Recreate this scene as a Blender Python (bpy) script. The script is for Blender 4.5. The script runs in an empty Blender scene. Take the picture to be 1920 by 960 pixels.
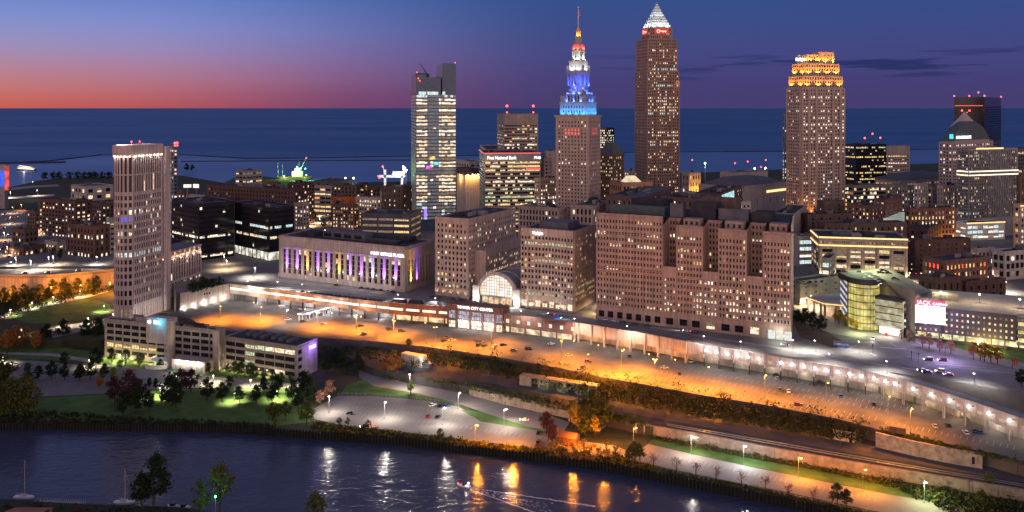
import bpy, math, random
from mathutils import Vector, Matrix
random.seed(7)
R = math.radians
SC = bpy.context.scene
COL = SC.collection
F, CX, CY, H = 1600.0, 960.0, 201.0, 135.0     # focal length in photo pixels, principal point, camera height (m)

def W(px, py, z):
    "point of the ground plane at height z seen in photo pixel (px, py)"
    Y = (H - z) * F / (py - CY)
    return Vector(((px - CX) / F * Y, Y, z))
def XA(px, Y): return (px - CX) / F * Y
def ZA(py, Y): return H - (py - CY) * Y / F
def lin(c):
    return tuple((x / 255 / 12.92) if x / 255 <= .04045 else ((x / 255 + .055) / 1.055) ** 2.4 for x in c)
ORD = ['first', 'second', 'third', 'fourth', 'fifth', 'sixth', 'seventh', 'eighth', 'ninth', 'tenth', 'eleventh', 'twelfth',
       'thirteenth', 'fourteenth', 'fifteenth', 'sixteenth', 'seventeenth', 'eighteenth', 'nineteenth', 'twentieth',
       'twenty-first', 'twenty-second', 'twenty-third', 'twenty-fourth', 'twenty-fifth', 'twenty-sixth', 'twenty-seventh', 'twenty-eighth', 'twenty-ninth', 'thirtieth']

# ------------------------------------------------------------------ materials
def mat(name, col, rough=.8, var=.25, scale=.25, metal=0., spec=.3, bump=0., bscale=2., rnd=0., detail=4., streak=0.):
    m = bpy.data.materials.new(name); m.use_nodes = True
    nt = m.node_tree; N = nt.nodes; L = nt.links
    b = N['Principled BSDF']
    b.inputs['Roughness'].default_value = rough; b.inputs['Metallic'].default_value = metal
    b.inputs['Specular IOR Level'].default_value = spec
    tc = N.new('ShaderNodeNewGeometry')
    nz = N.new('ShaderNodeTexNoise'); nz.inputs['Scale'].default_value = scale; nz.inputs['Detail'].default_value = detail
    nz.inputs['Roughness'].default_value = .65
    L.new(tc.outputs['Position'], nz.inputs['Vector'])
    mr = N.new('ShaderNodeMapRange'); mr.inputs['From Min'].default_value = .25; mr.inputs['From Max'].default_value = .75
    mr.inputs['To Min'].default_value = 1 - var; mr.inputs['To Max'].default_value = 1 + var
    L.new(nz.outputs['Fac'], mr.inputs['Value'])
    vm = N.new('ShaderNodeVectorMath'); vm.operation = 'SCALE'; vm.inputs[0].default_value = col[:3]
    L.new(mr.outputs['Result'], vm.inputs['Scale'])
    out = vm.outputs['Vector']
    if rnd:
        oi = N.new('ShaderNodeObjectInfo'); mr2 = N.new('ShaderNodeMapRange')
        mr2.inputs['To Min'].default_value = 1 - rnd; mr2.inputs['To Max'].default_value = 1 + rnd
        L.new(oi.outputs['Random'], mr2.inputs['Value'])
        vm2 = N.new('ShaderNodeVectorMath'); vm2.operation = 'SCALE'
        L.new(out, vm2.inputs[0]); L.new(mr2.outputs['Result'], vm2.inputs['Scale']); out = vm2.outputs['Vector']
    L.new(out, b.inputs['Base Color'])
    if streak:                                           # rain streaks and soot that run down the wall
        mp = N.new('ShaderNodeMapping'); mp.inputs['Scale'].default_value = (.9, .9, .035); L.new(tc.outputs['Position'], mp.inputs['Vector'])
        n3 = N.new('ShaderNodeTexNoise'); n3.inputs['Scale'].default_value = 1.; n3.inputs['Detail'].default_value = 6; L.new(mp.outputs[0], n3.inputs['Vector'])
        m3 = N.new('ShaderNodeMapRange'); m3.inputs['From Min'].default_value = .3; m3.inputs['From Max'].default_value = .7; m3.inputs['To Min'].default_value = 1 - streak; m3.inputs['To Max'].default_value = 1 + streak * .6
        L.new(n3.outputs['Fac'], m3.inputs['Value']); v3 = N.new('ShaderNodeVectorMath'); v3.operation = 'SCALE'; L.new(out, v3.inputs[0]); L.new(m3.outputs['Result'], v3.inputs['Scale']); out = v3.outputs['Vector']
        nt.links.remove(b.inputs['Base Color'].links[0]); L.new(out, b.inputs['Base Color'])
    if bump:
        n2 = N.new('ShaderNodeTexNoise'); n2.inputs['Scale'].default_value = bscale; n2.inputs['Detail'].default_value = 5
        L.new(tc.outputs['Position'], n2.inputs['Vector'])
        bp = N.new('ShaderNodeBump'); bp.inputs['Strength'].default_value = bump; bp.inputs['Distance'].default_value = .5
        L.new(n2.outputs['Fac'], bp.inputs['Height']); L.new(bp.outputs['Normal'], b.inputs['Normal'])
    return m

def emat(name, col, s, var=.0, scale=.9, sample=False):
    "something that gives off light: lamp, lit window, screen"
    m = bpy.data.materials.new(name); m.use_nodes = True
    nt = m.node_tree; N = nt.nodes; L = nt.links
    b = N['Principled BSDF']; b.inputs['Base Color'].default_value = (.05, .05, .05, 1); b.inputs['Roughness'].default_value = .3
    b.inputs['Emission Color'].default_value = (*col, 1); b.inputs['Emission Strength'].default_value = s
    if var:
        tc = N.new('ShaderNodeNewGeometry'); nz = N.new('ShaderNodeTexNoise'); nz.inputs['Scale'].default_value = scale; nz.inputs['Detail'].default_value = 3
        L.new(tc.outputs['Position'], nz.inputs['Vector'])
        mr = N.new('ShaderNodeMapRange'); mr.inputs['From Min'].default_value = .3; mr.inputs['From Max'].default_value = .7
        mr.inputs['To Min'].default_value = s * (1 - var); mr.inputs['To Max'].default_value = s * (1 + var)
        L.new(nz.outputs['Fac'], mr.inputs['Value']); L.new(mr.outputs['Result'], b.inputs['Emission Strength'])
        n2 = N.new('ShaderNodeTexNoise'); n2.inputs['Scale'].default_value = .23; n2.inputs['Detail'].default_value = 1; L.new(tc.outputs['Position'], n2.inputs['Vector'])
        m2 = N.new('ShaderNodeMapRange'); m2.inputs['From Min'].default_value = .42; m2.inputs['From Max'].default_value = .68; m2.inputs['To Max'].default_value = .75; L.new(n2.outputs['Fac'], m2.inputs['Value'])
        mx = N.new('ShaderNodeMix'); mx.data_type = 'RGBA'; L.new(m2.outputs['Result'], mx.inputs['Factor']); mx.inputs[6].default_value = (*col, 1); mx.inputs[7].default_value = (col[0], col[1] * .74, col[2] * .5, 1); L.new(mx.outputs[2], b.inputs['Emission Color'])
    m.cycles.emission_sampling = 'AUTO' if sample else 'NONE'
    return m

M = {}
M['stone'] = mat('brown_stone', (.38, .27, .225), var=.14, streak=.3, scale=.12)
M['stone2'] = mat('tan_stone', (.47, .365, .305), var=.14, streak=.3, scale=.12)
M['mauve'] = mat('mauve_precast', (.47, .385, .36), var=.12, streak=.3, scale=.12)
M['granite'] = mat('red_granite', (.37, .24, .19), var=.12, streak=.3, scale=.08)
M['beige'] = mat('beige_concrete', (.42, .35, .30), var=.18, streak=.3, scale=.15)
M['pale'] = mat('pale_masonry', (.50, .45, .40), var=.15, streak=.3, scale=.15)
M['white'] = mat('white_paint', (.75, .74, .72), var=.08, scale=.3)
M['brick'] = mat('dark_brick', (.125, .072, .062), var=.25, streak=.3, scale=.35)
M['brick2'] = mat('red_brick', (.20, .108, .085), var=.25, streak=.3, scale=.35)
M['brick3'] = mat('brown_brick', (.16, .11, .09), var=.25, streak=.3, scale=.35)
M['conc'] = mat('concrete', (.30, .28, .25), var=.3, streak=.3, scale=.2)
M['dkglass'] = mat('dark_glass_wall', (.02, .022, .028), rough=.12, var=.2, spec=.6)
M['blglass'] = mat('blue_grey_glass', (.085, .14, .22), rough=.3, var=.2, spec=.4)
M['roof'] = mat('dark_roof', (.045, .045, .055), var=.45, scale=.12, rough=.95)
M['roof2'] = mat('grey_roof', (.13, .13, .145), var=.35, scale=.12, rough=.95)
M['slate'] = mat('slate_roof', (.09, .12, .12), var=.25)
M['metal'] = mat('dark_metal', (.06, .06, .065), rough=.5, metal=.4)
M['steel'] = mat('grey_steel', (.28, .28, .29), rough=.45, metal=.5)
M['rust'] = mat('rusty_metal', (.17, .075, .04), var=.4, scale=1.)
M['asph'] = mat('asphalt', (.19, .175, .165), var=.35, scale=.12, rough=.9, detail=8)
M['asph2'] = mat('worn_asphalt', (.165, .155, .145), var=.35, scale=.07, rough=.9, detail=10)
M['lot'] = mat('parking_asphalt', (.10, .092, .088), var=.62, scale=.05, rough=.9, detail=10)
M['paveR'] = mat('pale_pavement', (.21, .19, .17), var=.28, scale=.05, rough=.9, detail=10)
M['walk'] = mat('sidewalk_concrete', (.27, .25, .23), var=.25, scale=.2, rough=.9)
M['dirt'] = mat('bare_earth', (.085, .07, .05), var=.5, scale=.1, rough=1., detail=9)
M['grass'] = mat('mown_grass', (.065, .125, .025), var=.5, scale=.12, rough=1., detail=9, bump=.4, bscale=1.5)
M['bank'] = mat('bank_ground', (.04, .045, .022), var=.5, scale=.15, rough=1., detail=9)
M['paint'] = mat('road_paint', (.42, .40, .37), var=.3, scale=.6)
M['sheet'] = mat('dark_sheet_pile', (.022, .02, .02), var=.5, scale=.6, rough=.95, spec=.1)
M['track'] = mat('track_ballast', (.05, .048, .05), var=.45, scale=.08, rough=1., detail=9)
M['lane'] = mat('grey_lane', (.085, .082, .082), var=.4, scale=.06, rough=.95, detail=10)
M['bark'] = mat('bark', (.06, .045, .035), var=.4, scale=1.5)
M['hull'] = mat('boat_white', (.7, .7, .7), rough=.4, var=.1)
M['tyre'] = mat('tyre_rubber', (.02, .02, .02), var=.2)
M['carglass'] = mat('car_glass', (.015, .015, .02), rough=.08, var=.1, spec=.6)
for k, c in dict(green=(.05, .085, .02), dark=(.02, .035, .015), olive=(.075, .08, .02), yellow=(.32, .22, .02), lime=(.16, .2, .02), orange=(.28, .12, .03),
                 rose=(.32, .16, .11), plum=(.075, .035, .04), brush=(.055, .05, .022), brush2=(.08, .09, .02)).items():
    M['leaf_' + k] = mat('leaves_' + k, c, var=.45, scale=.9, rough=.9, spec=.1, rnd=.18)
WIN = {
    'dark': mat('dark_window_glass', (.016, .014, .02), rough=.15, var=.3, spec=.35),
    'w': emat('lit_window_warm', (1, .80, .56), 1.15, .8), 'ww': emat('lit_window_white', (1, .90, .76), 1.35, .65),
    'y': emat('lit_window_yellow', (1, .72, .33), 1.0, .7), 'c': emat('lit_window_cool', (.72, .95, 1), .9, .7),
    'd': emat('lit_window_dim', (1, .74, .5), .22, .8), 'g': emat('lit_window_greenish', (.85, 1, .62), .7, .7),
    'r': emat('red_lit_window', (1, .06, .04), 2.4, .5), 'o': emat('orange_lit_window', (1, .45, .1), 1.1, .7),
    'n': emat('blue_grey_window', (.55, .64, .80), .20, .6), 'b': emat('blue_lit_window', (.12, .16, 1), .9, .5)}
FRM = mat('window_frame', (.05, .045, .045), var=.1)
def lamp_mat(name, c, s): return emat(name, c, s)
E = {'white': lamp_mat('lamp_white', (1, .94, .86), 14), 'warm': lamp_mat('lamp_warm', (1, .78, .5), 10), 'orange': lamp_mat('lamp_orange', (1, .50, .12), 12),
     'red': lamp_mat('lamp_red', (1, .05, .04), 9), 'cool': lamp_mat('lamp_cool', (.85, .93, 1), 14), 'green': lamp_mat('lamp_green', (.15, 1, .55), 9),
     'strip': emat('light_strip', (1, .86, .66), 2.2, .3), 'goldstrip': emat('gold_light_strip', (1, .66, .26), 1.9, .3), 'redstrip': emat('red_light_strip', (1, .12, .10), 1.2),
     'sign': emat('sign_white', (.92, .96, 1), 2.6), 'signblue': emat('sign_blue', (.06, .62, .95), 1.5), 'signpurple': emat('sign_purple', (.30, .16, 1), 1.6),
     'signred': emat('sign_red', (1, .06, .03), 1.1), 'banner': emat('banner_crimson', (.85, .01, .08), .9), 'screen': emat('screen_white', (.95, .95, 1), 2.2), 'blue': emat('lamp_blue', (.1, .2, 1), 5)}

# ------------------------------------------------------------------ mesh builder
ORG = {}
class MB:
    def __init__(s): s.v, s.f, s.m = [], [], []
    def poly(s, pts, m=0):
        n = len(s.v); s.v.extend([tuple(p) for p in pts]); s.f.append(tuple(range(n, n + len(pts)))); s.m.append(m)
    def obox(s, o, u, v, w, m=0):
        o, u, v, w = Vector(o), Vector(u), Vector(v), Vector(w)
        n = len(s.v)
        s.v.extend([tuple(p) for p in (o, o + u, o + u + v, o + v, o + w, o + u + w, o + u + v + w, o + v + w)])
        for q in ((0, 3, 2, 1), (4, 5, 6, 7), (0, 1, 5, 4), (1, 2, 6, 5), (2, 3, 7, 6), (3, 0, 4, 7)):
            s.f.append(tuple(n + i for i in q)); s.m.append(m)
    def box(s, x0, x1, y0, y1, z0, z1, m=0):
        s.obox((x0, y0, z0), (x1 - x0, 0, 0), (0, y1 - y0, 0), (0, 0, z1 - z0), m)
    def prism(s, pts, z0, z1, m=0, mt=None, top=True, bottom=False, pts2=None):
        n = len(s.v); k = len(pts); q = pts2 or pts
        s.v.extend([(p[0], p[1], z0) for p in pts]); s.v.extend([(p[0], p[1], z1) for p in q])
        for i in range(k):
            j = (i + 1) % k; s.f.append((n + i, n + j, n + k + j, n + k + i)); s.m.append(m)
        if top: s.f.append(tuple(n + k + i for i in range(k))); s.m.append(m if mt is None else mt)
        if bottom: s.f.append(tuple(n + k - 1 - i for i in range(k))); s.m.append(m)
    def tube(s, p0, p1, r0, r1=None, n=8, m=0, caps=True):
        p0, p1 = Vector(p0), Vector(p1); r1 = r0 if r1 is None else r1
        d = (p1 - p0).normalized(); a = d.orthogonal().normalized(); b = d.cross(a)
        k = len(s.v)
        for p, r in ((p0, r0), (p1, r1)):
            for i in range(n):
                t = 2 * math.pi * i / n; s.v.append(tuple(p + (a * math.cos(t) + b * math.sin(t)) * r))
        for i in range(n):
            j = (i + 1) % n; s.f.append((k + i, k + j, k + n + j, k + n + i)); s.m.append(m)
        if caps:
            s.f.append(tuple(k + n - 1 - i for i in range(n))); s.m.append(m); s.f.append(tuple(k + n + i for i in range(n))); s.m.append(m)
    def ball(s, c, r, m=0, n=8, k=5, sz=1.):
        c = Vector(c); b = len(s.v)
        for i in range(k + 1):
            t = math.pi * i / k
            for j in range(n):
                a = 2 * math.pi * j / n
                s.v.append((c.x + r * math.sin(t) * math.cos(a), c.y + r * math.sin(t) * math.sin(a), c.z + sz * r * math.cos(t)))
        for i in range(k):
            for j in range(n):
                j2 = (j + 1) % n; s.f.append((b + i * n + j, b + (i + 1) * n + j, b + (i + 1) * n + j2, b + i * n + j2)); s.m.append(m)
    def build(s, name, mats, parent=None, smooth=False):
        me = bpy.data.meshes.new(name)
        o0 = ORG.get(parent.name, Vector()) if parent else Vector()
        me.from_pydata([(v[0] - o0[0], v[1] - o0[1], v[2] - o0[2]) for v in s.v], [], s.f)
        if not isinstance(mats, (list, tuple)): mats = [mats]
        for m in mats: me.materials.append(m)
        if len(mats) > 1: me.polygons.foreach_set('material_index', s.m)
        if smooth: me.polygons.foreach_set('use_smooth', [True] * len(me.polygons))
        me.update()
        ob = bpy.data.objects.new(name, me); COL.objects.link(ob)
        if parent: ob.parent = parent; ORG[ob.name] = o0
        return ob

def tag(o, label=None, cat=None, group=None, kind=None):
    if label: o['label'] = label
    if cat: o['category'] = cat
    if group: o['group'] = group
    if kind: o['kind'] = kind
    return o
def thing(name, label, cat, loc=(0, 0, 0), group=None):
    o = bpy.data.objects.new(name, None); o.empty_display_size = .5; COL.objects.link(o); o.location = loc
    ORG[o.name] = Vector(loc); return tag(o, label, cat, group)
def struct(mb, name, mats): return tag(mb.build(name, mats), kind='structure')
KIDS = {}
def kids(o): return list(o.children)
def copy_tree(root, loc, rz=0., label=None, scale=None, group=None):
    def rec(o, par):
        c = o.copy(); COL.objects.link(c)
        if par: c.parent = par
        for ch in CH.get(o.name, ()): rec(ch, c)
        return c
    r = rec(root, None); r.location = loc; r.rotation_euler = (0, 0, rz)
    if scale: r.scale = (scale,) * 3 if not isinstance(scale, tuple) else scale
    if label: r['label'] = label
    if group: r['group'] = group
    return r
CH = {}
def register(root):
    def rec(o):
        CH[o.name] = [c for c in bpy.data.objects if c.parent == o]
        for c in CH[o.name]: rec(c)
    rec(root)

LG = 3.0
def batwing(l):
    "street luminaire: throws more light sideways than straight down"
    l.use_nodes = True; nt = l.node_tree; N = nt.nodes; L = nt.links; em = N['Emission']
    t = N.new('ShaderNodeTexCoord'); s = N.new('ShaderNodeSeparateXYZ'); L.new(t.outputs['Normal'], s.inputs[0])
    ab = N.new('ShaderNodeMath'); ab.operation = 'ABSOLUTE'; L.new(s.outputs['Z'], ab.inputs[0])
    mx = N.new('ShaderNodeMath'); mx.operation = 'MAXIMUM'; mx.inputs[1].default_value = .30; L.new(ab.outputs[0], mx.inputs[0])
    pw = N.new('ShaderNodeMath'); pw.operation = 'POWER'; pw.inputs[1].default_value = -1.5; L.new(mx.outputs[0], pw.inputs[0]); L.new(pw.outputs[0], em.inputs['Strength'])
def light(name, loc, col, power, parent=None, kind='POINT', radius=.35, target=None, angle=150, blend=.6):
    l = bpy.data.lights.new(name, kind); l.color = col; l.energy = power * LG; l.shadow_soft_size = radius
    if kind == 'SPOT': l.spot_size = R(angle); l.spot_blend = blend
    o = bpy.data.objects.new(name, l); COL.objects.link(o)
    loc = Vector(loc); o0 = ORG.get(parent.name, Vector()) if parent else Vector()
    o.location = loc - o0
    if kind == 'SPOT':
        d = (Vector(target) - loc) if target is not None else Vector((0, 0, -1))
        o.rotation_euler = d.to_track_quat('-Z', 'Y').to_euler()
    if parent: o.parent = parent
    return o

_txt = {}
def text_obj(s, size, o, u, up, material, parent, name='lettering', depth=.15, align='LEFT', squeeze=1.):
    "raised lettering starting at o, running along u, standing along up"
    cu = bpy.data.curves.new('t', 'FONT'); cu.body = s; cu.size = size; cu.extrude = depth; cu.align_x = align; cu.resolution_u = 2
    t = bpy.data.objects.new('t', cu); COL.objects.link(t)
    bpy.context.view_layer.update()
    me = bpy.data.meshes.new_from_object(t.evaluated_get(bpy.context.evaluated_depsgraph_get()))
    bpy.data.objects.remove(t)
    u = Vector(u).normalized(); up = Vector(up).normalized(); n = u.cross(up)
    me.transform(Matrix(((u.x * squeeze, up.x, n.x, 0), (u.y * squeeze, up.y, n.y, 0), (u.z * squeeze, up.z, n.z, 0), (0, 0, 0, 1))))
    me.materials.clear(); me.materials.append(material)
    ob = bpy.data.objects.new(name, me); COL.objects.link(ob)
    ob.location = Vector(o) - (ORG.get(parent.name, Vector()) if parent else Vector())
    if parent: ob.parent = parent
    return ob

# ------------------------------------------------------------------ facades
_wm = {}
BLN = (0, 0, .25, .4, .6); LITK = ('w', 'ww', 'y', 'g')
def win_mesh(w, h, key, mull, bl=0):
    k = (round(w, 1), round(h, 1), key, mull, bl)
    if k not in _wm:
        mb = MB(); geo_win(mb, Vector((0, 0, 0)), Vector((1, 0, 0)), Vector((0, -1, 0)), k[0], k[1], mull, 0, 1, bl, 2)
        me = bpy.data.meshes.new('window'); me.from_pydata(mb.v, [], mb.f); me.materials.append(WIN[key]); me.materials.append(FRM); me.materials.append(WIN['d'])
        me.polygons.foreach_set('material_index', mb.m); me.update(); _wm[k] = me
    return _wm[k]
def geo_win(mb, c, u, n, w, h, mull, m=0, fm=1, bl=0, bm=2):
    z = Vector((0, 0, 1)); a = c - u * w / 2 - z * h / 2
    mb.poly([a, a + u * w, a + u * w + z * h, a + z * h], m)
    if bl: q = a + z * (h * (1 - bl)) + n * .03; mb.poly([q, q + u * w, q + u * w + z * h * bl, q + z * h * bl], bm)
    t = .09
    for i in range(1, mull[0]):
        q = a + u * (w * i / mull[0] - t / 2) + n * .01; mb.obox(q, u * t, n * .08, z * h, fm)
    for i in range(1, mull[1]):
        q = a + z * (h * i / mull[1] - t / 2) + n * .005; mb.obox(q, u * w, n * .06, z * t, fm)
def facade(mb, A, B, z0, z1, nc, nr, fw=.5, fh=.55, d=.4, mx=1., mb_=1.2, mt=1.2, skip=None, m=0, mrev=None):
    "wall from A (left) to B (right) seen from outside, with recessed window openings; returns the openings"
    A = Vector((A[0], A[1], 0)); B = Vector((B[0], B[1], 0)); L = (B - A).length; u = (B - A) / L; n = Vector((u.y, -u.x, 0))
    mr = m if mrev is None else mrev
    wins = []
    def P(s, z, t=0.): return A + u * s + n * t + Vector((0, 0, z))
    if nc < 1 or nr < 1:
        mb.poly([P(0, z0), P(L, z0), P(L, z1), P(0, z1)], m); return wins
    cw = (L - 2 * mx) / nc; ch = (z1 - z0 - mb_ - mt) / nr; w = cw * fw; h = ch * fh
    s_prev = 0.
    for c in range(nc):
        a = mx + c * cw + (cw - w) / 2; b = a + w
        mb.poly([P(s_prev, z0), P(a, z0), P(a, z1), P(s_prev, z1)], m); s_prev = b
        zp = z0
        for r in range(nr):
            if skip and skip(r, c): continue
            za = z0 + mb_ + r * ch + (ch - h) * .45; zb = za + h
            mb.poly([P(a, zp), P(b, zp), P(b, za), P(a, za)], m); zp = zb
            mb.poly([P(a, za), P(b, za), P(b, za, -d), P(a, za, -d)], mr); mb.poly([P(a, zb, -d), P(b, zb, -d), P(b, zb), P(a, zb)], mr)
            mb.poly([P(a, za), P(a, za, -d), P(a, zb, -d), P(a, zb)], mr); mb.poly([P(b, za, -d), P(b, za), P(b, zb), P(b, zb, -d)], mr)
            wins.append((P((a + b) / 2, (za + zb) / 2, -d), u, n, w, h, r, c, nr, nc))
        mb.poly([P(a, zp), P(b, zp), P(b, z1), P(a, z1)], m)
    mb.poly([P(s_prev, z0), P(L, z0), P(L, z1), P(s_prev, z1)], m)
    return wins
PAL = {'mix': 'wwwwww ww ww y d d c'.split(), 'white': 'ww ww ww w w c'.split(), 'warm': 'w w y y d ww o'.split(), 'yel': 'y y w g'.split(), 'dim': 'd d d w y c'.split(), 'cool': 'c ww ww w'.split()}
PAL['mix'] = 'w w w w ww ww y y d d c'.split()
def make_lit(p=.12, busy=.15, pb=.7, pal='mix', run=.68, seed=None):
    rows, last = {}, {}
    rg = random.Random(seed if seed is not None else random.random())
    pl = PAL[pal]
    def f(r, c, *_):
        if r not in rows: rows[r] = (rg.random() < busy, rg.choice(pl))
        b, k = rows[r]
        q = pb if b else p
        if rg.random() < run and (r, c - 1) in last: v = last[(r, c - 1)] if (last[(r, c - 1)] != 'dark') == (rg.random() < q) else ('dark' if last[(r, c - 1)] != 'dark' else (k if b else rg.choice(pl)))
        else: v = (k if (b and rg.random() < .7) else rg.choice(pl)) if rg.random() < q else 'dark'
        last[(r, c)] = v
        return v
    return f
def add_windows(parent, wins, lit, cap=100, mull=(1, 1), name='window'):
    if not wins: return
    cam = Vector((0, 0, H))
    items = [(w[3] * w[4] / max((w[0] - cam).length_squared, 1.), w, lit(w[5], w[6], w[7], w[8])) for w in wins]
    items.sort(key=lambda t: -t[0])
    o0 = ORG[parent.name]
    for _, w, k in items[:cap]:
        o = bpy.data.objects.new(name, win_mesh(w[3], w[4], k, mull, random.choice(BLN) if k in LITK else 0)); COL.objects.link(o); o.parent = parent
        o.location = w[0] - o0; o.rotation_euler = (0, 0, math.atan2(w[1].y, w[1].x))
    if len(items) > cap:
        mb = MB(); keys = list(WIN)
        for _, w, k in items[cap:]: geo_win(mb, w[0], w[1], w[2], w[3], w[4], mull, keys.index(k), len(keys), random.choice(BLN) if k in LITK else 0, keys.index('d'))
        tag(mb.build(name, [WIN[k] for k in keys] + [FRM], parent), kind='stuff')

def corners(npx, Y, pl, pr, a):
    a = R(a); N = Vector((XA(npx, Y), Y)); dl = Vector((-math.cos(a), math.sin(a))); dr = Vector((math.sin(a), math.cos(a)))
    def hit(px, d):
        k = (px - CX) / F; t = (k * N.y - N.x) / (d.x - k * d.y)
        if not 0 < t < 170: print('BADHIT', npx, px, round(t, 1)); t = min(max(t, 4), 60) if t > 0 else 40
        return N + d * t
    Lc, Rc = hit(pl, dl), hit(pr, dr)
    return N, Lc, Rc, Lc + Rc - N
def inset(poly, d):
    c = sum((Vector((p[0], p[1])) for p in poly), Vector((0, 0))) / len(poly)
    out = []
    for p in poly:
        v = Vector((p[0], p[1])) - c; out.append(c + v * max(0.05, 1 - d * 1.3 / max(v.length, .1)))
    return out
def parapet(mb, poly, z, h=1.1, t=.5, m=0):
    q = inset(poly, t); k = len(poly)
    for i in range(k):
        j = (i + 1) % k
        a, b, c, d = poly[i], poly[j], q[j], q[i]
        mb.poly([(a[0], a[1], z), (b[0], b[1], z), (b[0], b[1], z + h), (a[0], a[1], z + h)], m)
        mb.poly([(a[0], a[1], z + h), (b[0], b[1], z + h), (c[0], c[1], z + h), (d[0], d[1], z + h)], m)
        mb.poly([(d[0], d[1], z + h), (c[0], c[1], z + h), (c[0], c[1], z), (d[0], d[1], z)], m)
def cornice(mb, poly, z, h, out, m=0):
    c = sum((Vector((p[0], p[1])) for p in poly), Vector((0, 0))) / len(poly)
    q = [Vector((p[0], p[1])) + (Vector((p[0], p[1])) - c).normalized() * out * 1.35 for p in poly]
    mb.prism(q, z, z + h, m, bottom=True)
def bld(name, label, npx, Y, zb, top, pl, pr, a, wall, bay=3.4, st=3.9, fw=.5, fh=.55, lit=None, roof='roof', units=3, cat='building',
        cap=100, mull=(1, 1), left=True, right=True, fwr=None, corn=0, group=None, nl=None, nr=None, d=.4, mt=1.4, mbm=1.5, par=1.1, fhr=None, parts=True):
    N, Lc, Rc, Bc = corners(npx, Y, pl, pr, a); z1 = ZA(top, Y)
    t = thing(name, label, cat, (N.x, N.y, zb), group)
    mb = MB(); wins = []
    rows = max(1, int((z1 - zb - mt - mbm) / st)) if nr is None else nr
    for (A, B, on, ff, hh) in ((Lc, N, left, fw, fh), (N, Rc, right, fwr or fw, fhr or fh)):
        ln = (B - A).length; nc = max(1, int((ln - 1) / bay)) if on else 0
        wins += facade(mb, A, B, zb, z1, nc if on else 0, rows, ff, hh, d, mx=min(1.2, ln * .06), mb_=mbm, mt=mt)
    for A, B in ((Rc, Bc), (Bc, Lc)): mb.poly([(A.x, A.y, zb), (B.x, B.y, zb), (B.x, B.y, z1), (A.x, A.y, z1)])
    poly = [Lc, N, Rc, Bc]
    if par: parapet(mb, poly, z1, par)
    if corn: cornice(mb, poly, z1 - 1.2, .9, corn)
    if isinstance(wall, str) and 'glass' not in wall and wall not in ('roof2', 'steel'):
        for A, B in ((Lc, N), (N, Rc)):
            u_ = Vector((B.x - A.x, B.y - A.y, 0)); n_ = Vector((u_.y, -u_.x, 0)).normalized()
            for zz in (zb + mbm - .3, z1 - mt + .5, z1 + .7): mb.obox(Vector((A.x, A.y, zz)) + n_ * .02, u_, n_ * .28, (0, 0, .35))
    mb.build('wall', M[wall] if isinstance(wall, str) else wall, t)
    rb = MB(); rb.poly([(p.x, p.y, z1 + .03) for p in inset(poly, .3)]); rb.build('roof', M[roof], t)
    rg = random.Random(npx * 7 + int(Y))
    for i in range(units + (4 if units and Y < 1000 else 0)):
        s, q = rg.uniform(.1, .75), rg.uniform(.12, .75); w, dd, hh = rg.uniform(.05, .3) * (.4 if i >= units else 1), rg.uniform(.06, .25) * (.5 if i >= units else 1), rg.uniform(1.2, 4.5) * (.6 if i >= units else 1)
        o = N + (Lc - N) * s + (Rc - N) * q
        ub = MB(); ub.obox((o.x, o.y, z1 + .05), Vector((*((Lc - N) * min(w, .95 - s)), 0)), Vector((*((Rc - N) * min(dd, .95 - q)), 0)), (0, 0, hh))
        ub.build('rooftop_unit', [M['roof2'], M['roof'], M['conc']][i % 3], t)
    add_windows(t, wins, lit or make_lit(seed=npx), cap, mull)
    return dict(t=t, N=N, L=Lc, R=Rc, B=Bc, z0=zb, z1=z1, poly=poly)
def V3(p, z): return Vector((p[0], p[1], z))
def beacon(parent, loc, key='red', r=.6, power=0, col=None, h=0, name='beacon_light'):
    mb = MB(); mb.ball(loc, r, 0, 8, 5)
    if h: mb.tube(Vector(loc) - Vector((0, 0, h)), loc, .12, .12, 6, 1)
    o = mb.build(name, [E[key], M['metal']], parent)
    return o
# ------------------------------------------------------------------ camera, sky, light
cam = bpy.data.cameras.new('camera'); co = bpy.data.objects.new('camera', cam); COL.objects.link(co)
co.location = (0, 0, H); co.rotation_euler = (R(90), 0, 0)
cam.sensor_width = 36; cam.lens = 36 * F / 1920; cam.shift_y = -(480 - CY) / 1920; cam.clip_start = 1; cam.clip_end = 400000
SC.camera = co
SC.view_settings.view_transform = 'Standard'; SC.view_settings.look = 'None'; SC.view_settings.exposure = 0; SC.view_settings.gamma = 1

wd = bpy.data.worlds.new('World'); SC.world = wd; wd.use_nodes = True
nt = wd.node_tree; N_, L_ = nt.nodes, nt.links
bg = N_['Background']
def ramp(pts):
    r = N_.new('ShaderNodeValToRGB'); e = r.color_ramp.elements
    while len(e) < len(pts): e.new(.5)
    for i, (p, c) in enumerate(pts): e[i].position = p; e[i].color = (*lin(c), 1)
    return r
tc = N_.new('ShaderNodeTexCoord'); sx = N_.new('ShaderNodeSeparateXYZ'); L_.new(tc.outputs['Generated'], sx.inputs[0])
def math_(op, a, b=None, c=None):
    n = N_.new('ShaderNodeMath'); n.operation = op
    for i, v in enumerate((a, b, c)):
        if v is None: continue
        if isinstance(v, (int, float)): n.inputs[i].default_value = v
        else: L_.new(v, n.inputs[i])
    return n.outputs[0]
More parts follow.
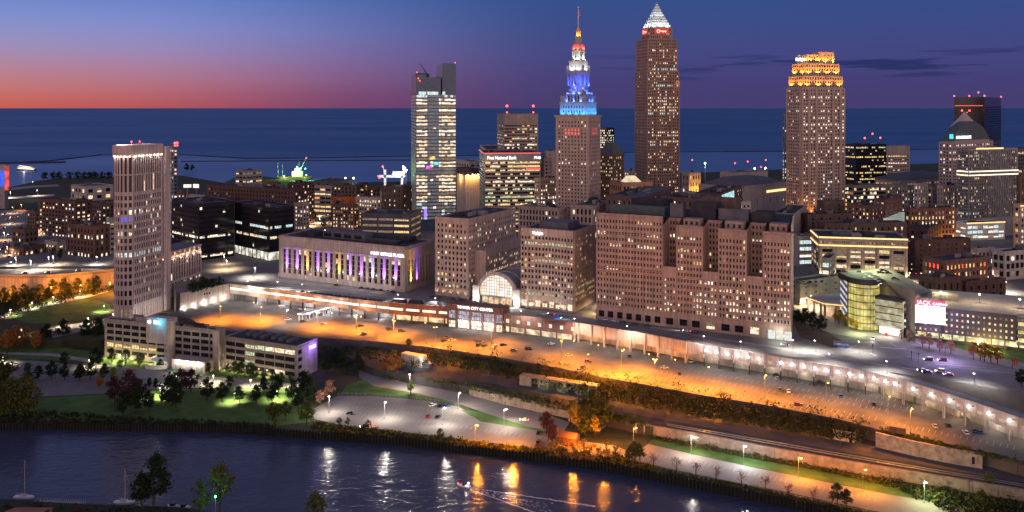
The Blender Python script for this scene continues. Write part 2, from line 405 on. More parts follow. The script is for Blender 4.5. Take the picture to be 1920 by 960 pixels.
# elevation (sine) stretched so that the first 0..0.25 uses most of the ramp
el = math_('MULTIPLY', sx.outputs['Z'], 4.0)
west = ramp([(0, (206, 96, 78)), (.03, (206, 106, 92)), (.08, (198, 120, 116)), (.16, (182, 132, 148)), (.26, (152, 144, 188)), (.38, (124, 142, 206)), (.5, (98, 126, 194)), (1, (106, 111, 156))])
mid = ramp([(0, (146, 74, 104)), (.06, (152, 86, 118)), (.13, (158, 106, 144)), (.22, (150, 122, 174)), (.34, (130, 134, 198)), (.46, (104, 128, 198)), (.54, (84, 112, 184)), (1, (106, 111, 156))])
east = ramp([(0, (70, 62, 110)), (.10, (68, 63, 116)), (.25, (66, 71, 130)), (.5, (50, 78, 138)), (1, (102, 106, 148))])
for r in (west, mid, east): L_.new(el, r.inputs['Fac'])
az = math_('ARCTAN2', sx.outputs['X'], sx.outputs['Y'])
def mapr(v, a, b, sm=True):
    m = N_.new('ShaderNodeMapRange'); m.inputs['From Min'].default_value = a; m.inputs['From Max'].default_value = b
    if sm: m.interpolation_type = 'SMOOTHSTEP'
    L_.new(v, m.inputs['Value']); return m.outputs['Result']
def mix(f, a, b):
    m = N_.new('ShaderNodeMix'); m.data_type = 'RGBA'; L_.new(f, m.inputs['Factor']); 
    for k, v in ((6, a), (7, b)):
        if isinstance(v, tuple): m.inputs[k].default_value = (*v, 1)
        else: L_.new(v, m.inputs[k])
    return m.outputs[2]
c1 = mix(mapr(az, R(-34), R(-11), False), west.outputs['Color'], mid.outputs['Color'])
c2 = mix(mapr(az, R(-25), R(5)), c1, east.outputs['Color'])
# warm glow added low in the unseen southern sky to light the facades
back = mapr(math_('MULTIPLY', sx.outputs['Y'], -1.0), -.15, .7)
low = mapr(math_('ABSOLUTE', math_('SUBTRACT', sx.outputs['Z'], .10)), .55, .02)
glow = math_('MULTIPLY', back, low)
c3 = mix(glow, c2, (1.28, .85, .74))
# a few thin bars of cloud low over the lake
mp = N_.new('ShaderNodeMapping'); mp.inputs['Scale'].default_value = (1, 1, 1)
cx = N_.new('ShaderNodeCombineXYZ'); L_.new(math_('MULTIPLY', az, 8.), cx.inputs[0]); L_.new(math_('MULTIPLY', sx.outputs['Z'], 95.), cx.inputs[1])
cn = N_.new('ShaderNodeTexNoise'); cn.inputs['Scale'].default_value = 1.; cn.inputs['Detail'].default_value = 6; L_.new(cx.outputs[0], cn.inputs['Vector'])
band = math_('MULTIPLY', mapr(math_('ABSOLUTE', math_('SUBTRACT', sx.outputs['Z'], .0455)), .022, .004), mapr(az, R(-2), R(14)))
cl = math_('MULTIPLY', mapr(cn.outputs['Fac'], .52, .63), math_('MULTIPLY', band, .85))
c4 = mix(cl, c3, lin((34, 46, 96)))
sky = N_.new('ShaderNodeTexSky'); sky.sky_type = 'NISHITA'; sky.sun_disc = False; sky.sun_elevation = R(-4); sky.sun_rotation = R(-48); sky.altitude = 200
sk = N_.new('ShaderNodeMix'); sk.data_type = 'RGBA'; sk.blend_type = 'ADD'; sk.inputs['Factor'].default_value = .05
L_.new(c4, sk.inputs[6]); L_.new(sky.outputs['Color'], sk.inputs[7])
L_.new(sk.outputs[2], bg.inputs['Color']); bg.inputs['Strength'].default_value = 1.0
# last light of the sun that has just set beyond the lake
sl = bpy.data.lights.new('sun', 'SUN'); sl.energy = .04; sl.angle = R(12); sl.color = (1, .6, .45)
so = bpy.data.objects.new('sun', sl); COL.objects.link(so)
so.rotation_euler = Vector((math.sin(R(48)), -math.cos(R(48)), -.06)).to_track_quat('-Z', 'Y').to_euler(); so.location = (-900, 900, 300)

# ------------------------------------------------------------------ water
def water(name, col, rough, ior, bump, sx_, sy_, scale, spec=.5):
    m = bpy.data.materials.new(name); m.use_nodes = True; nt = m.node_tree; N = nt.nodes; L = nt.links; b = N['Principled BSDF']
    b.inputs['Base Color'].default_value = (*col, 1); b.inputs['Roughness'].default_value = rough; b.inputs['IOR'].default_value = ior; b.inputs['Specular IOR Level'].default_value = spec
    g = N.new('ShaderNodeNewGeometry'); mp = N.new('ShaderNodeMapping'); mp.inputs['Scale'].default_value = (sx_, sy_, 1); L.new(g.outputs['Position'], mp.inputs['Vector'])
    n1 = N.new('ShaderNodeTexNoise'); n1.inputs['Scale'].default_value = scale; n1.inputs['Detail'].default_value = 3; L.new(mp.outputs[0], n1.inputs['Vector'])
    n2 = N.new('ShaderNodeTexNoise'); n2.inputs['Scale'].default_value = scale * .16; n2.inputs['Detail'].default_value = 4; L.new(mp.outputs[0], n2.inputs['Vector'])
    ad = N.new('ShaderNodeMath'); ad.operation = 'MULTIPLY_ADD'; ad.inputs[1].default_value = 2.2; L.new(n2.outputs['Fac'], ad.inputs[0]); L.new(n1.outputs['Fac'], ad.inputs[2])
    bp = N.new('ShaderNodeBump'); bp.inputs['Strength'].default_value = 1.; bp.inputs['Distance'].default_value = bump; L.new(ad.outputs[0], bp.inputs['Height']); L.new(bp.outputs['Normal'], b.inputs['Normal'])
    # broad patches of rougher and calmer water
    n3 = N.new('ShaderNodeTexNoise'); n3.inputs['Scale'].default_value = scale * .012; n3.inputs['Detail'].default_value = 4; L.new(mp.outputs[0], n3.inputs['Vector'])
    mr = N.new('ShaderNodeMapRange'); mr.inputs['To Min'].default_value = rough * .7; mr.inputs['To Max'].default_value = rough * 1.5; L.new(n3.outputs['Fac'], mr.inputs['Value']); L.new(mr.outputs[0], b.inputs['Roughness'])
    return m
WL = -25.0
lake_m = water('lake_water', (.014, .115, .29), .45, 1.28, 3.5, .35, 1, .09, .35)
harb_m = water('harbour_water', (.06, .18, .38), .35, 1.25, .8, .4, 1, .15, .25)
riv_m = water('river_water', (.045, .055, .09), .17, 1.33, .36, .6, 1.1, .42, .5)
def bwpt(px, py): return W(px, py, WL)
brk = [(-700, 318), (0, 306), (95, 302), (190, 291), (335, 290), (470, 298), (620, 296), (770, 293), (960, 291), (1200, 286), (1480, 284), (1900, 278), (2600, 268)]
mb = MB(); p = [bwpt(*q) for q in brk]
far = 130000.
mb.poly([(q.x, q.y, WL) for q in p] + [(far, p[-1].y, WL), (far, far, WL), (-far, far, WL), (-far, p[0].y, WL)])
struct(mb, 'lake', lake_m)
mb = MB(); mb.poly([(-2600, 1100, WL), (2600, 1100, WL), (2600, p[-1].y, WL)] + [(q.x, q.y, WL) for q in reversed(p)] + [(-2600, p[0].y, WL)]); struct(mb, 'harbour_water', harb_m)
mb = MB(); mb.poly([(-420, 255, WL), (420, 180, WL), (420, 380, WL), (60, 440, WL), (-420, 480, WL)]); struct(mb, 'river', riv_m)

# ------------------------------------------------------------------ ground terraces
GZ, LZ, TZ, UZ = -22.0, -11.5, -17.5, -17.0      # riverside, orange lot, track bed, upper lawn
def pts(l, z): return [W(x, y, z) for x, y in l]
bankline = [(-320, 790), (0, 793), (200, 795), (420, 799), (520, 806), (620, 813), (760, 823), (860, 836), (960, 847), (1100, 865), (1200, 882), (1300, 902), (1440, 930), (1560, 955), (1700, 988), (1900, 1040)]
shore = [(-500, 360), (15, 352), (70, 339), (110, 334), (215, 331), (340, 329), (380, 336), (420, 343), (440, 333), (500, 331), (560, 342), (660, 345), (700, 341), (770, 340), (860, 331), (1000, 331), (1300, 324), (1500, 316), (1760, 306), (2200, 303)]
mb = MB(); mb.prism(pts(bankline, GZ) + [Vector((520, 300, 0)), Vector((1900, 1500, 0))] + list(reversed(pts(shore, GZ))) + [Vector((-1200, 1200, 0)), Vector((-420, 500, 0))], -29, GZ)
struct(mb, 'ground', M['bank'])
# sheet-pile wall along the river
mb = MB(); bl = pts(bankline, GZ)
for a, b in zip(bl, bl[1:]):
    n = max(1, int((b - a).length / 1.6))
    for i in range(n):
        q0 = a.lerp(b, i / n); q1 = a.lerp(b, (i + .55) / n)
        mb.obox((q0.x, q0.y - .25 - .25 * (i % 2), -28), ((q1.x - q0.x), (q1.y - q0.y), 0), (0, .5, 0), (0, 0, 6.5 + .25))
tag(mb.build('quay_wall', M['sheet']), 'dark sheet-pile quay wall running along the far bank of the river', 'quay wall')
# near bank under the camera
nb = [(-320, 938), (30, 936), (75, 941), (160, 945), (260, 948), (345, 951), (430, 966), (700, 985), (1000, 1000), (1000, 1300), (-600, 1300)]
mb = MB(); mb.prism(pts(nb, GZ), -29, GZ - .02); struct(mb, 'near_bank', M['bank'])

edge = [(432, 534), (480, 540.5), (560, 550), (660, 563), (730, 570.5), (840, 579), (945, 590), (1075, 606), (1210, 628), (1310, 647), (1440, 668), (1580, 691), (1640, 701.5), (1700, 716.5), (1783, 742), (1858, 767), (1940, 795)]
EW = pts(edge, 0)
def offs(pl, d):
    out = []
    for i, p in enumerate(pl):
        a = pl[max(0, i - 1)]; b = pl[min(len(pl) - 1, i + 1)]; t = (b - a); t.z = 0; t.normalize()
        out.append(p + Vector((-t.y, t.x, 0)) * d)
    return out
EB = offs(EW, 8.0)
# street edge on the right leaves the viaduct
plate = [Vector((-1500, 800, 0))] + pts([(-300, 500), (225, 499), (322, 520), (330, 551), (431, 533.5)], 0) + EB[1:13] + \
        pts([(1717, 704), (1833, 722), (1925, 738), (2300, 830)], 0) + pts([(2700, 345), (1900, 345), (1480, 345), (1300, 352), (770, 370), (560, 372), (330, 392), (-800, 400)], 0)
mb = MB(); mb.prism(plate, -27.5, 0); struct(mb, 'street_level', M['asph2'])
lot_front = [(300, 590), (352, 596), (372, 606), (410, 618), (520, 630), (600, 633), (700, 640), (800, 650), (880, 661), (960, 674), (1050, 690), (1130, 707), (1200, 719), (1300, 738), (1440, 760), (1570, 785), (1650, 806), (1750, 826), (1850, 848), (1990, 885)]
lotp = pts(lot_front, LZ)
mb = MB(); back = offs(EW, 12); mb.prism(lotp + [Vector((330, 330, 0)), back[-1]] + list(reversed(back[:-1])), -27, LZ); struct(mb, 'parking_lot', M['lot'])
trk_front = [(610, 652), (700, 690), (780, 706), (880, 724), (960, 745), (1070, 768), (1200, 796), (1310, 813), (1430, 836), (1600, 866), (1750, 891), (1920, 918), (2150, 958)]
trk = pts(trk_front, TZ)
bk = [q + Vector((4, 14, 0)) for q in lotp[5:]]
mb = MB(); mb.prism(trk + [Vector((430, 330, 0))] + list(reversed(bk)), -27.2, TZ); struct(mb, 'track_terrace', M['track'])
upl = [(-500, 650), (0, 641), (120, 637), (190, 638), (330, 622), (362, 604), (440, 566)]
mb = MB(); mb.prism(pts(upl, UZ) + [Vector((-200, 700, 0)), Vector((-700, 760, 0))], -27.3, UZ); struct(mb, 'upper_terrace', M['bank'])

def strip(name, near, far, m, dz=.02, kind='structure'):
    mb = MB(); a = [W(*q) for q in near]; b = [W(*q) for q in far]
    for i in range(len(a) - 1):
        mb.poly([a[i] + Vector((0, 0, dz)), a[i + 1] + Vector((0, 0, dz)), b[i + 1] + Vector((0, 0, dz)), b[i] + Vector((0, 0, dz))])
    return struct(mb, name, M[m])
def area(name, l, z, m, dz=.02):
    mb = MB(); mb.poly([W(x, y, z) + Vector((0, 0, dz)) for x, y in l]); return struct(mb, name, M[m])

# street along the top of the viaduct
e1, e2, e3, e4 = offs(EW, .8), offs(EW, 3.2), offs(EW, 17.), offs(EW, 20.5)
def band(name, a, b, m, dz, i0=0, i1=None):
    mb = MB()
    for i in range(i0, (i1 or len(a)) - 1):
        mb.poly([a[i] + Vector((0, 0, dz)), a[i + 1] + Vector((0, 0, dz)), b[i + 1] + Vector((0, 0, dz)), b[i] + Vector((0, 0, dz))])
    return struct(mb, name, M[m])
mb = MB()
for A_, B_ in ((e1, e2), (e3, e4)):
    for i in range(0, 12):
        q = [A_[i], A_[i + 1], B_[i + 1], B_[i]]; mb.prism(q, .01, .14)
struct(mb, 'sidewalk', M['walk'])
band('road', e2, e3, 'asph', .012, 0, 13)
mb = MB(); c0 = offs(EW, 10.)
for i in range(12):
    ln = (c0[i + 1] - c0[i]).length; n = int(ln / 7); u = (c0[i + 1] - c0[i]) / max(ln, .1); v = Vector((-u.y, u.x, 0)) * .18
    for k in range(n):
        q = c0[i] + u * k * 7 + Vector((0, 0, .018)); mb.poly([q, q + u * 3, q + u * 3 + v, q + v])
struct(mb, 'road_marking', M['paint'])
# bright junction on the right
area('crossroads', [(1500, 668), (1640, 697), (1717, 702), (1833, 720), (1925, 736), (2200, 800), (2300, 720), (1925, 682), (1800, 664), (1700, 640), (1690, 632), (1560, 632)], 0, 'asph', .024)
mb = MB()
for (x0, y0, x1, y1, w) in ((1690, 690, 1780, 700, 1.), (1740, 682, 1850, 690, .5), (1700, 668, 1760, 678, .5), (1650, 652, 1700, 655, 1.4), (1630, 662, 1642, 668, 1.2), (1780, 688, 1900, 700, .4), (1668, 642, 1684, 652, .4)):
    a, b = W(x0, y0, 0), W(x1, y1, 0); u = (b - a).normalized(); v = Vector((-u.y, u.x, 0)) * w; z = Vector((0, 0, .032)); mb.poly([a + z, b + z, b + v + z, a + v + z])
struct(mb, 'junction_marking', M['paint'])
strip('junction_sidewalk', [(1690, 633, .05), (1730, 647, .05), (1800, 666, .05), (1900, 690, .05), (2100, 740, .05)], [(1700, 629, .05), (1745, 641, .05), (1815, 659, .05), (1920, 682, .05), (2130, 730, .05)], 'walk', .04)
area('lawn_strip', [(1700, 627), (1745, 638), (1815, 657), (1925, 680), (2100, 725), (2100, 648), (1700, 622)], 0, 'grass', .036)
# bank of earth below the plaza at the right of the long office block
strip('earth_bank', [(1486, 600, 0), (1500, 632, 0), (1560, 652, 0), (1584, 650, 0)], [(1487, 588, 0), (1510, 605, 0), (1550, 622, 0), (1580, 640, 0)], 'dirt', .05)
area('plaza', [(1484, 548), (1484, 600), (1545, 622), (1640, 640), (1700, 640), (1700, 618), (1590, 560)], 0, 'walk', .03)

# lower road, tracks and lots near the river
strip('lower_road', [(622, 664, GZ), (660, 672, GZ), (672, 692, GZ), (674, 708, GZ), (700, 724, GZ), (780, 737, GZ), (860, 757, GZ), (920, 778, GZ), (990, 800, GZ), (1056, 812, GZ)],
      [(628, 657, GZ), (690, 670, GZ), (712, 682, GZ), (706, 697, GZ), (722, 706, GZ), (800, 716, GZ), (880, 735, GZ), (960, 763, GZ), (1020, 775, GZ), (1068, 792, GZ)], 'paveR', .03)
strip('canal_road', [(690, 679, GZ + .3), (760, 688, -20.5), (820, 697, -18.5), (900, 715, TZ), (1000, 735, TZ), (1100, 759, TZ), (1200, 779, TZ), (1310, 799, TZ), (1440, 822, TZ), (1600, 850, TZ), (1750, 876, TZ), (1930, 906, TZ), (2150, 945, TZ)],
      [(700, 671, GZ + .3), (770, 679, -20.5), (830, 687, -18.5), (910, 700, TZ), (1010, 722, TZ), (1110, 744, TZ), (1210, 764, TZ), (1320, 783, TZ), (1450, 803, TZ), (1610, 828, TZ), (1760, 853, TZ), (1940, 882, TZ), (2160, 918, TZ)], 'lane', .05)
strip('railway_bed', [(1250, 800, TZ), (1440, 834, TZ), (1600, 862, TZ), (1750, 887, TZ), (1930, 916, TZ)], [(1250, 793, TZ), (1440, 824, TZ), (1600, 852, TZ), (1750, 878, TZ), (1930, 908, TZ)], 'track', .07)
area('riverside_lot', [(584, 768), (634, 742), (700, 742), (800, 751), (860, 762), (900, 790), (1010, 808), (1060, 823), (1150, 835), (1185, 848), (1180, 862), (1010, 841), (860, 823), (760, 810), (640, 797), (590, 786)], GZ, 'paveR', .03)
strip('riverside_promenade', [(1180, 862, GZ), (1290, 886, GZ), (1400, 908, GZ), (1500, 928, GZ), (1640, 958, GZ), (1800, 990, GZ)], [(1215, 832, GZ), (1300, 852, GZ), (1410, 876, GZ), (1510, 896, GZ), (1650, 924, GZ), (1810, 952, GZ)], 'paveR', .03)
strip('grass_verge', [(1215, 831, GZ), (1300, 851, GZ), (1410, 875, GZ), (1510, 895, GZ), (1650, 923, GZ), (1760, 944, GZ)], [(1225, 823, GZ), (1310, 841, GZ), (1420, 862, GZ), (1520, 880, GZ), (1660, 906, GZ), (1750, 932, GZ)], 'grass', .035)
area('roadside_lawn', [(640, 738), (650, 722), (680, 712), (702, 724), (780, 737), (860, 757), (866, 762), (800, 751), (700, 741)], GZ, 'grass', .035)
area('roadside_lawn', [(862, 768), (900, 772), (985, 799), (1050, 811), (1050, 815), (1000, 806), (900, 789)], GZ, 'grass', .036)
area('riverside_park', [(-300, 788), (-300, 748), (60, 746), (200, 740), (330, 728), (560, 730), (610, 735), (586, 768), (592, 790), (520, 798), (420, 792), (200, 790)], GZ, 'grass', .02)
area('lower_lot', [(-300, 745), (-300, 684), (60, 676), (150, 684), (190, 684), (560, 712), (590, 716), (560, 728), (330, 727), (200, 738), (60, 744)], GZ, 'asph2', .024)
area('front_garden', [(-200, 676), (-200, 655), (120, 650), (205, 668), (412, 696), (420, 690), (556, 715), (540, 718), (400, 706), (190, 683), (140, 676), (40, 673)], GZ, 'grass', .03)
strip('park_path', [(-200, 668, GZ), (0, 664, GZ), (100, 668, GZ), (170, 680, GZ)], [(-200, 664, GZ), (0, 660, GZ), (105, 663, GZ), (180, 675, GZ)], 'walk', .045)
mb = MB()                                           # oval lawn with its path
ov = [W(115 + 92 * math.cos(t) + 14 * math.sin(t), 584 + 21 * math.sin(t) - 10 * math.cos(t), UZ) + Vector((0, 0, .04)) for t in [i * math.pi / 16 for i in range(32)]]
mb.poly(ov); struct(mb, 'oval_lawn', M['grass'])
strip('oval_path', [(-60, 606, UZ), (0, 598, UZ), (40, 586, UZ), (100, 571, UZ), (160, 559, UZ), (212, 545, UZ)], [(-60, 600, UZ), (0, 592, UZ), (40, 580, UZ), (100, 566, UZ), (160, 554, UZ), (212, 540, UZ)], 'walk', .05)
strip('court_street', [(100, 634, UZ), (150, 622, UZ), (200, 612, UZ), (240, 606, UZ)], [(90, 617, UZ), (140, 607, UZ), (195, 598, UZ), (240, 590, UZ)], 'paveR', .04)

area('downtown_street', [(545, 445), (660, 436), (650, 410), (630, 372), (612, 372), (590, 400)], 0, 'paveR', .03)
area('left_street', [(-60, 500), (-60, 398), (48, 392), (44, 430), (26, 470), (30, 500)], 0, 'paveR', .03)
area('shore_road', [(-60, 378), (0, 374), (60, 371), (104, 367), (100, 364), (50, 367), (0, 369), (-60, 372)], 0, 'walk', .03)
area('shore_lot', [(18, 357), (60, 352), (112, 349), (108, 346), (60, 348), (22, 352)], GZ, 'walk', .03)
# painted bays on the orange lot, the riverside lot and the promenade
def bays(mb, p0, p1, n, ln, ang=0., z=.05, w=.13):
    d = (p1 - p0); u = d.normalized(); v = Vector((-u.y, u.x, 0)); q = (v * math.cos(ang) + u * math.sin(ang)) * ln
    for i in range(n + 1):
        a = p0 + d * (i / n) + Vector((0, 0, z)); mb.poly([a, a + u * w, a + u * w + q, a + q])
mb = MB()
for (x0, y0, x1, y1, n) in ((1180, 703, 1640, 788, 44), (1190, 692, 1660, 772, 44), (1290, 697, 1700, 768, 38), (1660, 795, 1900, 843, 20), (1420, 706, 1700, 757, 26), (1150, 706, 1600, 788, 40), (820, 645, 1090, 686, 30)):
    bays(mb, W(x0, y0, LZ), W(x1, y1, LZ), n, 5.0)
struct(mb, 'bay_marking', M['paint'])
mb = MB()
for (x0, y0, x1, y1, n) in ((640, 752, 850, 775, 26), (620, 775, 880, 806, 30), (650, 765, 860, 790, 26), (880, 806, 1010, 825, 14), (1185, 848, 1290, 868, 12), (1300, 870, 1640, 940, 34), (1270, 895, 1560, 952, 30)):
    bays(mb, W(x0, y0, GZ), W(x1, y1, GZ), n, 4.6)
struct(mb, 'riverside_bay_marking', M['paint'])

# rails on the track bed
mb = MB()
for f in (.2, .32, .6, .72):
    lo = [(1250, 800), (1440, 834), (1600, 862), (1750, 887), (1930, 916), (2100, 945)]; hi = [(1250, 793), (1440, 824), (1600, 852), (1750, 878), (1930, 908), (2100, 936)]
    q = [W(x0 + (x1 - x0) * f, y0 + (y1 - y0) * f, TZ) + Vector((0, 0, .1)) for (x0, y0), (x1, y1) in zip(lo, hi)]
    for u, v in zip(q, q[1:]): mb.obox(u, v - u, (0, .16, 0), (0, 0, .16))
struct(mb, 'railway_rails', M['steel'])
# highway on the left, raised, its near wall lit orange
hn = [(-300, 520), (0, 517), (90, 518), (150, 513), (232, 505)]; hf = [(-300, 506), (0, 504), (90, 504), (150, 501), (238, 496)]
mb = MB(); a = pts(hn, -2); b = pts(hf, -2)
for i in range(4): mb.prism([a[i], a[i + 1], b[i + 1], b[i]], -3.6, -1.9, bottom=True)
struct(mb, 'highway', M['paveR'])
t = thing('retaining_wall', 'long concrete highway wall lit orange, left of the tall curved tower', 'wall', (a[0].x, a[0].y, UZ))
mb = MB()
for i in range(4):
    mb.obox(V3(a[i], UZ - 1) + Vector((0, 2, 0)), a[i + 1] - a[i], (0, 1.5, 0), (0, 0, -3.6 - UZ + 1))
mb.build('wall', M['beige'], t); mb = MB()
for i in range(4): mb.obox(V3(a[i], -1.9), a[i + 1] - a[i], (0, .5, 0), (0, 0, 1.1))
mb.build('guard_rail', M['conc'], t)
# breakwaters
bm = MB(); q = pts(brk, WL)
for i, (u, v) in enumerate(zip(q, q[1:])):
    n = max(1, int((v - u).length / 60))
    for k in range(n):
        s0, s1 = u.lerp(v, k / n), u.lerp(v, (k + 1) / n); h = random.uniform(1.6, 3.2)
        bm.obox(s0 - Vector((0, 5, 1)), s1 - s0, (0, 10, 0), (0, 0, 1 + h))
tag(bm.build('breakwater', M['roof']), 'long dark stone breakwater across the whole lake harbour', 'breakwater')
bm = MB(); u, v = W(-200, 310, WL), W(118, 305, WL); bm.obox(u - Vector((0, 8, 1)), v - u, (0, 24, 0), (0, 0, 4.5)); tag(bm.build('breakwater', M['roof']), 'short thick dark pier at the left edge, nearest the lit excursion boat', 'breakwater')
bm = MB(); u, v = W(340, 303, WL), W(770, 300.5, WL); bm.obox(u - Vector((0, 4, 1)), v - u, (0, 8, 0), (0, 0, 3)); tag(bm.build('breakwater', M['roof']), 'thin inner breakwater between the courthouse tower and the glass tower', 'breakwater')
def quadwall(mb, A, B, z0, z1, m=0): mb.poly([(A[0], A[1], z0), (B[0], B[1], z0), (B[0], B[1], z1), (A[0], A[1], z1)], m)
def uv(A, B):
    u = (Vector((B[0], B[1], 0)) - Vector((A[0], A[1], 0))); L = u.length; u /= L; return u, Vector((u.y, -u.x, 0)), L

# ================================================================== long brown office block with three light courts
A = W(1118, 597, 0).to_2d(); Bp = W(1483, 640, 0).to_2d()
u3, n3, L = uv(A, Bp); u2, n2 = u3.to_2d(), n3.to_2d()
def S_of(px):
    k = (px - CX) / F; return (k * A.y - A.x) / (u2.x - k * u2.y)
ZT = 66.5
t = thing('office_block', 'huge brown stone office block with three deep light courts, longest facade on the street', 'office building', (A.x, A.y, 0))
mb = MB(); wins = []
cts = [(S_of(1243), S_of(1268), 36), (S_of(1318), S_of(1346), 35), (S_of(1400), S_of(1430), 34.5)]
tops = [ZT, 62, 61.5, 61.5]
segs = []; s = 0
for a, b, zc in cts: segs.append(('t', s, a)); segs.append(('c', a, b, zc)); s = b
segs.append(('t', s, L))
P2 = lambda s, d=0: A + u2 * s - n2 * d
st = 3.72; bay = 2.05; D = 13.0; k = 0
for sg in segs:
    a, b = sg[1], sg[2]; nc = max(1, round((b - a) / bay))
    zt = tops[k] if sg[0] == 't' else sg[3]
    if sg[0] == 't': k += 1
    nr = int((zt - 10) / st)
    wins += facade(mb, P2(a), P2(b), 8.5, zt, nc, nr, .46, .52, .45, mx=.5, mb_=.4, mt=zt - 8.5 - .4 - nr * st)
    wins += facade(mb, P2(a), P2(b), 0, 8.5, max(1, nc // 3), 1, .62, .62, .5, mx=.5, mb_=.5, mt=1.5)
    if sg[0] == 'c':
        wins += facade(mb, P2(a, D), P2(b, D), sg[3], ZT - 1, max(2, nc), int((ZT - 1 - sg[3]) / st), .5, .52, .4, mx=.3, mb_=.4, mt=1.)
        for q in (a, b): mb.poly([V3(P2(q), sg[3]), V3(P2(q, D), sg[3]), V3(P2(q, D), ZT - 1), V3(P2(q), ZT - 4.5)])
        mb.poly([V3(P2(a), sg[3]), V3(P2(b), sg[3]), V3(P2(b, D), sg[3]), V3(P2(a, D), sg[3])])
        mb.obox(V3(P2(a), sg[3]), u3 * (b - a), -n3 * .4, (0, 0, 1.1))
    elif zt < ZT:
        mb.obox(V3(P2(a + .05), zt), u3 * (b - a - .1), -n3 * .5, (0, 0, 1.)); mb.poly([V3(P2(a), zt), V3(P2(b), zt), V3(P2(b, D), zt), V3(P2(a, D), zt)])
        c, d = a + (b - a) * .18, b - (b - a) * .18      # stepped-back top storey
        wins += facade(mb, P2(c, 5), P2(d, 5), zt, ZT, max(2, int((d - c) / 3)), 1, .5, .6, .4, mx=.4, mb_=.5, mt=.8)
        for q in (c, d): mb.poly([V3(P2(q, 5), zt), V3(P2(q, D), zt), V3(P2(q, D), ZT), V3(P2(q, 5), ZT)])
        mb.poly([V3(P2(c, 5), ZT), V3(P2(d, 5), ZT), V3(P2(d, D), ZT), V3(P2(c, D), ZT)])
# bulk behind
DB = 62
PE = P2(L) + Vector((.335, .942)) * DB
for (p, q) in ((P2(L), PE), (PE, P2(0, DB)), (P2(0, DB), P2(0))): quadwall(mb, p, q, 0, ZT)
mb.obox(V3(P2(0), ZT), u3 * (cts[0][0]), -n3 * .5, (0, 0, 1.2)); mb.obox(V3(P2(0, .02), 8.3), u3 * L, n3 * .35, (0, 0, .5)); mb.obox(V3(P2(0, .02), 33), u3 * (cts[0][0]), n3 * .3, (0, 0, .4))
k = 0
for sg in segs:                          # shallow piers and sill bands on the front
    if sg[0] != 't': continue
    zt = tops[k]; k += 1; a, b = sg[1], sg[2]; nc = max(1, round((b - a) / bay)); cw = (b - a - 1) / nc
    for c in range(0, nc + 1, 3): mb.obox(V3(P2(a + .5 + c * cw - .35, .02 - .02), 8.9) + n3 * .02, u3 * .7, n3 * .25, (0, 0, zt - 12.5 + 2.5 * (c % 2 == 0)))
    for z in (12.4, 30.6, zt - 11.5, zt - .7): mb.obox(V3(P2(a), z) + n3 * .03, u3 * (b - a), n3 * .34, (0, 0, .38))
mb.build('wall', M['stone'], t)
rb = MB(); rb.poly([V3(P2(0, D), ZT - .9), V3(P2(L) + Vector((.335, .942)) * D, ZT - .9), V3(PE, ZT - .9), V3(P2(0, DB), ZT - .9)]); rb.poly([V3(P2(.6, .6), ZT), V3(P2(cts[0][0] - .6, .6), ZT), V3(P2(cts[0][0] - .6, D), ZT), V3(P2(.6, D), ZT)])
rb.build('roof', M['roof'], t)
for (a, b, d0, d1, hh, mm) in ((3, 40, 16, 28, 5, 'slate'), (44, 52, 15, 22, 8, 'roof2'), (56, 72, 18, 34, 9, 'roof'), (74, 92, 17, 26, 6, 'roof2'), (94, 105, 18, 36, 5, 'roof'), (12, 36, 34, 50, 8, 'roof'), (58, 80, 40, 56, 10, 'brick3')):
    ub = MB(); ub.obox(V3(P2(a, d0), ZT - .85), u3 * (b - a), -n3 * (d1 - d0), (0, 0, hh)); ub.obox(V3(P2(a, d0), ZT - .85 + hh), u3 * (b - a), -n3 * .5, (0, 0, .8)); ub.build('rooftop_house', M[mm], t)
_rg = random.Random(12); _runs = {}
for r in range(22):                                    # offices still lit come in runs along a floor
    _runs[r] = [(s0, s0 + _rg.uniform(3, 15), _rg.choice(['ww', 'ww', 'w', 'y'])) for s0 in [_rg.uniform(0, L) for _ in range(_rg.choice([1, 2, 2, 3, 4]))]]
_wi = []
for w in wins:
    s = (w[0].to_2d() - A).dot(u2); z = w[0].z; k = 'dark'
    hit_ = [q for q in _runs[max(0, int((z - 8.5) / st))] if q[0] < s < q[1]]
    if hit_ and _rg.random() < .8: k = hit_[0][2]
    elif S_of(1300) < s and 1 < z < 23 and _rg.random() < .55: k = _rg.choice(['ww', 'ww', 'w'])
    elif S_of(1243) < s < S_of(1252) and 9 < z < 32: k = 'w' if _rg.random() < .8 else 'dark'
    elif _rg.random() < .03: k = _rg.choice(['ww', 'w', 'y', 'd'])
    _wi.append(w[:5] + (k, 0, 0, 0))
add_windows(t, _wi, lambda k, *_: k, 100, (1, 2))
fr = MB(); a0 = S_of(1440)                             # bright loading bays at the foot of the right end
_fd = MB()
for i in range(3):
    _fd.obox(V3(P2(a0 + i * 4.6, -.06), .15), u3 * 4.1, n3 * .12, (0, 0, 5.2))
_fd.build('garage_door', emat('lit_loading_bay', (.9, .95, .9), .8, .2), t)
light('bay_light', V3(P2(a0 + 7, -5), 5), (.9, 1, .9), 900, t, radius=.6)

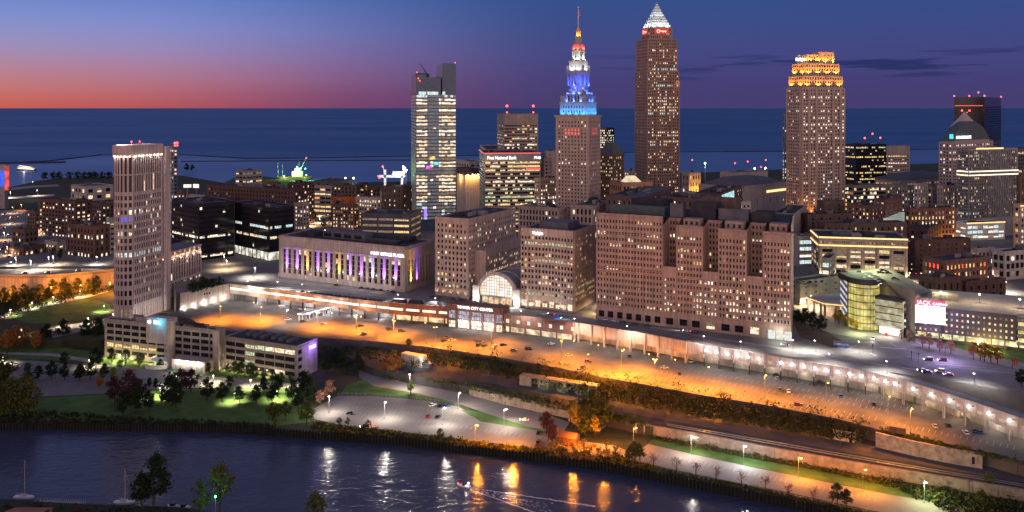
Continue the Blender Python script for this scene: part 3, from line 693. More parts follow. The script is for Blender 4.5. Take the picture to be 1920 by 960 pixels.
# ================================================================== office building with a bowed front and its twin either side of the arch
q = bld('office_building', 'brown stone office building with bowed front, right of the glass arch', 1078, 562, 0, 436, 980, 1116, 27, 'stone2', bay=2.55, st=3.75, fw=.56, fh=.55,
        lit=make_lit(.12, .28, .75, 'yel', .5, 3), units=0, left=False, nr=12, mt=3.2, mbm=6)
N_, Lc, Rc = q['N'], q['L'], q['R']; z1 = q['z1']; tb = q['t']
ul, nl, LL = uv(Lc, N_)
cv = []
for i in range(9):                                     # concave sweep of the street front
    f = i / 8; cv.append(Lc + (N_ - Lc) * f + nl.to_2d() * (1.7 + 1.2 * math.cos(f * 2 * math.pi)))
mb = MB(); wins = []
for i in range(8): 
    wins += [w[:6] + (i * 2 + w[6], 0, 12, 16) if False else w for w in []]
    ws = facade(mb, cv[i], cv[i + 1], 7.5, z1, 2, 11, .6, .55, .4, mx=.1, mb_=.5, mt=3.2)
    wins += [w[:6] + (i * 2 + w[6], 11, 16) for w in ws]
    ws = facade(mb, cv[i], cv[i + 1], 0, 7.5, 1, 1, .7, .7, .5, mx=.1, mb_=.4, mt=1.4); wins += [w[:5] + (99, i, 1, 8) for w in ws]
mb.prism([c for c in cv] + [N_, Lc], z1 - .02, z1 + 1.1)
mb.build('bowed_wall', M['stone2'], tb)
lf = make_lit(.10, .25, .8, 'yel', .5, 21)
add_windows(tb, wins, lambda r, c, *_: ('g' if (r == 9 and random.random() < .9) else ('w' if r == 99 else ('g' if r == 6 and 3 < c < 14 else lf(r, c)))), 60, (2, 1))
rb = MB(); c_ = (N_ + Lc + Rc + q['B']) / 4
rb.prism([c_ + (p - c_) * .55 for p in q['poly']], z1, z1 + 4.5); rb.build('rooftop_house', M['roof2'], tb)
pz = W(0, 0, -1) if False else None
text_obj('Skylight', 2.6, V3(Lc + (N_ - Lc) * .22 + nl.to_2d() * 2.6, z1 - 2.6), ul, (0, 0, 1), E['sign'], tb, 'sign', .2)
for i in range(6):
    p = Lc + (N_ - Lc) * (.06 + i * .17) + nl.to_2d() * 3.4; light('facade_light', V3(p, 1.), (1, .85, .6), 420, tb, 'SPOT', .2, V3(p - nl.to_2d() * 1.2, 9), 95)

q = bld('office_building', 'brown stone office building with long lower wing, left of the glass arch', 878, 602, 0, 413, 816, 967, 27, 'stone2', bay=3.05, st=3.75, fw=.48, fh=.55,
        lit=make_lit(.13, .2, .6, 'mix', .4, 8), units=3, mt=2.6, mbm=6)
N_, Lc, Rc = q['N'], q['L'], q['R']; tb = q['t']; ur, nr_, LR = uv(N_, Rc)
mb = MB(); a0 = N_ + (Rc - N_) * .12; b0 = Rc.copy(); w0 = nr_.to_2d() * 9
wins = facade(mb, a0 + w0, b0 + w0, 0, 33, 26, 7, .5, .6, .4, mx=.6, mb_=5, mt=4)
quadwall(mb, a0, a0 + w0, 0, 33); quadwall(mb, b0 + w0, b0, 0, 33); mb.poly([V3(a0, 33), V3(a0 + w0, 33), V3(b0 + w0, 33), V3(b0, 33)])
mb.obox(V3(a0 + w0, 33), V3(b0 - a0, 0), -nr_ * .5, (0, 0, 1)); mb.build('lower_wing', M['stone2'], tb)
add_windows(tb, wins, lambda r, c, *_: ('w' if (r in (0, 1, 3, 5) and random.random() < (.85 if r in (0, 3) else .5) and r != 6) else ('dark' if random.random() < .9 else 'y')), 60, (1, 1))
ul, nl, LL = uv(Lc, N_)
mb = MB(); mb.obox(V3(Lc + nl.to_2d() * .02, 13), ul * LL, nl * .5, (0, 0, .6)); mb.obox(V3(Lc + nl.to_2d() * .02, 6.3), ul * LL, nl * .6, (0, 0, .5)); mb.build('string_course', M['stone2'], tb)
for i in range(5):
    p = Lc + (N_ - Lc) * (.04 + i * .22) + nl.to_2d() * 1.3; light('facade_light', V3(p, .8), (1, .75, .42), 320, tb, 'SPOT', .2, V3(p - nl.to_2d() * .8, 8), 80)

# glass arch between the two
A = W(888, 566, 0); Bq = W(975, 577, 0); u, n, L = uv(A, Bq)
t = thing('glass_arch', 'barrel-vaulted glass arch entrance hall glowing between two brown office buildings', 'atrium', A)
C0 = (A + Bq) / 2; r = 14.0; zc = 6.0
mb = MB(); wb = MB()
NA = 18
arc = [(math.cos(math.pi * i / NA), math.sin(math.pi * i / NA)) for i in range(NA + 1)]
for i in range(NA):                                    # front ring and vault ribs
    for (d0, dp, r0, r1) in ((0, 2.0, 1.0, 1.16), (14, 1., 1.0, 1.06), (28, 1., 1.0, 1.06), (42, 1., 1.0, 1.06)):
        p = [C0 - u * arc[j][0] * r * rr + Vector((0, 0, zc + arc[j][1] * r * rr)) - n * d0 for j in (i, i + 1) for rr in (r0, r1)]
        f = -n * dp; a_, b_, c_, d_ = p[0], p[1], p[3], p[2]
        for qd in ((a_, b_, c_, d_), (b_, b_ + f, c_ + f, c_), (a_, d_, d_ + f, a_ + f), (a_ + f, d_ + f, c_ + f, b_ + f)): mb.poly(qd)
for s in (-1, 1):
    o = C0 + u * s * (r + 1.8) - u * 2.6; mb.obox(o + n * .8, u * 5.2, -n * 5, (0, 0, 11)); mb.obox(o + n * 1.2 - u * .4, u * 6, -n * 5.8, (0, 0, 1.0)) if False else None
    mb.obox(o + n * 1.1 - u * .3 + Vector((0, 0, 11)), u * 5.8, -n * 5.6, (0, 0, .9))
mb.build('arch_frame', M['pale'], t)
vb = MB()
for i in range(NA):
    a_, b_ = [C0 - u * arc[j][0] * r * 1.02 + Vector((0, 0, zc + arc[j][1] * r * 1.02)) - n * 2 for j in (i, i + 1)]
    vb.poly([a_, b_, b_ - n * 50, a_ - n * 50])
vb.build('vault', mat('vault_glass', (.22, .20, .18), .35, .2), t)
gb = MB(); gb.poly([C0 - u * a * r + Vector((0, 0, zc + s * r)) - n * .8 for a, s in arc])
gb.build('fan_window', emat('lit_arch_glass', (1, .93, .86), 1.15, .25, .3), t)
fb = MB()
for k in range(-6, 7):
    x = k * r / 7; h = math.sqrt(r * r - x * x); fb.obox(C0 + u * (x - .11) + Vector((0, 0, zc)) - n * .7, u * .22, n * .2, (0, 0, h))
for k in range(1, 7):
    z = k * r / 7; w = math.sqrt(r * r - z * z); fb.obox(C0 - u * w + Vector((0, 0, zc + z - .1)) - n * .68, u * 2 * w, n * .18, (0, 0, .2))
fb.build('glazing_bars', M['steel'], t)
eb = MB()
for k in range(5): eb.obox(C0 + u * (-11.5 + k * 4.7) - n * .9 + Vector((0, 0, .3)), u * 4.1, n * .1, (0, 0, 4.3))
eb.build('shopfront', emat('lit_entrance', (1, .76, .5), .8, .6, .4), t)
eb = MB(); eb.obox(C0 - u * r - n * 1 + Vector((0, 0, 4.9)), u * 2 * r, n * .6, (0, 0, 1.1)); eb.build('fascia', M['pale'], t)
for s in (-1, 1): light('portal_light', C0 + u * s * (r + 1.8) + n * 4 + Vector((0, 0, 4)), (1, .95, .9), 1100, t)

# ================================================================== former post office with purple and gold uplit piers
N0 = W(760, 548, 0).to_2d(); q0 = corners(760, W(760, 548, 0).y, 523, 813, 28)
N0, L0, R0, B0 = q0; z1 = 32.2
t = thing('post_office', 'long stone hall with purple and gold lit piers and tall dark windows', 'public building', V3(N0, 0))
mb = MB(); wins = []
u, n, LL = uv(L0, N0); ur, nr_, LR = uv(N0, R0)
ncl = 22; ncr = 8
for (a, b, nc) in ((L0, N0, ncl), (N0, R0, ncr)):
    wins += facade(mb, a, b, 0, z1, nc, 5, .5, .93, 1.0, mx=3.2, mb_=3.6, mt=9.2)
quadwall(mb, R0, B0, 0, z1); quadwall(mb, B0, L0, 0, z1)
parapet(mb, q0[1:2] + [N0, R0, B0] if False else [L0, N0, R0, B0], z1, .9, .6)
mb.build('wall', M['beige'], t)
mb = MB(); cornice(mb, [L0, N0, R0, B0], z1 - 1.3, .9, 1.0); mb.obox(V3(L0 + n.to_2d() * .02, 24.2), u * LL, n * .35, (0, 0, .5)); mb.obox(V3(L0 + n.to_2d() * .02, 0), u * LL, n * .9, (0, 0, 3.2)); mb.build('cornice', M['beige'], t)
rb = MB(); rb.poly([V3(p, z1 + .05) for p in inset([L0, N0, R0, B0], .4)]); rb.build('roof', M['roof'], t)
def rel(s, d): return N0 + (L0 - N0) * s + (R0 - N0) * d
for (s, d, w, dd, hh, mm) in ((.38, .34, .34, .3, 5, 'roof2'), (.78, .3, .12, .4, 3, 'roof'), (.12, .25, .2, .2, 2.2, 'metal'), (.1, .6, .6, .25, 4, 'roof')):
    ub = MB(); o = rel(s, d); ub.obox(V3(o, z1 + .06), V3((L0 - N0) * w, 0), V3((R0 - N0) * dd, 0), (0, 0, hh)); pa = ub.build('rooftop_unit', M[mm], t)
    if hh == 5:
        vb = MB()
        for k in range(4): vb.obox(V3(o + (L0 - N0) * w * (.08 + k * .24) + n.to_2d() * .05, z1 + 1), V3((L0 - N0) * w * .17, 0), n * .1, (0, 0, 3.2))
        vb.build('vent', M['dkglass'], pa)
add_windows(t, wins, lambda r, c, nr, nc: ('w' if random.random() < (.16 if r in (0, 4) else .05) else 'dark'), 100, (2, 3))
PUR, GLD, LIL = (.26, .08, 1), (1, .58, .06), (.32, .34, 1)
seq = [PUR, PUR, GLD, PUR, PUR, GLD, PUR, PUR, LIL, PUR, PUR]
cw = (LL - 6.4) / ncl
for i, c in enumerate(seq):
    s = 3.2 + cw * (1 + 2 * i) + 0.; base = V3(L0, 0) + u * s + n * 1.35 + Vector((0, 0, 3.4))
    light('pier_light', base, c, 90000 if c is not GLD else 46000, t, 'SPOT', .12, base + Vector((0, 0, 16)) - n * 1.35, 28, 1.)
    mb = MB(); mb.ball(base + n * .7 - Vector((0, 0, .6)), .35); mb.build('uplight', E['signpurple'] if c is not GLD else E['goldstrip'], t)
cw = (LR - 6.4) / ncr
for i, c in ((1, GLD), (3, PUR)):
    s = 3.2 + cw * (i + (0 if i == 1 else 0)); base = V3(N0, 0) + ur * s + nr_ * 1.3 + Vector((0, 0, 3.4)); light('pier_light', base, c, 52000, t, 'SPOT', .12, base + Vector((0, 0, 11)) - nr_ * 1.3, 34, 1.)
text_obj('POST OFFICE PLAZA', 3.3, V3(N0, 25.2) - u * 31 + n * .5, u, (0, 0, 1), E['sign'], t, 'sign', .15)
for i in range(7): light('street_glow', V3(L0, 0) + u * (8 + 16 * i) + n * 9 + Vector((0, 0, 7)), (1, .9, .85), 700, t)

# ================================================================== floodlit tower with the stepped spire
ND = 848; N0, L0, R0, B0 = corners(1104, ND, 1042, 1126, 27); zs = ZA(219, ND)
t = thing('stepped_tower', 'tall stone tower with blue, white and red floodlit spire', 'skyscraper', V3(N0, 0))
mb = MB(); wins = facade(mb, L0, N0, 0, zs, 9, 32, .42, .5, .5, mx=2.2, mb_=2, mt=3.5); nl_ = len(wins)
wins += facade(mb, N0, R0, 0, zs, 9, 32, .5, .62, .5, mx=2., mb_=2, mt=3.5)
quadwall(mb, R0, B0, 0, zs); quadwall(mb, B0, L0, 0, zs); mb.build('shaft', M['stone2'], t)
mb = MB(); cornice(mb, [L0, N0, R0, B0], zs - .2, 1.6, 1.2); cornice(mb, [L0, N0, R0, B0], zs - 13, .7, .4); mb.build('cornice', M['stone2'], t)
lf = make_lit(.07, .12, .6, 'mix', .4, 4)
def tlit(r, c, *_):
    if 28 <= r <= 29 and 2 <= c <= 6: return 'r'
    return lf(r, c)
add_windows(t, wins, tlit, 100, (1, 2))
Cc = (L0 + R0) / 2; uu, nn, LL = uv(L0, N0); ur, nr_, LR = uv(N0, R0); DC = Cc.y
def zy(y): return ZA(y, DC)
def sq(half, half2=None):
    h2 = half2 or half; return [Cc - uu.to_2d() * half + nn.to_2d() * h2, Cc + uu.to_2d() * half + nn.to_2d() * h2, Cc + uu.to_2d() * half - nn.to_2d() * h2, Cc - uu.to_2d() * half - nn.to_2d() * h2]
def ring(r, n=20): return [Cc + Vector((math.cos(2 * math.pi * i / n), math.sin(2 * math.pi * i / n))) * r for i in range(n)]
pale = mat('floodlit_stone', (.30, .29, .27), var=.08)
za, zb_, zc_, zd, ze, zf, zg = zs + 1.4, zy(193), zy(177), zy(168), zy(161), zy(135), zy(115.5)
zh, zi, zj, zk, zl, zm = zy(94.5), zy(83), zy(71), zy(60), zy(47), zy(13)
mb = MB(); wins = []
q = sq(14.2); 
for i in range(4): wins += facade(mb, q[i], q[(i + 1) % 4], za, zb_, 8, 2, .4, .5, .7, mx=2.5, mb_=1.5, mt=1.5)
mb.poly([V3(p, zb_) for p in q]); cornice(mb, q, zb_ - .5, 1.1, .6)
for s in (-1, 1):
    for d in (-1, 1): mb.prism(ring(2.2, 8) if False else [Cc + uu.to_2d() * (s * 11.5 + a) + nn.to_2d() * (d * 11.5 + b) for a, b in ((-2.2, 2.2), (2.2, 2.2), (2.2, -2.2), (-2.2, -2.2))], zb_, zc_ - 1.5)
q = sq(8.5, 12.2); q2 = sq(12.2, 8.5)
for qq in (q, q2):
    for i in range(4):
        big = ((qq[(i + 1) % 4] - qq[i]).length > 20)
        wins += facade(mb, qq[i], qq[(i + 1) % 4], zb_, zc_ + (1.5 if not big else 0), 4 if not big else 0, 1, .45, .72, .8, mx=1.5, mb_=1., mt=1.6)
    mb.poly([V3(p, zc_) for p in qq])
mb.build('lower_tier', pale, t)
mb = MB(); q = ring(10.2, 16)
mb.prism(ring(10.4, 20), zc_ - 1, zd); mb.prism(ring(9.6, 20), zd, ze); 
for i in range(8):
    a = 2 * math.pi * (i + .5) / 8; d = Vector((math.cos(a), math.sin(a))); p = Cc + d * 9.6; w2 = Vector((-d.y, d.x)) * .6
    wins.append((V3(p + d * .05, (zd + ze) / 2), Vector((-d.y, d.x, 0)), V3(d, 0), 1.6, 2.2, 50, i, 1, 1))
mb.prism(ring(9.2, 20), ze, zf - 2.2); mb.prism(ring(11.6, 20), ze - .2, ze + 1.0); mb.prism(ring(11.8, 20), zf - 2.4, zf, bottom=True)
for i in range(18):
    a = 2 * math.pi * i / 18; p = Cc + Vector((math.cos(a), math.sin(a))) * 10.7; mb.tube(V3(p, ze + 1), V3(p, zf - 2.4), .62, .55, 8, 0, False)
mb.build('colonnaded_drum', pale, t)
mb = MB(); q = sq(7.3)
for i in range(4): wins += facade(mb, q[i], q[(i + 1) % 4], zf, zg, 3, 1, .25, .4, .5, mx=1.5, mb_=3, mt=3)
mb.poly([V3(p, zg) for p in q]); cornice(mb, q, zg - .4, .9, .4)
for p in sq(8.6): mb.prism([p + Vector((math.cos(k * math.pi / 4), math.sin(k * math.pi / 4))) * 1.1 for k in range(8)], zf, zf + 5.5); mb.ball(V3(p, zf + 5.9), 1.0)
mb.prism(ring(5.0, 16), zg, zh - 1); mb.prism(ring(6.9, 16), zh - 1.2, zh, bottom=True); mb.prism(ring(6.9, 16), zg, zg + .9)
for i in range(14):
    a = 2 * math.pi * i / 14; p = Cc + Vector((math.cos(a), math.sin(a))) * 6.0; mb.tube(V3(p, zg + .9), V3(p, zh - 1.2), .5, .45, 8, 0, False)
mb.build('white_lantern', pale, t)
mb = MB(); prof = [(6.6, zh), (6.6, zh + 2.6), (5.6, zi), (4.0, zi + 3), (3.3, zj), (2.9, zj + 1.2)]
for (r0, a), (r1, b) in zip(prof, prof[1:]): mb.prism(ring(r0, 16), a, b, pts2=ring(r1, 16))
for i in range(12):
    a = 2 * math.pi * i / 12; p = Cc + Vector((math.cos(a), math.sin(a))) * 6.4; mb.tube(V3(p, zh), V3(p, zh + 3.4), .4, .3, 6)
mb.build('cone_roof', pale, t)
mb = MB(); mb.prism(ring(2.3, 12), zj + 1.2, zk); mb.prism(ring(2.9, 12), zk, zk + 1, bottom=True); mb.prism(ring(2.3, 12), zk + 1, zl, pts2=ring(.4, 12)); mb.build('gold_finial', mat('gilded_copper', (.55, .42, .2), .4, .1), t)
mb = MB(); mb.tube(V3(Cc, zl), V3(Cc, zm), .42, .2, 6); mb.ball(V3(Cc, zm), .6); mb.build('flagpole', M['white'], t)
mb = MB()
for k in range(6):
    a = V3(Cc, zm - 3 - k * .9) ; mb.poly([a + uu * (.25 + 0), a + uu * 2.0 + nn * (.3 * (k % 2)) - Vector((0, 0, .7)), a + uu * 2.0 + nn * .3 * ((k + 1) % 2) - Vector((0, 0, 1.6)), a + uu * .25 - Vector((0, 0, .9))])
mb.build('flag', mat('flag_cloth', (.5, .12, .13), .8, .3, 1.), t)
add_windows(t, [w for w in wins], lambda r, c, *_: 'ww' if (r == 50 and c in (5, 6)) else 'dark', 60, (1, 1))
BL, CY_, WH, RD, GO = (.015, .075, 1), (.02, .30, 1), (.9, .95, 1), (1, .03, .01), (1, .5, .05)
un, nn2, ur2 = uu, nn, nr_
def floods(dist, z, zt, col, pw, k=3, spread=9., ang=90, lat=1.):
    for (d, v) in ((nn, uu), (-nr_ * -1, ur)):
        for i in range(k):
            o = (i - (k - 1) / 2) * spread
            p = V3(Cc, z) + d * dist + v * o; light('floodlight', p, col, pw, t, 'SPOT', .3, V3(Cc, zt) + v * o * lat + d * (dist - 5.5) * .55, ang, .8)
floods(18.6, za + .6, zb_, CY_, 3400, 4, 7.4, 110)
floods(13.6, zb_ + 1.2, zc_, BL, 4200, 3, 8, 100)
floods(14.0, zc_ + .5, zd + 3, BL, 4200, 3, 6, 110)
floods(12.6, ze - .3, zf, BL, 6000, 3, 7, 110)
floods(11.6, zf + .4, zg, WH, 2300, 2, 7, 100)
floods(8.4, zg + .6, zh, WH, 2400, 2, 5, 110)
floods(7.6, zh + .4, zj, RD, 5200, 2, 5, 110)
floods(4.2, zj + .8, zl, GO, 1300, 1, 5, 120)
# its two lower wings
q = bld('wing_building', 'stone wing with glowing white terrace roof, left of the spired tower', 1048, 815, 0, 392, 972, 1062, 27, 'stone2', bay=3.4, st=5.5, fw=.5, fh=.7, lit=make_lit(.14, .3, .6, 'warm', .4, 33), units=2, corn=1.0, roof='roof2')
for s in (.25, .5, .75): light('roof_light', V3(q['N'] + (q['L'] - q['N']) * s + (q['R'] - q['N']) * .7, q['z1'] + 4), (1, .95, .9), 2600, q['t']); beacon(q['t'], V3(q['N'] + (q['L'] - q['N']) * s + (q['R'] - q['N']) * .7, q['z1'] + 4), 'white', .5, h=4, name='roof_lamp')
q = bld('wing_building', 'stone wing with arched windows and dark roof, right of the spired tower', 1112, 810, 0, 388, 1070, 1146, 27, 'stone2', bay=4.2, st=6.5, fw=.5, fh=.66, lit=make_lit(.2, .2, .6, 'white', .4, 34), units=3, corn=.8, roof='slate')

# ================================================================== pyramid-topped granite skyscraper
KD = 1131; N0, L0, R0, B0 = corners(1213, KD, 1190, 1274, 77)
t = thing('pyramid_skyscraper', 'tallest brown skyscraper with a glowing white stepped pyramid crown', 'skyscraper', V3(N0, 0))
def sc_poly(f): 
    c = (L0 + R0) / 2; return [c + (p - c) * f for p in (L0, N0, R0, B0)]
zt = [0, ZA(300, KD), ZA(133, KD), ZA(72, KD), ZA(50, KD)]
mb = MB(); wins = []
base = sc_poly(1.04); mid_ = sc_poly(1.0); up = sc_poly(.93); top = sc_poly(.70)
for (pl, a, b) in ((mid_, 0, zt[2]), (up, zt[2], zt[3]), (top, zt[3], zt[4])):
    nr = int((b - a - 1) / 4.05); 
    for i, nc in ((0, 9), (1, 16)):
        nc = nc if pl is not top else int(nc * .7)
        wins += [w + () for w in facade(mb, pl[i], pl[i + 1], a, b, nc, nr, .5, .52, .4, mx=1.4, mb_=.5, mt=.5)]
    quadwall(mb, pl[2], pl[3], a, b); quadwall(mb, pl[3], pl[0], a, b); mb.poly([V3(p, b) for p in pl])
ur, nr_, LR = uv(N0, R0)
for s in (.0, .25, .72, .97):                          # full-height piers on the bright face
    p = V3(N0, 0) + ur * (LR * s); mb.obox(p + nr_ * .02, ur * 1.4, nr_ * 1.2, (0, 0, zt[2] - 6 - 8 * (s in (0., .97))))
mb.obox(V3(N0, 0) + ur * LR * .27 + nr_ * .05, ur * LR * .45, nr_ * .0 + nr_ * .0 + nr_ * .01, (0, 0, .1))
mb.build('shaft', M['granite'], t)
lf = make_lit(.15, .32, .62, 'mix', .5, 14); lf2 = make_lit(.02, .04, .3, 'dim', .3, 15)
add_windows(t, wins, lambda r, c, nr, nc: (lf2(r, c) if nc < 12 else lf(r, c)), 100)
mb = MB(); zz = zt[4]; zt_ = ZA(3, KD)                       # stepped, slightly concave crown
lv = 9
for i in range(lv):
    f0 = .60 * (1 - i / lv) ** 1.1 + .02; f1 = .60 * (1 - (i + 1) / lv) ** 1.1 + .02
    a, b = zz + (zt_ - zz) * (i / lv), zz + (zt_ - zz) * ((i + 1) / lv)
    mb.prism(sc_poly(f0), a, b, pts2=sc_poly(f1 + (f0 - f1) * .72))
mb.build('crown', mat('crown_metal', (.55, .6, .6), .4, .1), t)
mb = MB(); c_ = (L0 + R0) / 2; mb.tube(V3(c_, zt_), V3(c_, zt_ + 14), .35, .15, 6); mb.build('mast', M['steel'], t)
for (d, v, w) in ((nr_, ur, LR), (uv(L0, N0)[1], uv(L0, N0)[0], uv(L0, N0)[2])):
    for i in range(3):
        p = V3(c_, zt[4] + 1.5) + d * 19 + v * (i - 1) * 12; light('crown_light', p, (.85, 1, .98), 1500, t, 'SPOT', .4, V3(c_, zt[4] + 18) + v * (i - 1) * 3, 110)
    for i in range(2): p = V3(c_, zt[4] + 15) + d * 13 + v * (i - .5) * 9; light('crown_light', p, (.85, 1, .98), 600, t, 'SPOT', .4, V3(c_, zt_) , 110)
# red sign panel with a key emblem on two faces
for (i, nm) in ((1, 0), (0, 1)):
    u, n, ln = uv(top[i], top[i + 1]); o = V3(top[i], 0) + u * ln * (.2 if i else .15) + n * .3 + Vector((0, 0, zt[4] - 8.6))
    w = ln * .62; mb = MB(); mb.obox(o, u * w, n * .4, (0, 0, 7.4)); sg = mb.build('sign', emat('sign_panel_red', (.8, .03, .015), .75), t)
    kb = MB(); c = o + u * w * .26 + n * .6 + Vector((0, 0, 3.7))
    for k in range(12):
        a0, a1 = 2 * math.pi * k / 12, 2 * math.pi * (k + 1) / 12
        pt = lambda a, r: c + u * math.cos(a) * r + Vector((0, 0, math.sin(a) * r)); kb.poly([pt(a0, 1.5), pt(a0, 2.4), pt(a1, 2.4), pt(a1, 1.5)])
    kb.obox(c + u * 2.3 + Vector((0, 0, -.5)), u * w * .45, n * .1, (0, 0, 1.)); kb.obox(c + u * (2.3 + w * .2) + Vector((0, 0, -2.)), u * 1., n * .1, (0, 0, 1.6)); kb.obox(c + u * (2.3 + w * .36) + Vector((0, 0, -2.)), u * 1.1, n * .1, (0, 0, 1.6))
    kb.build('emblem', emat('sign_key_light', (1, .72, .5), 1.6), sg)
p = V3(N0, 0) + ur * LR * .93 + nr_ * 3; light('facade_light', p + Vector((0, 0, zt[2] - 8)), (1, .5, .08), 3000, t, 'SPOT', .3, p - nr_ * 2 + Vector((0, 0, zt[2] - 30)), 60)

# ================================================================== amber crowned tower
AD = 996; N0, L0, R0, B0 = corners(1504, AD, 1474, 1585, 68)
t = thing('amber_crowned_tower', 'tan skyscraper with a stepped amber floodlit crown and a white sign', 'skyscraper', V3(N0, 0))
lv = [(1.0, 0, ZA(165, AD)), (.92, ZA(165, AD), ZA(142, AD)), (.80, ZA(142, AD), ZA(118, AD)), (.62, ZA(118, AD), ZA(101, AD))]
mb = MB(); wins = []
for f, a, b in lv:
    pl = sc_poly(f); nr = max(1, int((b - a - .8) / 4.0))
    for i, nc in ((0, 8), (1, 17)): wins += facade(mb, pl[i], pl[i + 1], a, b, int(nc * f), nr, .52, .5, .4, mx=1.5, mb_=.4, mt=.6)
    quadwall(mb, pl[2], pl[3], a, b); quadwall(mb, pl[3], pl[0], a, b); mb.poly([V3(p, b) for p in pl])
ur, nr_, LR = uv(N0, R0); ul, nl, LL = uv(L0, N0)
for s in (.12, .30, .68, .86): mb.obox(V3(N0, 0) + ur * (LR * s) + nr_ * .02, ur * 2.0, nr_ * 1.5, (0, 0, lv[0][2] - 5 * abs(s - .5)))
for s in (.05, .85): mb.obox(V3(L0, 0) + ul * (LL * s) + nl * .02, ul * 2.0, nl * 1.4, (0, 0, lv[0][2]))
c_ = (L0 + R0) / 2
pl = sc_poly(.62); uu, nn, ll = uv(pl[1], pl[2])
o = V3(pl[1] + (pl[2] - pl[1]) * .42, lv[3][2]) + nn * 1.5; mb.obox(o - Vector((0, 0, 22)), uu * ll * .55, -nn * 12, (0, 0, 25.5))
for k in range(4): mb.obox(o + uu * ll * (.06 + .125 * k) + nn * .02 - Vector((0, 0, 12)), uu * 1.1, nn * .6, (0, 0, 10))
mb.build('shaft', M['stone2'], t)
lf = make_lit(.16, .3, .72, 'white', .5, 24); lf2 = make_lit(.08, .1, .5, 'mix', .3, 25)
add_windows(t, wins, lambda r, c, nr, nc: ('dark' if nr < 10 else (lf2 if nc < 12 else lf)(r, c)), 100)
AMB = (1, .36, .025)
for f, a, b in lv[1:]:
    pl = sc_poly(f)
    for i in (0, 1):
        u, n, ln = uv(pl[i], pl[i + 1])
        for s in ((.2, .8) if i == 0 else (.1, .37, .63, .9)):
            p = V3(pl[i], a + 1) + u * ln * s + n * 3.6; light('crown_light', p, AMB, 6500, t, 'SPOT', .3, p - n * 3.2 + Vector((0, 0, 14)), 110)
for (s, z) in ((.04, 0), (.96, 0)): 
    p = V3(L0, 2) + ul * LL * s + nl * 4; light('crown_light', p, AMB, 16000, t, 'SPOT', .3, p - nl * 3.4 + Vector((0, 0, 40)), 50)
for s in (.04, .2): p = V3(N0, 2) + ur * LR * s + nr_ * 4; light('crown_light', p, AMB, 16000, t, 'SPOT', .3, p - nr_ * 3.4 + Vector((0, 0, 40)), 50)
pl = sc_poly(.62); u, n, ln = uv(pl[0], pl[1]); 
text_obj('Huntington', 6.0, V3(pl[0], lv[3][2] - 7) + u * 1 + n * 2 - u * 1.5, u, (0, 0, 1), E['sign'], t, 'sign', .3, squeeze=.62)
mb = MB(); mb.tube(V3(c_, lv[3][2] + 3), V3(c_, lv[3][2] + 9), .25, .1, 6); mb.build('mast', M['steel'], t)

# ================================================================== slim glass office tower
SD = 930; N0, L0, R0, B0 = corners(780, SD, 771, 855, 80)
t = thing('glass_office_tower', 'slim glass tower with bright white floors and notched roof', 'skyscraper', V3(N0, 0))
ur, nr_, LR = uv(N0, R0); ul, nl, LL = uv(L0, N0); zT, zS, zL = ZA(118, SD), ZA(148, SD), ZA(140, SD)
mb = MB(); z0f, z1f = 12, ZA(177, SD); nf = 36; fh = (z1f - z0f) / nf
def Q(s, d=0): return N0 + ur.to_2d() * s - nr_.to_2d() * d
DP = LL
for (a, b, n_) in ((Q(0), Q(LR), nr_), (L0, N0, nl)):
    for k in range(nf + 1):
        u, n, ln = uv(a, b); mb.obox(V3(a, z0f + k * fh - .75) + n * .02, u * ln, n * .35, (0, 0, 1.0 if k % 3 else 1.25))
    mb.obox(V3(a, 0), u * ln, -n * .3, (0, 0, z1f))
for s in (0, LR * .28, LR * .62, LR - .5): mb.obox(V3(Q(s), 0) + nr_ * .03, ur * .5, nr_ * .4, (0, 0, z1f))
mb.obox(V3(Q(LR), 0), -nr_ * DP, -ur * .3, (0, 0, z1f)); mb.obox(V3(L0, 0), ur * LR, nr_ * .3, (0, 0, z1f)) 
mb.build('curtain_wall', M['blglass'], t)
mb = MB(); mb.prism([Q(0), Q(LR * .62), Q(LR * .62, DP), Q(0, DP)], z1f, zS + 2); mb.prism([Q(LR * .655), Q(LR), Q(LR, DP * .8), Q(LR * .655, DP * .8)], z1f, zT)
mb.obox(V3(Q(0), zS + 2), ur * 11, -nr_ * .8, (0, 0, zL - zS)); mb.obox(V3(Q(0), zS + 2), ur * .8, -nr_ * DP, (0, 0, zL - zS)); mb.obox(V3(Q(0), zL + .2), ur * 11, -nr_ * 8, (0, 0, 1.5)); mb.obox(V3(Q(LR * .5), zS + 1), ur * LR * .16, -nr_ * 5, (0, 0, 2))
for k in range(6): mb.obox(V3(Q(.5), z1f + 1.5 + k * 2.9) + nr_ * .02, ur * (LR * .6), nr_ * .3, (0, 0, .5))
for k in range(11): mb.obox(V3(Q(LR * .665), z1f + 1.5 + k * 2.9) + nr_ * .02, ur * (LR * .33), nr_ * .3, (0, 0, .5))
mb.build('roof_screen', M['blglass'], t)
rng = random.Random(3); wins = []; ncx = 14
rowk = [rng.choice(['ww', 'ww', 'w', 'w', 'w', 'd']) for _ in range(nf)]
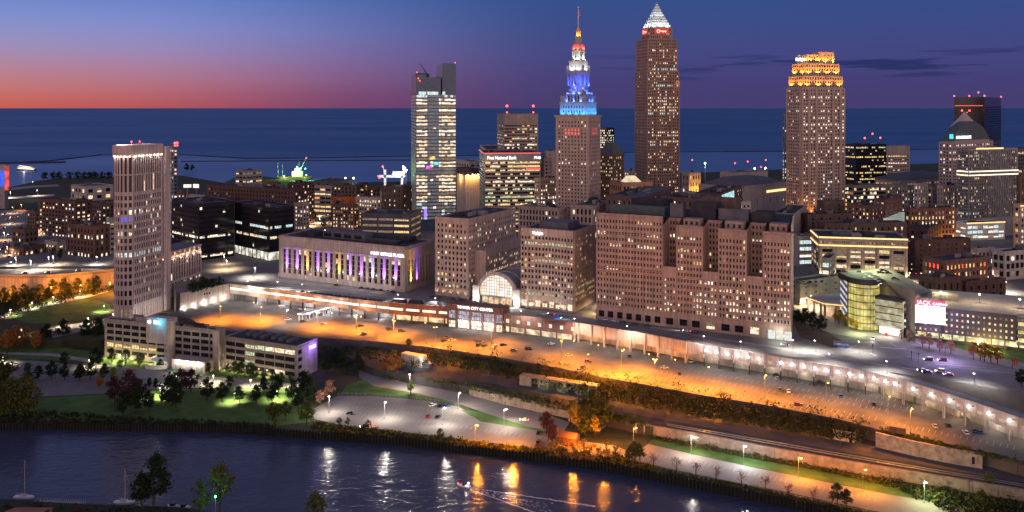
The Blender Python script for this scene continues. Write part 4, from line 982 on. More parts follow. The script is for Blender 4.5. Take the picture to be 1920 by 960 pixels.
for k in range(nf):
    for j in range(ncx):
        s = (j + .5) / ncx * LR; c = V3(Q(s), z0f + (k + .5) * fh) + nr_ * .1
        core = .30 < s / LR < .60
        if k in (13, 14): key = 'n' if rng.random() < .85 else 'd'
        elif core: key = rng.choice(['ww', 'd', 'n', 'n', 'n', 'n', 'n']) if k < 27 else 'n'
        elif k < 5: key = rng.choice(['d', 'n', 'c', 'n'])
        elif k == nf - 1: key = rng.choice(['n', 'c', 'd'])
        else: key = rowk[k] if rng.random() < .86 else rng.choice(['d', 'n', 'w'])
        wins.append((c, ur, nr_, LR / ncx * .97, fh - 1.15, key, 0, 0, 0))
    for j in range(6):
        c = V3(L0 + (N0 - L0) * ((j + .5) / 6), z0f + (k + .5) * fh) + nl * .1; wins.append((c, ul, nl, LL / 6 * .9, fh - 1.2, rng.choice(['d', 'n', 'n', 'n', 'd']), 0, 0, 0))
add_windows(t, wins, lambda k, *_: k, 100, (3, 1))
mb = MB(); o = V3(Q(LR * .27), zS + 2); mb.box(o.x - 2, o.x + 2, o.y + 4, o.y + 8, o.z, o.z + 4); mb.tube(o + Vector((0, 6, 3)), o + Vector((-8, 6, 15)), .6, .35, 6); mb.build('roof_crane', M['metal'], t)
for p in (V3(Q(1), zL + 2.5), V3(Q(4), zS - 2) + nr_ * 1, V3(Q(LR - .8, 1), zT + .8), V3(Q(2.5), zS + .5) + nr_ * 1): beacon(t, p, 'red', .55)
mb = MB(); mb.obox(V3(Q(3), z1f - .5) + nr_ * .5, ur * 8, nr_ * .1, (0, 0, 3.5)); mb.obox(V3(Q(LR * .28), z1f - .5) + nr_ * .5, ur * 12, nr_ * .1, (0, 0, 3.5)); mb.obox(V3(Q(LR * .66), z1f - .5) + nr_ * .5, ur * 3, nr_ * .1, (0, 0, 3.5)); mb.build('sky_lobby', WIN['c'], t)
mb = MB(); mb.obox(V3(Q(LR * .2), 14) + nr_ * .6, ur * 3, nr_ * .2, (0, 0, 10)); mb.build('purple_light_panel', E['signpurple'], t)
for i, (s, z, c, k) in enumerate(((.42, 78, (.9, .55, .15), 'goldstrip'), (.33, 68, (.7, .1, .8), 'signpurple'), (.52, 72, (.1, .6, 1), 'signblue'))):  # coloured construction lights, put in as small glowing panels
    mb = MB(); mb.obox(V3(Q(LR * s - 3.5), z) + nr_ * .7, ur * 6, nr_ * .15, (0, 0, 3)); mb.build('construction_light_panel', emat('atrium_' + k, c, 1.4, .95, .5), t)

# ================================================================== curved-front courthouse tower and its annex
YN = 605; a = R(15); N0 = Vector((XA(249, YN), YN)); dl = Vector((-math.cos(a), math.sin(a))); dr = Vector((math.sin(a), math.cos(a)))
def hit(o, d, px): k = (px - CX) / F; return o + d * ((k * o.y - o.x) / (d.x - k * d.y))
L0 = hit(N0, dl, 213.5); R0 = hit(N0, dr, 305); R1 = hit(N0, dr, 378); zb = UZ; z1 = ZA(281, YN); za_ = ZA(477, R0.y)
t = thing('courthouse_tower', 'tall mauve tower with a curved front and open lit crown, at the left', 'courthouse', V3(N0, zb))
mb = MB(); wins = []
nbow = -Vector((dl.y, -dl.x)) if False else Vector((-math.sin(a), -math.cos(a)))
bow = []
for i in range(7):
    f = i / 6; bow.append(L0 + (N0 - L0) * f + nbow * 3.6 * math.sin(math.pi * f))
def col(z0, z1_, nr, fh, ncf, fw, mbm=.6, mt=.6, d=.5):
    out = []
    for i in range(6): out += [w[:6] + (100 + i, nr, ncf) for w in facade(mb, bow[i], bow[i + 1], z0, z1_, 1, nr, .62, fh, d, mx=.1, mb_=mbm, mt=mt)]
    out += facade(mb, N0, R0, z0, z1_, ncf, nr, fw, fh, d, mx=1.5, mb_=mbm, mt=mt)
    return out
wins += col(zb, zb + 10, 1, .8, 12, .55); wins += col(zb + 10, zb + 24, 2, .6, 12, .5); wins += col(zb + 24, z1 - 31, 13, .62, 12, .54); wins += col(z1 - 31, z1 - 4, 2, .93, 12, .55, .6, 1.)
mb.build('wall', M['mauve'], t)
mb = MB(); out = [b + nbow * .7 for b in bow] + [R0 + Vector((math.cos(a), -math.sin(a))) * 0]
Bk = R0 + dl * (N0 - L0).length * 1.0
for p, q in ((R0, Bk), (Bk, L0)): quadwall(mb, p, q, zb, z1)
S1 = hit(R0 + dr * 1.0, Vector((.93, .37)), 312)
S0 = R0 + dr * 1.0
wins += [w[:6] + (200, w[7], w[8]) for w in facade(mb, S0, S1, zb, z1 + 1, 2, 26, .55, .35, .3, mx=.6, mb_=2, mt=6)]
quadwall(mb, S1, S1 + dr * 5, zb, z1 + 1); mb.poly([V3(S0, z1 + 1), V3(S1, z1 + 1), V3(S1 + dr * 5, z1 + 1), V3(S0 + dr * 5, z1 + 1)])
mb.build('stair_wing', M['mauve'], t)
crown = [L0 - dl * .0 - nbow * .5 + dl * 1.2] + [b + nbow * 1.6 for b in bow] + [R0 + Vector((.8, -.8)), Bk + dl * 1.2, ]
mb = MB(); mb.prism(crown, z1 - 4, z1 + 3.2, bottom=True, top=False); cc_ = sum(crown, Vector((0, 0))) / len(crown); inn = [cc_ + (p - cc_) * .82 for p in crown]
k = len(crown)
for i in range(k): j = (i + 1) % k; mb.poly([V3(crown[i], z1 + 3.2), V3(crown[j], z1 + 3.2), V3(inn[j], z1 + 3.2), V3(inn[i], z1 + 3.2)]); mb.poly([V3(inn[i], z1 + 3.2), V3(inn[j], z1 + 3.2), V3(inn[j], z1), V3(inn[i], z1)])
mb.poly([V3(p, z1) for p in inn]); cr = mb.build('crown', M['mauve'], t)
light('crown_light', V3(cc_, z1 + 3.0), (1, .88, .78), 7000, t, radius=1.)
for p in (cc_ + Vector((3, 2)), cc_ + Vector((8, 4))): beacon(t, V3(p, z1 + 5.5), 'red', .5, h=2.5)
for i in range(14):
    p = N0 + (R0 - N0) * ((i % 8 + .5) / 8) if i < 8 else bow[i - 8].lerp(bow[min(6, i - 7)], .5)
    nn_ = Vector((math.cos(a), -math.sin(a))) if i < 8 else nbow
    mb = MB(); mb.ball(V3(p, z1 - 4.6) + V3(nn_, 0) * .7, .42); mb.build('eave_lamp', E['warm'], t)
    if i % 2 == 0: light('eave_light', V3(p, z1 - 5) + V3(nn_, 0) * 1.0, (1, .85, .75), 260, t)
lf = make_lit(.10, .22, .6, 'white', .6, 41)
def clit(r, c, nr, nc):
    if c == 200: return 'd' if random.random() < .5 else 'dark'
    if nr == 13 and c in (103, 104, 105) and r == 9: return 'b'
    if nr == 2: return 'dark' if random.random() < .95 else 'w'
    if nr == 1: return 'd'
    return lf(r + nr * 50, c)
add_windows(t, wins, clit, 100, (1, 2))
# annex with tall pier windows and a lit pergola roof
t = thing('courthouse_annex', 'low mauve block with tall pier windows and lit open roof frame beside the curved tower', 'courthouse', V3(R0, zb))
mb = MB(); wins = []; R0b = R0 + dr * 2.2
un, nn_, ln = uv(R0b, R1)
wins += facade(mb, R0b, R1, zb, zb + 10, 12, 1, .55, .8, .5, mx=.6, mb_=.6, mt=.6); wins += facade(mb, R0b, R1, zb + 10, zb + 20, 12, 2, .5, .6, .5, mx=.6, mb_=.4, mt=.4)
wins += facade(mb, R0b, R1, zb + 20, za_ - 5, 14, 3, .6, .96, .8, mx=.6, mb_=.4, mt=.8)
back = [R1 - V3(nn_, 0).to_2d() * 22, R0b - nn_.to_2d() * 22]
quadwall(mb, R1, back[0], zb, za_ - 5); quadwall(mb, back[0], back[1], zb, za_ - 5); mb.poly([V3(R0b, za_ - 5), V3(R1, za_ - 5), V3(back[0], za_ - 5), V3(back[1], za_ - 5)]); mb.build('wall', M['mauve'], t)
mb = MB(); np_ = 8
for row in (0, 20):
    for i in range(np_): p = V3(R0b, za_ - 5) + un * (1 + (ln - 3) * i / (np_ - 1)) - nn_ * (row + .3); mb.obox(p, un * 1.5, -nn_ * 1.2, (0, 0, 4.4))
    mb.obox(V3(R0b, za_ - .6) - nn_ * (row + .1), un * ln, -nn_ * 1.6, (0, 0, .9))
mb.build('roof_frame', M['mauve'], t); mb = MB(); mb.obox(V3(R0b, za_ + .32) - nn_ * 0, un * ln, -nn_ * 22, (0, 0, .3)); mb.build('canopy', M['roof2'], t)
for i in range(6): light('roof_light', V3(R0b, za_ - 4) + un * (3 + (ln - 5) * i / 5) - nn_ * 4, (1, .55, .28), 500, t); 
for i in range(6): light('eave_light', V3(R0b, za_ - 5.6) + un * (3 + (ln - 5) * i / 5) + nn_ * 1., (1, .8, .65), 130, t)
add_windows(t, wins, lambda r, c, nr, nc: ('ww' if nr in (1, 2) and c > 4 and random.random() < .6 else ('dark' if random.random() < .95 else 'ww')), 100, (1, 2))
for i in range(6): light('entrance_light', V3(N0, zb + 5) + V3(dr, 0) * (5 + 12 * i) + Vector((5, -2, 0)), (1, .9, .85), 500, None)
# ================================================================== viaduct sections between the street and the orange lot
def seglen(i0, i1): return sum((EW[i + 1] - EW[i]).length for i in range(i0, i1))
def along(i0, i1, step, off=0.):
    "points along the front edge every `step` metres: (point, direction, outward normal)"
    out, d = [], off
    for i in range(i0, i1):
        ln = (EW[i + 1] - EW[i]).length; u = (EW[i + 1] - EW[i]) / ln; n = Vector((u.y, -u.x, 0))
        while d < ln: out.append((EW[i] + u * d, u, n)); d += step
        d -= ln
    return out
def viaduct(name, label, cat, i0, i1, wall, zlow, top, colstep, colmat, deckmat='conc', colw=.9):
    t = thing(name, label, cat, EW[i0])
    mb = MB()
    for i in range(i0, i1): mb.prism([EW[i], EW[i + 1], EB[i + 1], EB[i]], -1.0, 0, bottom=True)
    mb.build('deck', M[deckmat], t)
    mb = MB()
    for i in range(i0, i1):
        u = (EW[i + 1] - EW[i]); n = Vector((u.y, -u.x, 0)).normalized(); mb.obox(V3(EW[i], zlow) + n * .02, u, n * .5, (0, 0, top - zlow))
    mb.build('wall', M[wall], t)
    for p, u, n in along(i0, i1, colstep, colstep * .4):
        cb = MB(); cb.obox(V3(p, LZ) - u * colw / 2 + n * .55, u * colw, -n * colw, (0, 0, zlow - LZ + .02)); cb.build('column', M[colmat], t)
    return t
t = viaduct('station_gallery', 'long beige raised gallery with continuous white strip lights, west end of the lot', 'gallery', 0, 4, 'beige', -6.2, 1.2, 11, 'metal')
tg = t
for p, u, n in along(0, 4, 13.5, .6):
    mb = MB(); mb.obox(V3(p, -3.1) + n * .56, u * 12.4, n * .12, (0, 0, 1.3)); mb.build('strip_window', E['strip'], t)
for p, u, n in along(0, 4, 20, 6): light('strip_light', V3(p, -2.5) + n * 2.5, (1, .80, .6), 190, t)
for p, u, n in along(0, 4, 22, 4): light('under_light', V3(p, -7.5) - n * 3, (.95, .95, 1), 1500, t, radius=.6)
mb = MB()
for p, u, n in along(2, 4, 7.5, 1):
    mb.obox(V3(p, .02) - n * 1.2, u * 4.6, -n * 3, (0, 0, 1.6))
tag(mb.build('roof_vent', M['roof'], t), None)
t = viaduct('station_hall', 'low brick station hall with dark stepped roofs beside the signed entrance block', 'station', 4, 5, 'brick2', -6.5, 1.6, 12, 'brick2')
for p, u, n in along(4, 5, 12, 1):
    mb = MB(); mb.obox(V3(p, -3.4) + n * .56, u * 9.5, n * .12, (0, 0, 1.4)); mb.build('strip_window', E['strip'], t)
    mb = MB(); mb.prism([V3(p, 0) - n * .6, V3(p, 0) - n * .6 + u * 10, V3(p, 0) + u * 10 - n * 6.5, V3(p, 0) - n * 6.5], .02, 3.4, pts2=[V3(p, 0) - n * 2 + u * 1, V3(p, 0) - n * 2 + u * 9, V3(p, 0) + u * 9 - n * 5, V3(p, 0) - n * 5 + u]); mb.build('roof', M['roof'], t)
mb = MB(); u = EW[5] - EW[4]; n = Vector((u.y, -u.x, 0)).normalized(); mb.obox(V3(EW[4], LZ) - n * 6, u, -n * .5, (0, 0, 5)); mb.build('shopfront', emat('lit_shopfront', (1, .72, .42), .9, .7, .35), t)
# signed entrance block
A, B = EW[5], EW[6]; u, n, L = uv(A, B)
t = thing('entrance_block', 'brick entrance block lettered TOWER CITY CENTER facing the orange lot', 'station', V3(A, LZ))
A2, B2 = A + n * 1.5, B + n * 1.5
mb = MB(); zt = 4.2
bays_ = [(.03, .15), (.20, .40), (.44, .62), (.66, .84), (.88, .98)]
s = 0
def pt(f, z, d=0): return V3(A2 + u * (L * f) - n * d, z)
zr = [(LZ, LZ + 4.6), (-5.6, -.2)]
for (f0, f1) in bays_:
    mb.poly([pt(s, LZ), pt(f0, LZ), pt(f0, zt), pt(s, zt)]); s = f1; zp = LZ
    for (za, zb_) in zr:
        mb.poly([pt(f0, zp), pt(f1, zp), pt(f1, za), pt(f0, za)]); zp = zb_
        for (p, q) in (((f0, za), (f1, za)), ((f0, zb_), (f1, zb_)), ((f0, za), (f0, zb_)), ((f1, za), (f1, zb_))): mb.poly([pt(*p), pt(*q), pt(*q, .8), pt(*p, .8)])
    mb.poly([pt(f0, zp), pt(f1, zp), pt(f1, zt), pt(f0, zt)])
mb.poly([pt(s, LZ), pt(1, LZ), pt(1, zt), pt(s, zt)])
mb.poly([pt(0, zt), pt(1, zt), pt(1, zt, 10), pt(0, zt, 10)]); mb.poly([pt(0, LZ), pt(0, zt), pt(0, zt, 10), pt(0, LZ, 10)]); mb.poly([pt(1, LZ), pt(1, zt), pt(1, zt, 10), pt(1, LZ, 10)]); mb.poly([pt(0, -1, 10), pt(1, -1, 10), pt(1, zt, 10), pt(0, zt, 10)])
mb.build('wall', M['brick2'], t)
for i, (f0, f1) in enumerate(bays_):
    for j, (za, zb_) in enumerate(zr):
        gb = MB(); gb.poly([pt(f0, za, .8), pt(f1, za, .8), pt(f1, zb_, .8), pt(f0, zb_, .8)])
        o = gb.build('entrance_door' if j == 0 else 'window', emat('lit_bay', (1, .86, .66) if j == 0 else (.72, .70, .95), 1.6 if j == 0 else .55, .75, .55), t)
        fb = MB()
        for k in range(1, 4): fb.obox(pt(f0 + (f1 - f0) * k / 4, za, .75), u * .16, n * .15, (0, 0, zb_ - za))
        fb.obox(pt(f0, (za + zb_) / 2, .74), u * L * (f1 - f0), n * .12, (0, 0, .16)); fb.build('frame', M['metal'], o)
    if i in (1, 2, 3):
        mb = MB()
        for k in range(6): mb.obox(pt(f0 + (f1 - f0) * (k + .2) / 6, LZ + 4.7), u * .5, n * .2, (0, 0, 1.0))
        mb.build('lamp_row', E['strip'], t)
text_obj('TOWER CITY CENTER', 2.6, V3(A2 + u * L * .19, 1.6) + n * .3, u, (0, 0, 1), E['sign'], t, 'sign', .15, squeeze=1.0)
for f in (.3, .53, .75): light('entrance_light', pt(f, LZ + 4, -2.5), (1, .9, .8), 700, t)
# brick wing with square windows
t = viaduct('shop_wing', 'dark brick wing with a row of small square lit windows above shopfronts', 'shops', 6, 7, 'brick2', -7.2, .9, 11, 'brick2')
for k, (p, u, n) in enumerate(along(6, 7, 7.6, 2)):
    mb = MB(); mb.obox(V3(p, -4.6) + n * .56, u * 1.9, n * .12, (0, 0, 2.2)); w = mb.build('window', WIN['ww'], t)
    mb = MB(); mb.obox(V3(p, -4.6) + n * .7 + u * .87, u * .14, n * .06, (0, 0, 2.2)); mb.obox(V3(p, -3.6) + n * .7, u * 1.9, n * .05, (0, 0, .14)); mb.build('frame', FRM, w)
    mb = MB(); mb.obox(V3(p, -.8) + n * .6 + u * 3, u * .3, n * 1.6, (0, 0, .3)); mb.build('bracket', M['metal'], t)
mb = MB(); u = EW[7] - EW[6]; n = Vector((u.y, -u.x, 0)).normalized(); mb.obox(V3(EW[6], LZ) - n * 3, u, -n * .5, (0, 0, 4.2)); mb.build('shopfront', emat('lit_shopfront_row', (1, .8, .55), .8, .8, .25), t)
# orange lit wall with open bays
t = viaduct('viaduct', 'beige street viaduct lit deep orange above open bays', 'viaduct', 7, 9, 'beige', -6.0, 1.0, 9, 'beige', colw=1.1)
for p, u, n in along(7, 9, 9, 4): mb = MB(); mb.obox(V3(p, -6.1) + n * .56, u * .8, n * 1.0, (0, 0, 7.2)); mb.build('buttress', M['beige'], t)
for tw, p, u, n in [(t, *w) for w in along(7, 9, 17, 5)] + [(tg, *w) for w in along(1, 5, 24, 5)]:  # orange lamps on short posts, added to colour these walls
    q_ = V3(p, LZ + 4) + n * 8; light('added_wall_wash', q_, (1, .30, .02), 1700, tw, 'SPOT', .3, V3(p, -4), 150, .6); mb = MB(); mb.tube(q_ - Vector((0, 0, 4)), q_, .09, .07, 5); mb.ball(q_ - Vector((0, 0, .9)), .28, 1); mb.build('added_wash_lamp', [M['steel'], E['orange']], tw)
mb = MB()
for i in range(7, 9):
    u = EW[i + 1] - EW[i]; n = Vector((u.y, -u.x, 0)).normalized(); mb.obox(V3(EW[i], LZ) - n * 7.6, u, n * .3, (0, 0, 10.5))
mb.build('rear_wall', M['pale'], t)
for p, u, n in along(7, 9, 26, 8): light('under_light', V3(p, -7) - n * 3, (1, .62, .35), 420, t, radius=.5)
# white-lit gallery with flags
t5 = viaduct('lit_gallery', 'long gallery with a row of brilliant white lamps and small flags above dark bays', 'gallery', 9, 12, 'mauve', -5.2, .8, 8.6, 'metal', colw=.5)
t6 = viaduct('curving_gallery', 'gallery curving to the right edge with window strips above tan columns', 'gallery', 12, 16, 'beige', -5.6, .8, 10.5, 'beige', colw=.9)
for tt, i0, i1 in ((t5, 9, 12), (t6, 12, 16)):
    mb = MB()
    for i in range(i0, i1):
        u = EW[i + 1] - EW[i]; n = Vector((u.y, -u.x, 0)).normalized(); mb.obox(V3(EW[i], LZ - .05) - n * 7.7, u, n * .3, (0, 0, 10.8))
    mb.build('rear_wall', M['conc'], tt)
    for k, (p, u, n) in enumerate(along(i0, i1, 4.3 if tt is t5 else 5.2, .9)):
        mb = MB(); mb.obox(V3(p, -3.9) + n * .56, u * 3., n * .1, (0, 0, 1.5)); w = mb.build('window', emat('gallery_window%d' % k, (1, .86, .68), .5, .6, 1.) if k == 0 else M.get('gw') or M.setdefault('gw', emat('gallery_window', (1, .86, .68), .5, .6, 1.)), tt)
        mb = MB()
        for j in range(1, 4): mb.obox(V3(p, -3.9) + n * .67 + u * (.75 * j), u * .1, n * .05, (0, 0, 1.5))
        mb.obox(V3(p, -3.2) + n * .67, u * 3., n * .04, (0, 0, .1)); mb.build('frame', M['pale'], w)
    for k, (p, u, n) in enumerate(along(i0, i1, 17, 6)): light('under_light', V3(p, -7.0) - n * 4, (1, .7, .4) if (tt is t6 and k < 3) else (1, .85, .7), 600 if tt is t6 else 380, tt, radius=.5)
for p, u, n in along(9, 12, 8.6, 8.6 * .4):
    mb = MB(); mb.tube(V3(p, -4.6) + n * .8, V3(p, -3.8) + n * 2.4, .06, .05, 5, 1); q = V3(p, -3.9) + n * 2.3
    mb.poly([q, q + u * .9 - Vector((0, 0, .3)), q + u * .8 - Vector((0, 0, 2.3)), q - Vector((0, 0, 2.0))]); mb.build('flag', [M['white'], M['metal']], t5)
    mb = MB(); mb.obox(V3(p, -5.2) + n * .6 - u * .25, u * .5, n * .5, (0, 0, 6.2)); mb.build('pilaster', M['steel'], t5)
mb = MB()
for i in range(12, 16): mb.poly([V3(EB[i], -17), V3(EB[i + 1], -17), V3(EB[i + 1], -.2), V3(EB[i], -.2)])
mb.build('back_wall', M['conc'], t6)
mb = MB(); q = offs(EW, 6.5)
for i in range(13, 16): mb.tube(V3(q[i], 1.0), V3(q[i + 1], 1.0), .12, .12, 5); 
for i in range(13, 16):
    for k in range(10): p = q[i].lerp(q[i + 1], k / 10); mb.tube(V3(p, 0), V3(p, 1.0), .06, .06, 5)
tag(mb.build('guard_rail', M['steel'], t6), None)
# street fence along the viaduct edge
mb = MB()
for i in range(0, 12):
    a, b = EW[i], EW[i + 1]; n_ = int((b - a).length / 2.2); nrm = Vector(((b - a).y, -(b - a).x, 0)).normalized() * -.7
    for k in range(n_): p = a.lerp(b, k / n_) + nrm; mb.tube(V3(p, .1), V3(p, 1.5), .05, .05, 4)
    for z in (.6, 1.5): mb.tube(V3(a + nrm, z), V3(b + nrm, z), .045, .045, 4)
tag(mb.build('railing', M['metal']), 'thin dark railing along the outer edge of the viaduct street', 'railing')
# wall climbing to the plaza at the west end of the lot
t = thing('ramp_wall', 'plain beige retaining wall with three small dark openings, below the courthouse annex', 'wall', W(345, 552, 0))
a, b = W(338, 552, 0), W(431, 533.6, 0); u, n, L = uv(a, b); mb = MB()
mb.poly([V3(a, UZ - 2), V3(b, LZ - 2), V3(b, .9), V3(a, .9)]); mb.obox(V3(a, 0) + n * .02, u * L, n * .6, (0, 0, 1.0)); mb.build('wall', M['beige'], t)
for k in range(3):
    mb = MB(); mb.obox(V3(a + u * L * (.46 + .05 * k), -4) + n * .1, u * 1.1, n * .1, (0, 0, 1.4)); mb.build('opening', M['dkglass'], t)
for k in range(5): light('wall_light', V3(a + u * L * (.06 + .2 * k), -8 - (1 - k / 5) * 3) + n * 1.6, (1, .92, .85), 420, t)

# ================================================================== low offices at the river front
q = bld('low_office', 'grey five-storey office with a blue lit sign on its taller middle, nearest the courthouse tower', 412, 509.5, GZ, 622, 196, 423, 19, 'conc', bay=6.6, st=3.9, fw=.86, fh=.62, nr=5, right=False,
        lit=lambda r, c, *_: ('y' if r == 1 and c < 6 and random.random() < .8 else 'dark'), units=7, mt=1., mbm=2, mull=(3, 1))
N_, Lc, Rc = q['N'], q['L'], q['R']; u, n, L = uv(Lc, N_); z1 = q['z1']; tq = q['t']; rdir = (Rc - N_).normalized(); depth = (q['B'] - Lc).length
mb = MB(); mb.obox(V3(Lc + u.to_2d() * L * .38 , GZ + 12) + n * .6, u * L * .22, -n * min(depth, 26), (0, 0, z1 - GZ - 12 + 4.8)); mb.build('sign_block', M['beige'], tq)
mb = MB(); o = V3(Lc + u.to_2d() * L * .575, GZ) + n * 1.6
mb.prism([o + u * (2.6 * math.cos(k * math.pi / 6) + 2.6) + n * (2.6 * math.sin(k * math.pi / 6)) for k in range(12)], GZ, z1 + 4.4); mb.build('curved_bay', M['beige'], tq)
mb = MB(); mb.obox(V3(N_, GZ) - u * 4.6 + n * .8, u * 4.6, -n * 5, (0, 0, z1 - GZ + .6)); mb.build('corner_pier', M['beige'], tq)
mb = MB(); mb.obox(V3(Lc, z1 + .6) + u * L * .445 + n * .75, u * 6.4, n * .25, (0, 0, 2.9)); sg = mb.build('sign', E['signblue'], tq)
text_obj('Sierra\nRoasters' if False else 'Samaritan\nHealth' if False else '~~~~~', .1, V3(Lc, z1 + 1), u, (0, 0, 1), E['sign'], sg) if False else None
mb = MB()
for k in range(2): mb.obox(V3(Lc, z1 + 1.1 + k * 1.15) + u * (L * .445 + .6) + n * 1.02, u * (5.0 - .6 * k), n * .05, (0, 0, .75))
mb.build('lettering', E['sign'], sg)
mb = MB(); mb.prism([V3(Lc, 0) + u * (L * .415 + .9 * math.cos(k * math.pi / 4)) + n * .8 for k in range(8)], 0, 0); 
mb = MB(); mb.ball(V3(Lc, z1 + 2) + u * L * .41 + n * .9, .8); mb.build('emblem', E['cool'], tq)
light('sign_glow', V3(Lc, z1 + 2.2) + u * L * .5 + n * 3, (.05, .6, 1), 700, tq)
q1 = q
# ground-floor loading wing with three wall lamps
A = W(322, 694, GZ).to_2d(); u2_ = u.to_2d()
t = thing('loading_wing', 'low grey loading dock wing with three bright wall lamps', 'building', V3(A, GZ)); LW = 24
mb = MB(); mb.obox(V3(A, GZ), u * LW, -n * 9, (0, 0, 6.4)); mb.obox(V3(A, GZ + 6.4) - u * .3 + n * .3, u * (LW + .6), -n * 9.5, (0, 0, .5)); mb.build('wall', M['beige'], t)
for k in range(3):
    mb = MB(); mb.obox(V3(A, GZ + .1) + u * (2.5 + k * 7.5) + n * .02, u * 4.6, n * .12, (0, 0, 4)); mb.build('dock_door', M['steel'], t)
    p = V3(A, GZ + 5.4) + u * (4.8 + k * 7.4) + n * .9; mb = MB(); mb.ball(p, .35); mb.build('wall_lamp', E['white'], t); light('wall_light', p + n * .8, (1, .9, .75), 700, t)
t = thing('entrance_canopy', 'curved low white entrance wall and canopy in front of the blue-signed office', 'canopy', W(292, 690, GZ))
mb = MB(); c = W(296, 689, GZ)
for k in range(10):
    a0, a1 = math.pi * (1 + k / 10), math.pi * (1 + (k + 1) / 10); p0, p1 = [c + Vector((7.5 * math.cos(a), 4.5 * math.sin(a), 0)) for a in (a0, a1)]; mb.obox(p0, p1 - p0, (0, .5, 0), (0, 0, 2.4))
mb.build('curved_wall', M['white'], t); mb = MB(); mb.prism([c + Vector((5.5 * math.cos(k * math.pi / 8), 3.5 * math.sin(k * math.pi / 8) + 3, 0)) for k in range(16)], GZ + 3.6, GZ + 4.1, bottom=True); mb.tube(c + Vector((-3, 3, 0)), c + Vector((-3, 3, 3.7)), .25); mb.tube(c + Vector((3, 3, 0)), c + Vector((3, 3, 3.7)), .25); mb.build('canopy', M['white'], t)
light('canopy_light', c + Vector((0, 2, 3.)), (1, .85, .65), 500, t)

q = bld('low_office', 'dark-striped four-storey office with a purple lit sign on its end wall', 556, 491.6, GZ, 652, 420, 595, 24, 'conc', bay=7.0, st=4.2, fw=.95, fh=.62, nr=4, right=False,
        lit=lambda r, c, *_: ('g' if (r, c) in ((3, 2), (2, 2), (3, 3), (1, 2)) else ('w' if r == 3 and c > 3 else ('w' if r == 0 and random.random() < .5 else 'dark'))), units=0, mt=1., mbm=.8, mull=(4, 1), par=.7)
N_, Lc, Rc = q['N'], q['L'], q['R']; z1 = q['z1']; tq = q['t']; ur, nr_, LR = uv(N_, Rc); u, n, L = uv(Lc, N_)
for k in range(6):
    o = N_ + (Lc - N_) * (.18 + .12 * k) + (Rc - N_) * (.3 + .06 * (k % 3)); mb = MB(); mb.obox(V3(o, z1 + .05), -u * 2.6, -n * 9, (0, 0, 1.7)); mb.build('rooftop_unit', M['roof2'], tq)
mb = MB(); mb.obox(V3(N_, z1 - 4.4) + ur * LR * .55 + nr_ * .05, ur * 7.6, nr_ * .3, (0, 0, 2.8)); sg = mb.build('sign', E['signpurple'], tq)
mb = MB()
for k in range(4): mb.obox(V3(N_, z1 - 3.9) + ur * (LR * .55 + .9 + k * 1.5) + nr_ * .38, ur * 1.1, nr_ * .05, (0, 0, 1.8))
mb.build('lettering', E['sign'], sg)
light('sign_glow', V3(N_, z1 - 3) + ur * LR * .7 + nr_ * 3.5, (.3, .12, 1), 1500, tq)
for k in range(4):
    mb = MB(); mb.obox(V3(N_, GZ + 1.2 + k * 4.3) + ur * 1.6 + nr_ * .04, ur * 3, nr_ * .08, (0, 0, 2.2)); mb.build('window', WIN['dark'], tq)
for k in range(7): light('garden_light', V3(Lc, GZ + 1.2) + u * (4 + k * 6.3) + n * 3.2, (1, .78, .45), 260, tq)
for k in range(7): light('garden_light', V3(q1['L'], GZ + 1.4) + uv(q1['L'], q1['N'])[0] * (4 + k * 6) + uv(q1['L'], q1['N'])[1] * 4, (1, .75, .38), 420, tq)
# pay booth in the lot
t = thing('pay_booth', 'white-lit toll canopy with posts in the orange lot, below the strip-lit gallery', 'kiosk', W(575, 604, LZ))
mb = MB(); a, b = W(566, 603, LZ), W(622, 588, LZ); u, n, L = uv(a, b); mb.obox(V3(a, LZ + 4.2), u * L, -n * 4.5, (0, 0, .9)); mb.build('canopy', M['white'], t)
for k in range(5):
    for d in (.4, 4.0): mb = MB(); mb.tube(V3(a, LZ) + u * (1 + (L - 2) * k / 4) - n * d, V3(a, LZ + 4.2) + u * (1 + (L - 2) * k / 4) - n * d, .18); mb.build('post', M['white'], t)
for k in range(3): light('canopy_light', V3(a, LZ + 3.6) + u * L * (.2 + .3 * k) + n * .8, (.95, .95, 1), 600, t)
for k in range(2): mb = MB(); mb.obox(V3(a, LZ) + u * L * (.3 + .35 * k) - n * 1.5, u * 2, -n * 1.6, (0, 0, 2.8)); mb.build('booth', M['brick2'], t)

# ================================================================== right: parking garages and casino billboard
Y0 = 513; zt = 29.5; cD = Vector((XA(1617, Y0 + 13), Y0 + 13)); rD = 9.4
t = thing('curved_garage', 'parking garage with a curved glass drum glowing yellow green and cars on its roof', 'parking garage', V3(cD, 0))
mb = MB(); dp = []
for i in range(15):
    a = math.pi * (1.05 + .9 * i / 14); dp.append(cD + Vector((math.cos(a) * rD, math.sin(a) * rD * 1.25)))
glow_m = emat('glowing_garage_glass', (.93, .85, .25), .62, .65, .22)
glow2 = emat('glowing_garage_glass_pale', (.95, .93, .60), .6, .6, .3)
for i in range(14): mb.poly([V3(dp[i], .5), V3(dp[i + 1], .5), V3(dp[i + 1], zt - 2), V3(dp[i], zt - 2)])
mb.build('glass_drum', glow_m, t)
mb = MB()
for i in range(15): p = dp[i]; d = (p - cD).normalized() * .12; mb.tube(V3(p + d, 0), V3(p + d, zt - 2), .09, .09, 4)
for k in range(1, 7):
    for i in range(14): a_, b_ = [V3(cD + (dp[j] - cD) * 1.012, k * 4.2) for j in (i, i + 1)]; mb.obox(a_, b_ - a_, (0, -.05, 0), (0, 0, .55))
mb.build('glazing_bars', M['metal'], t)
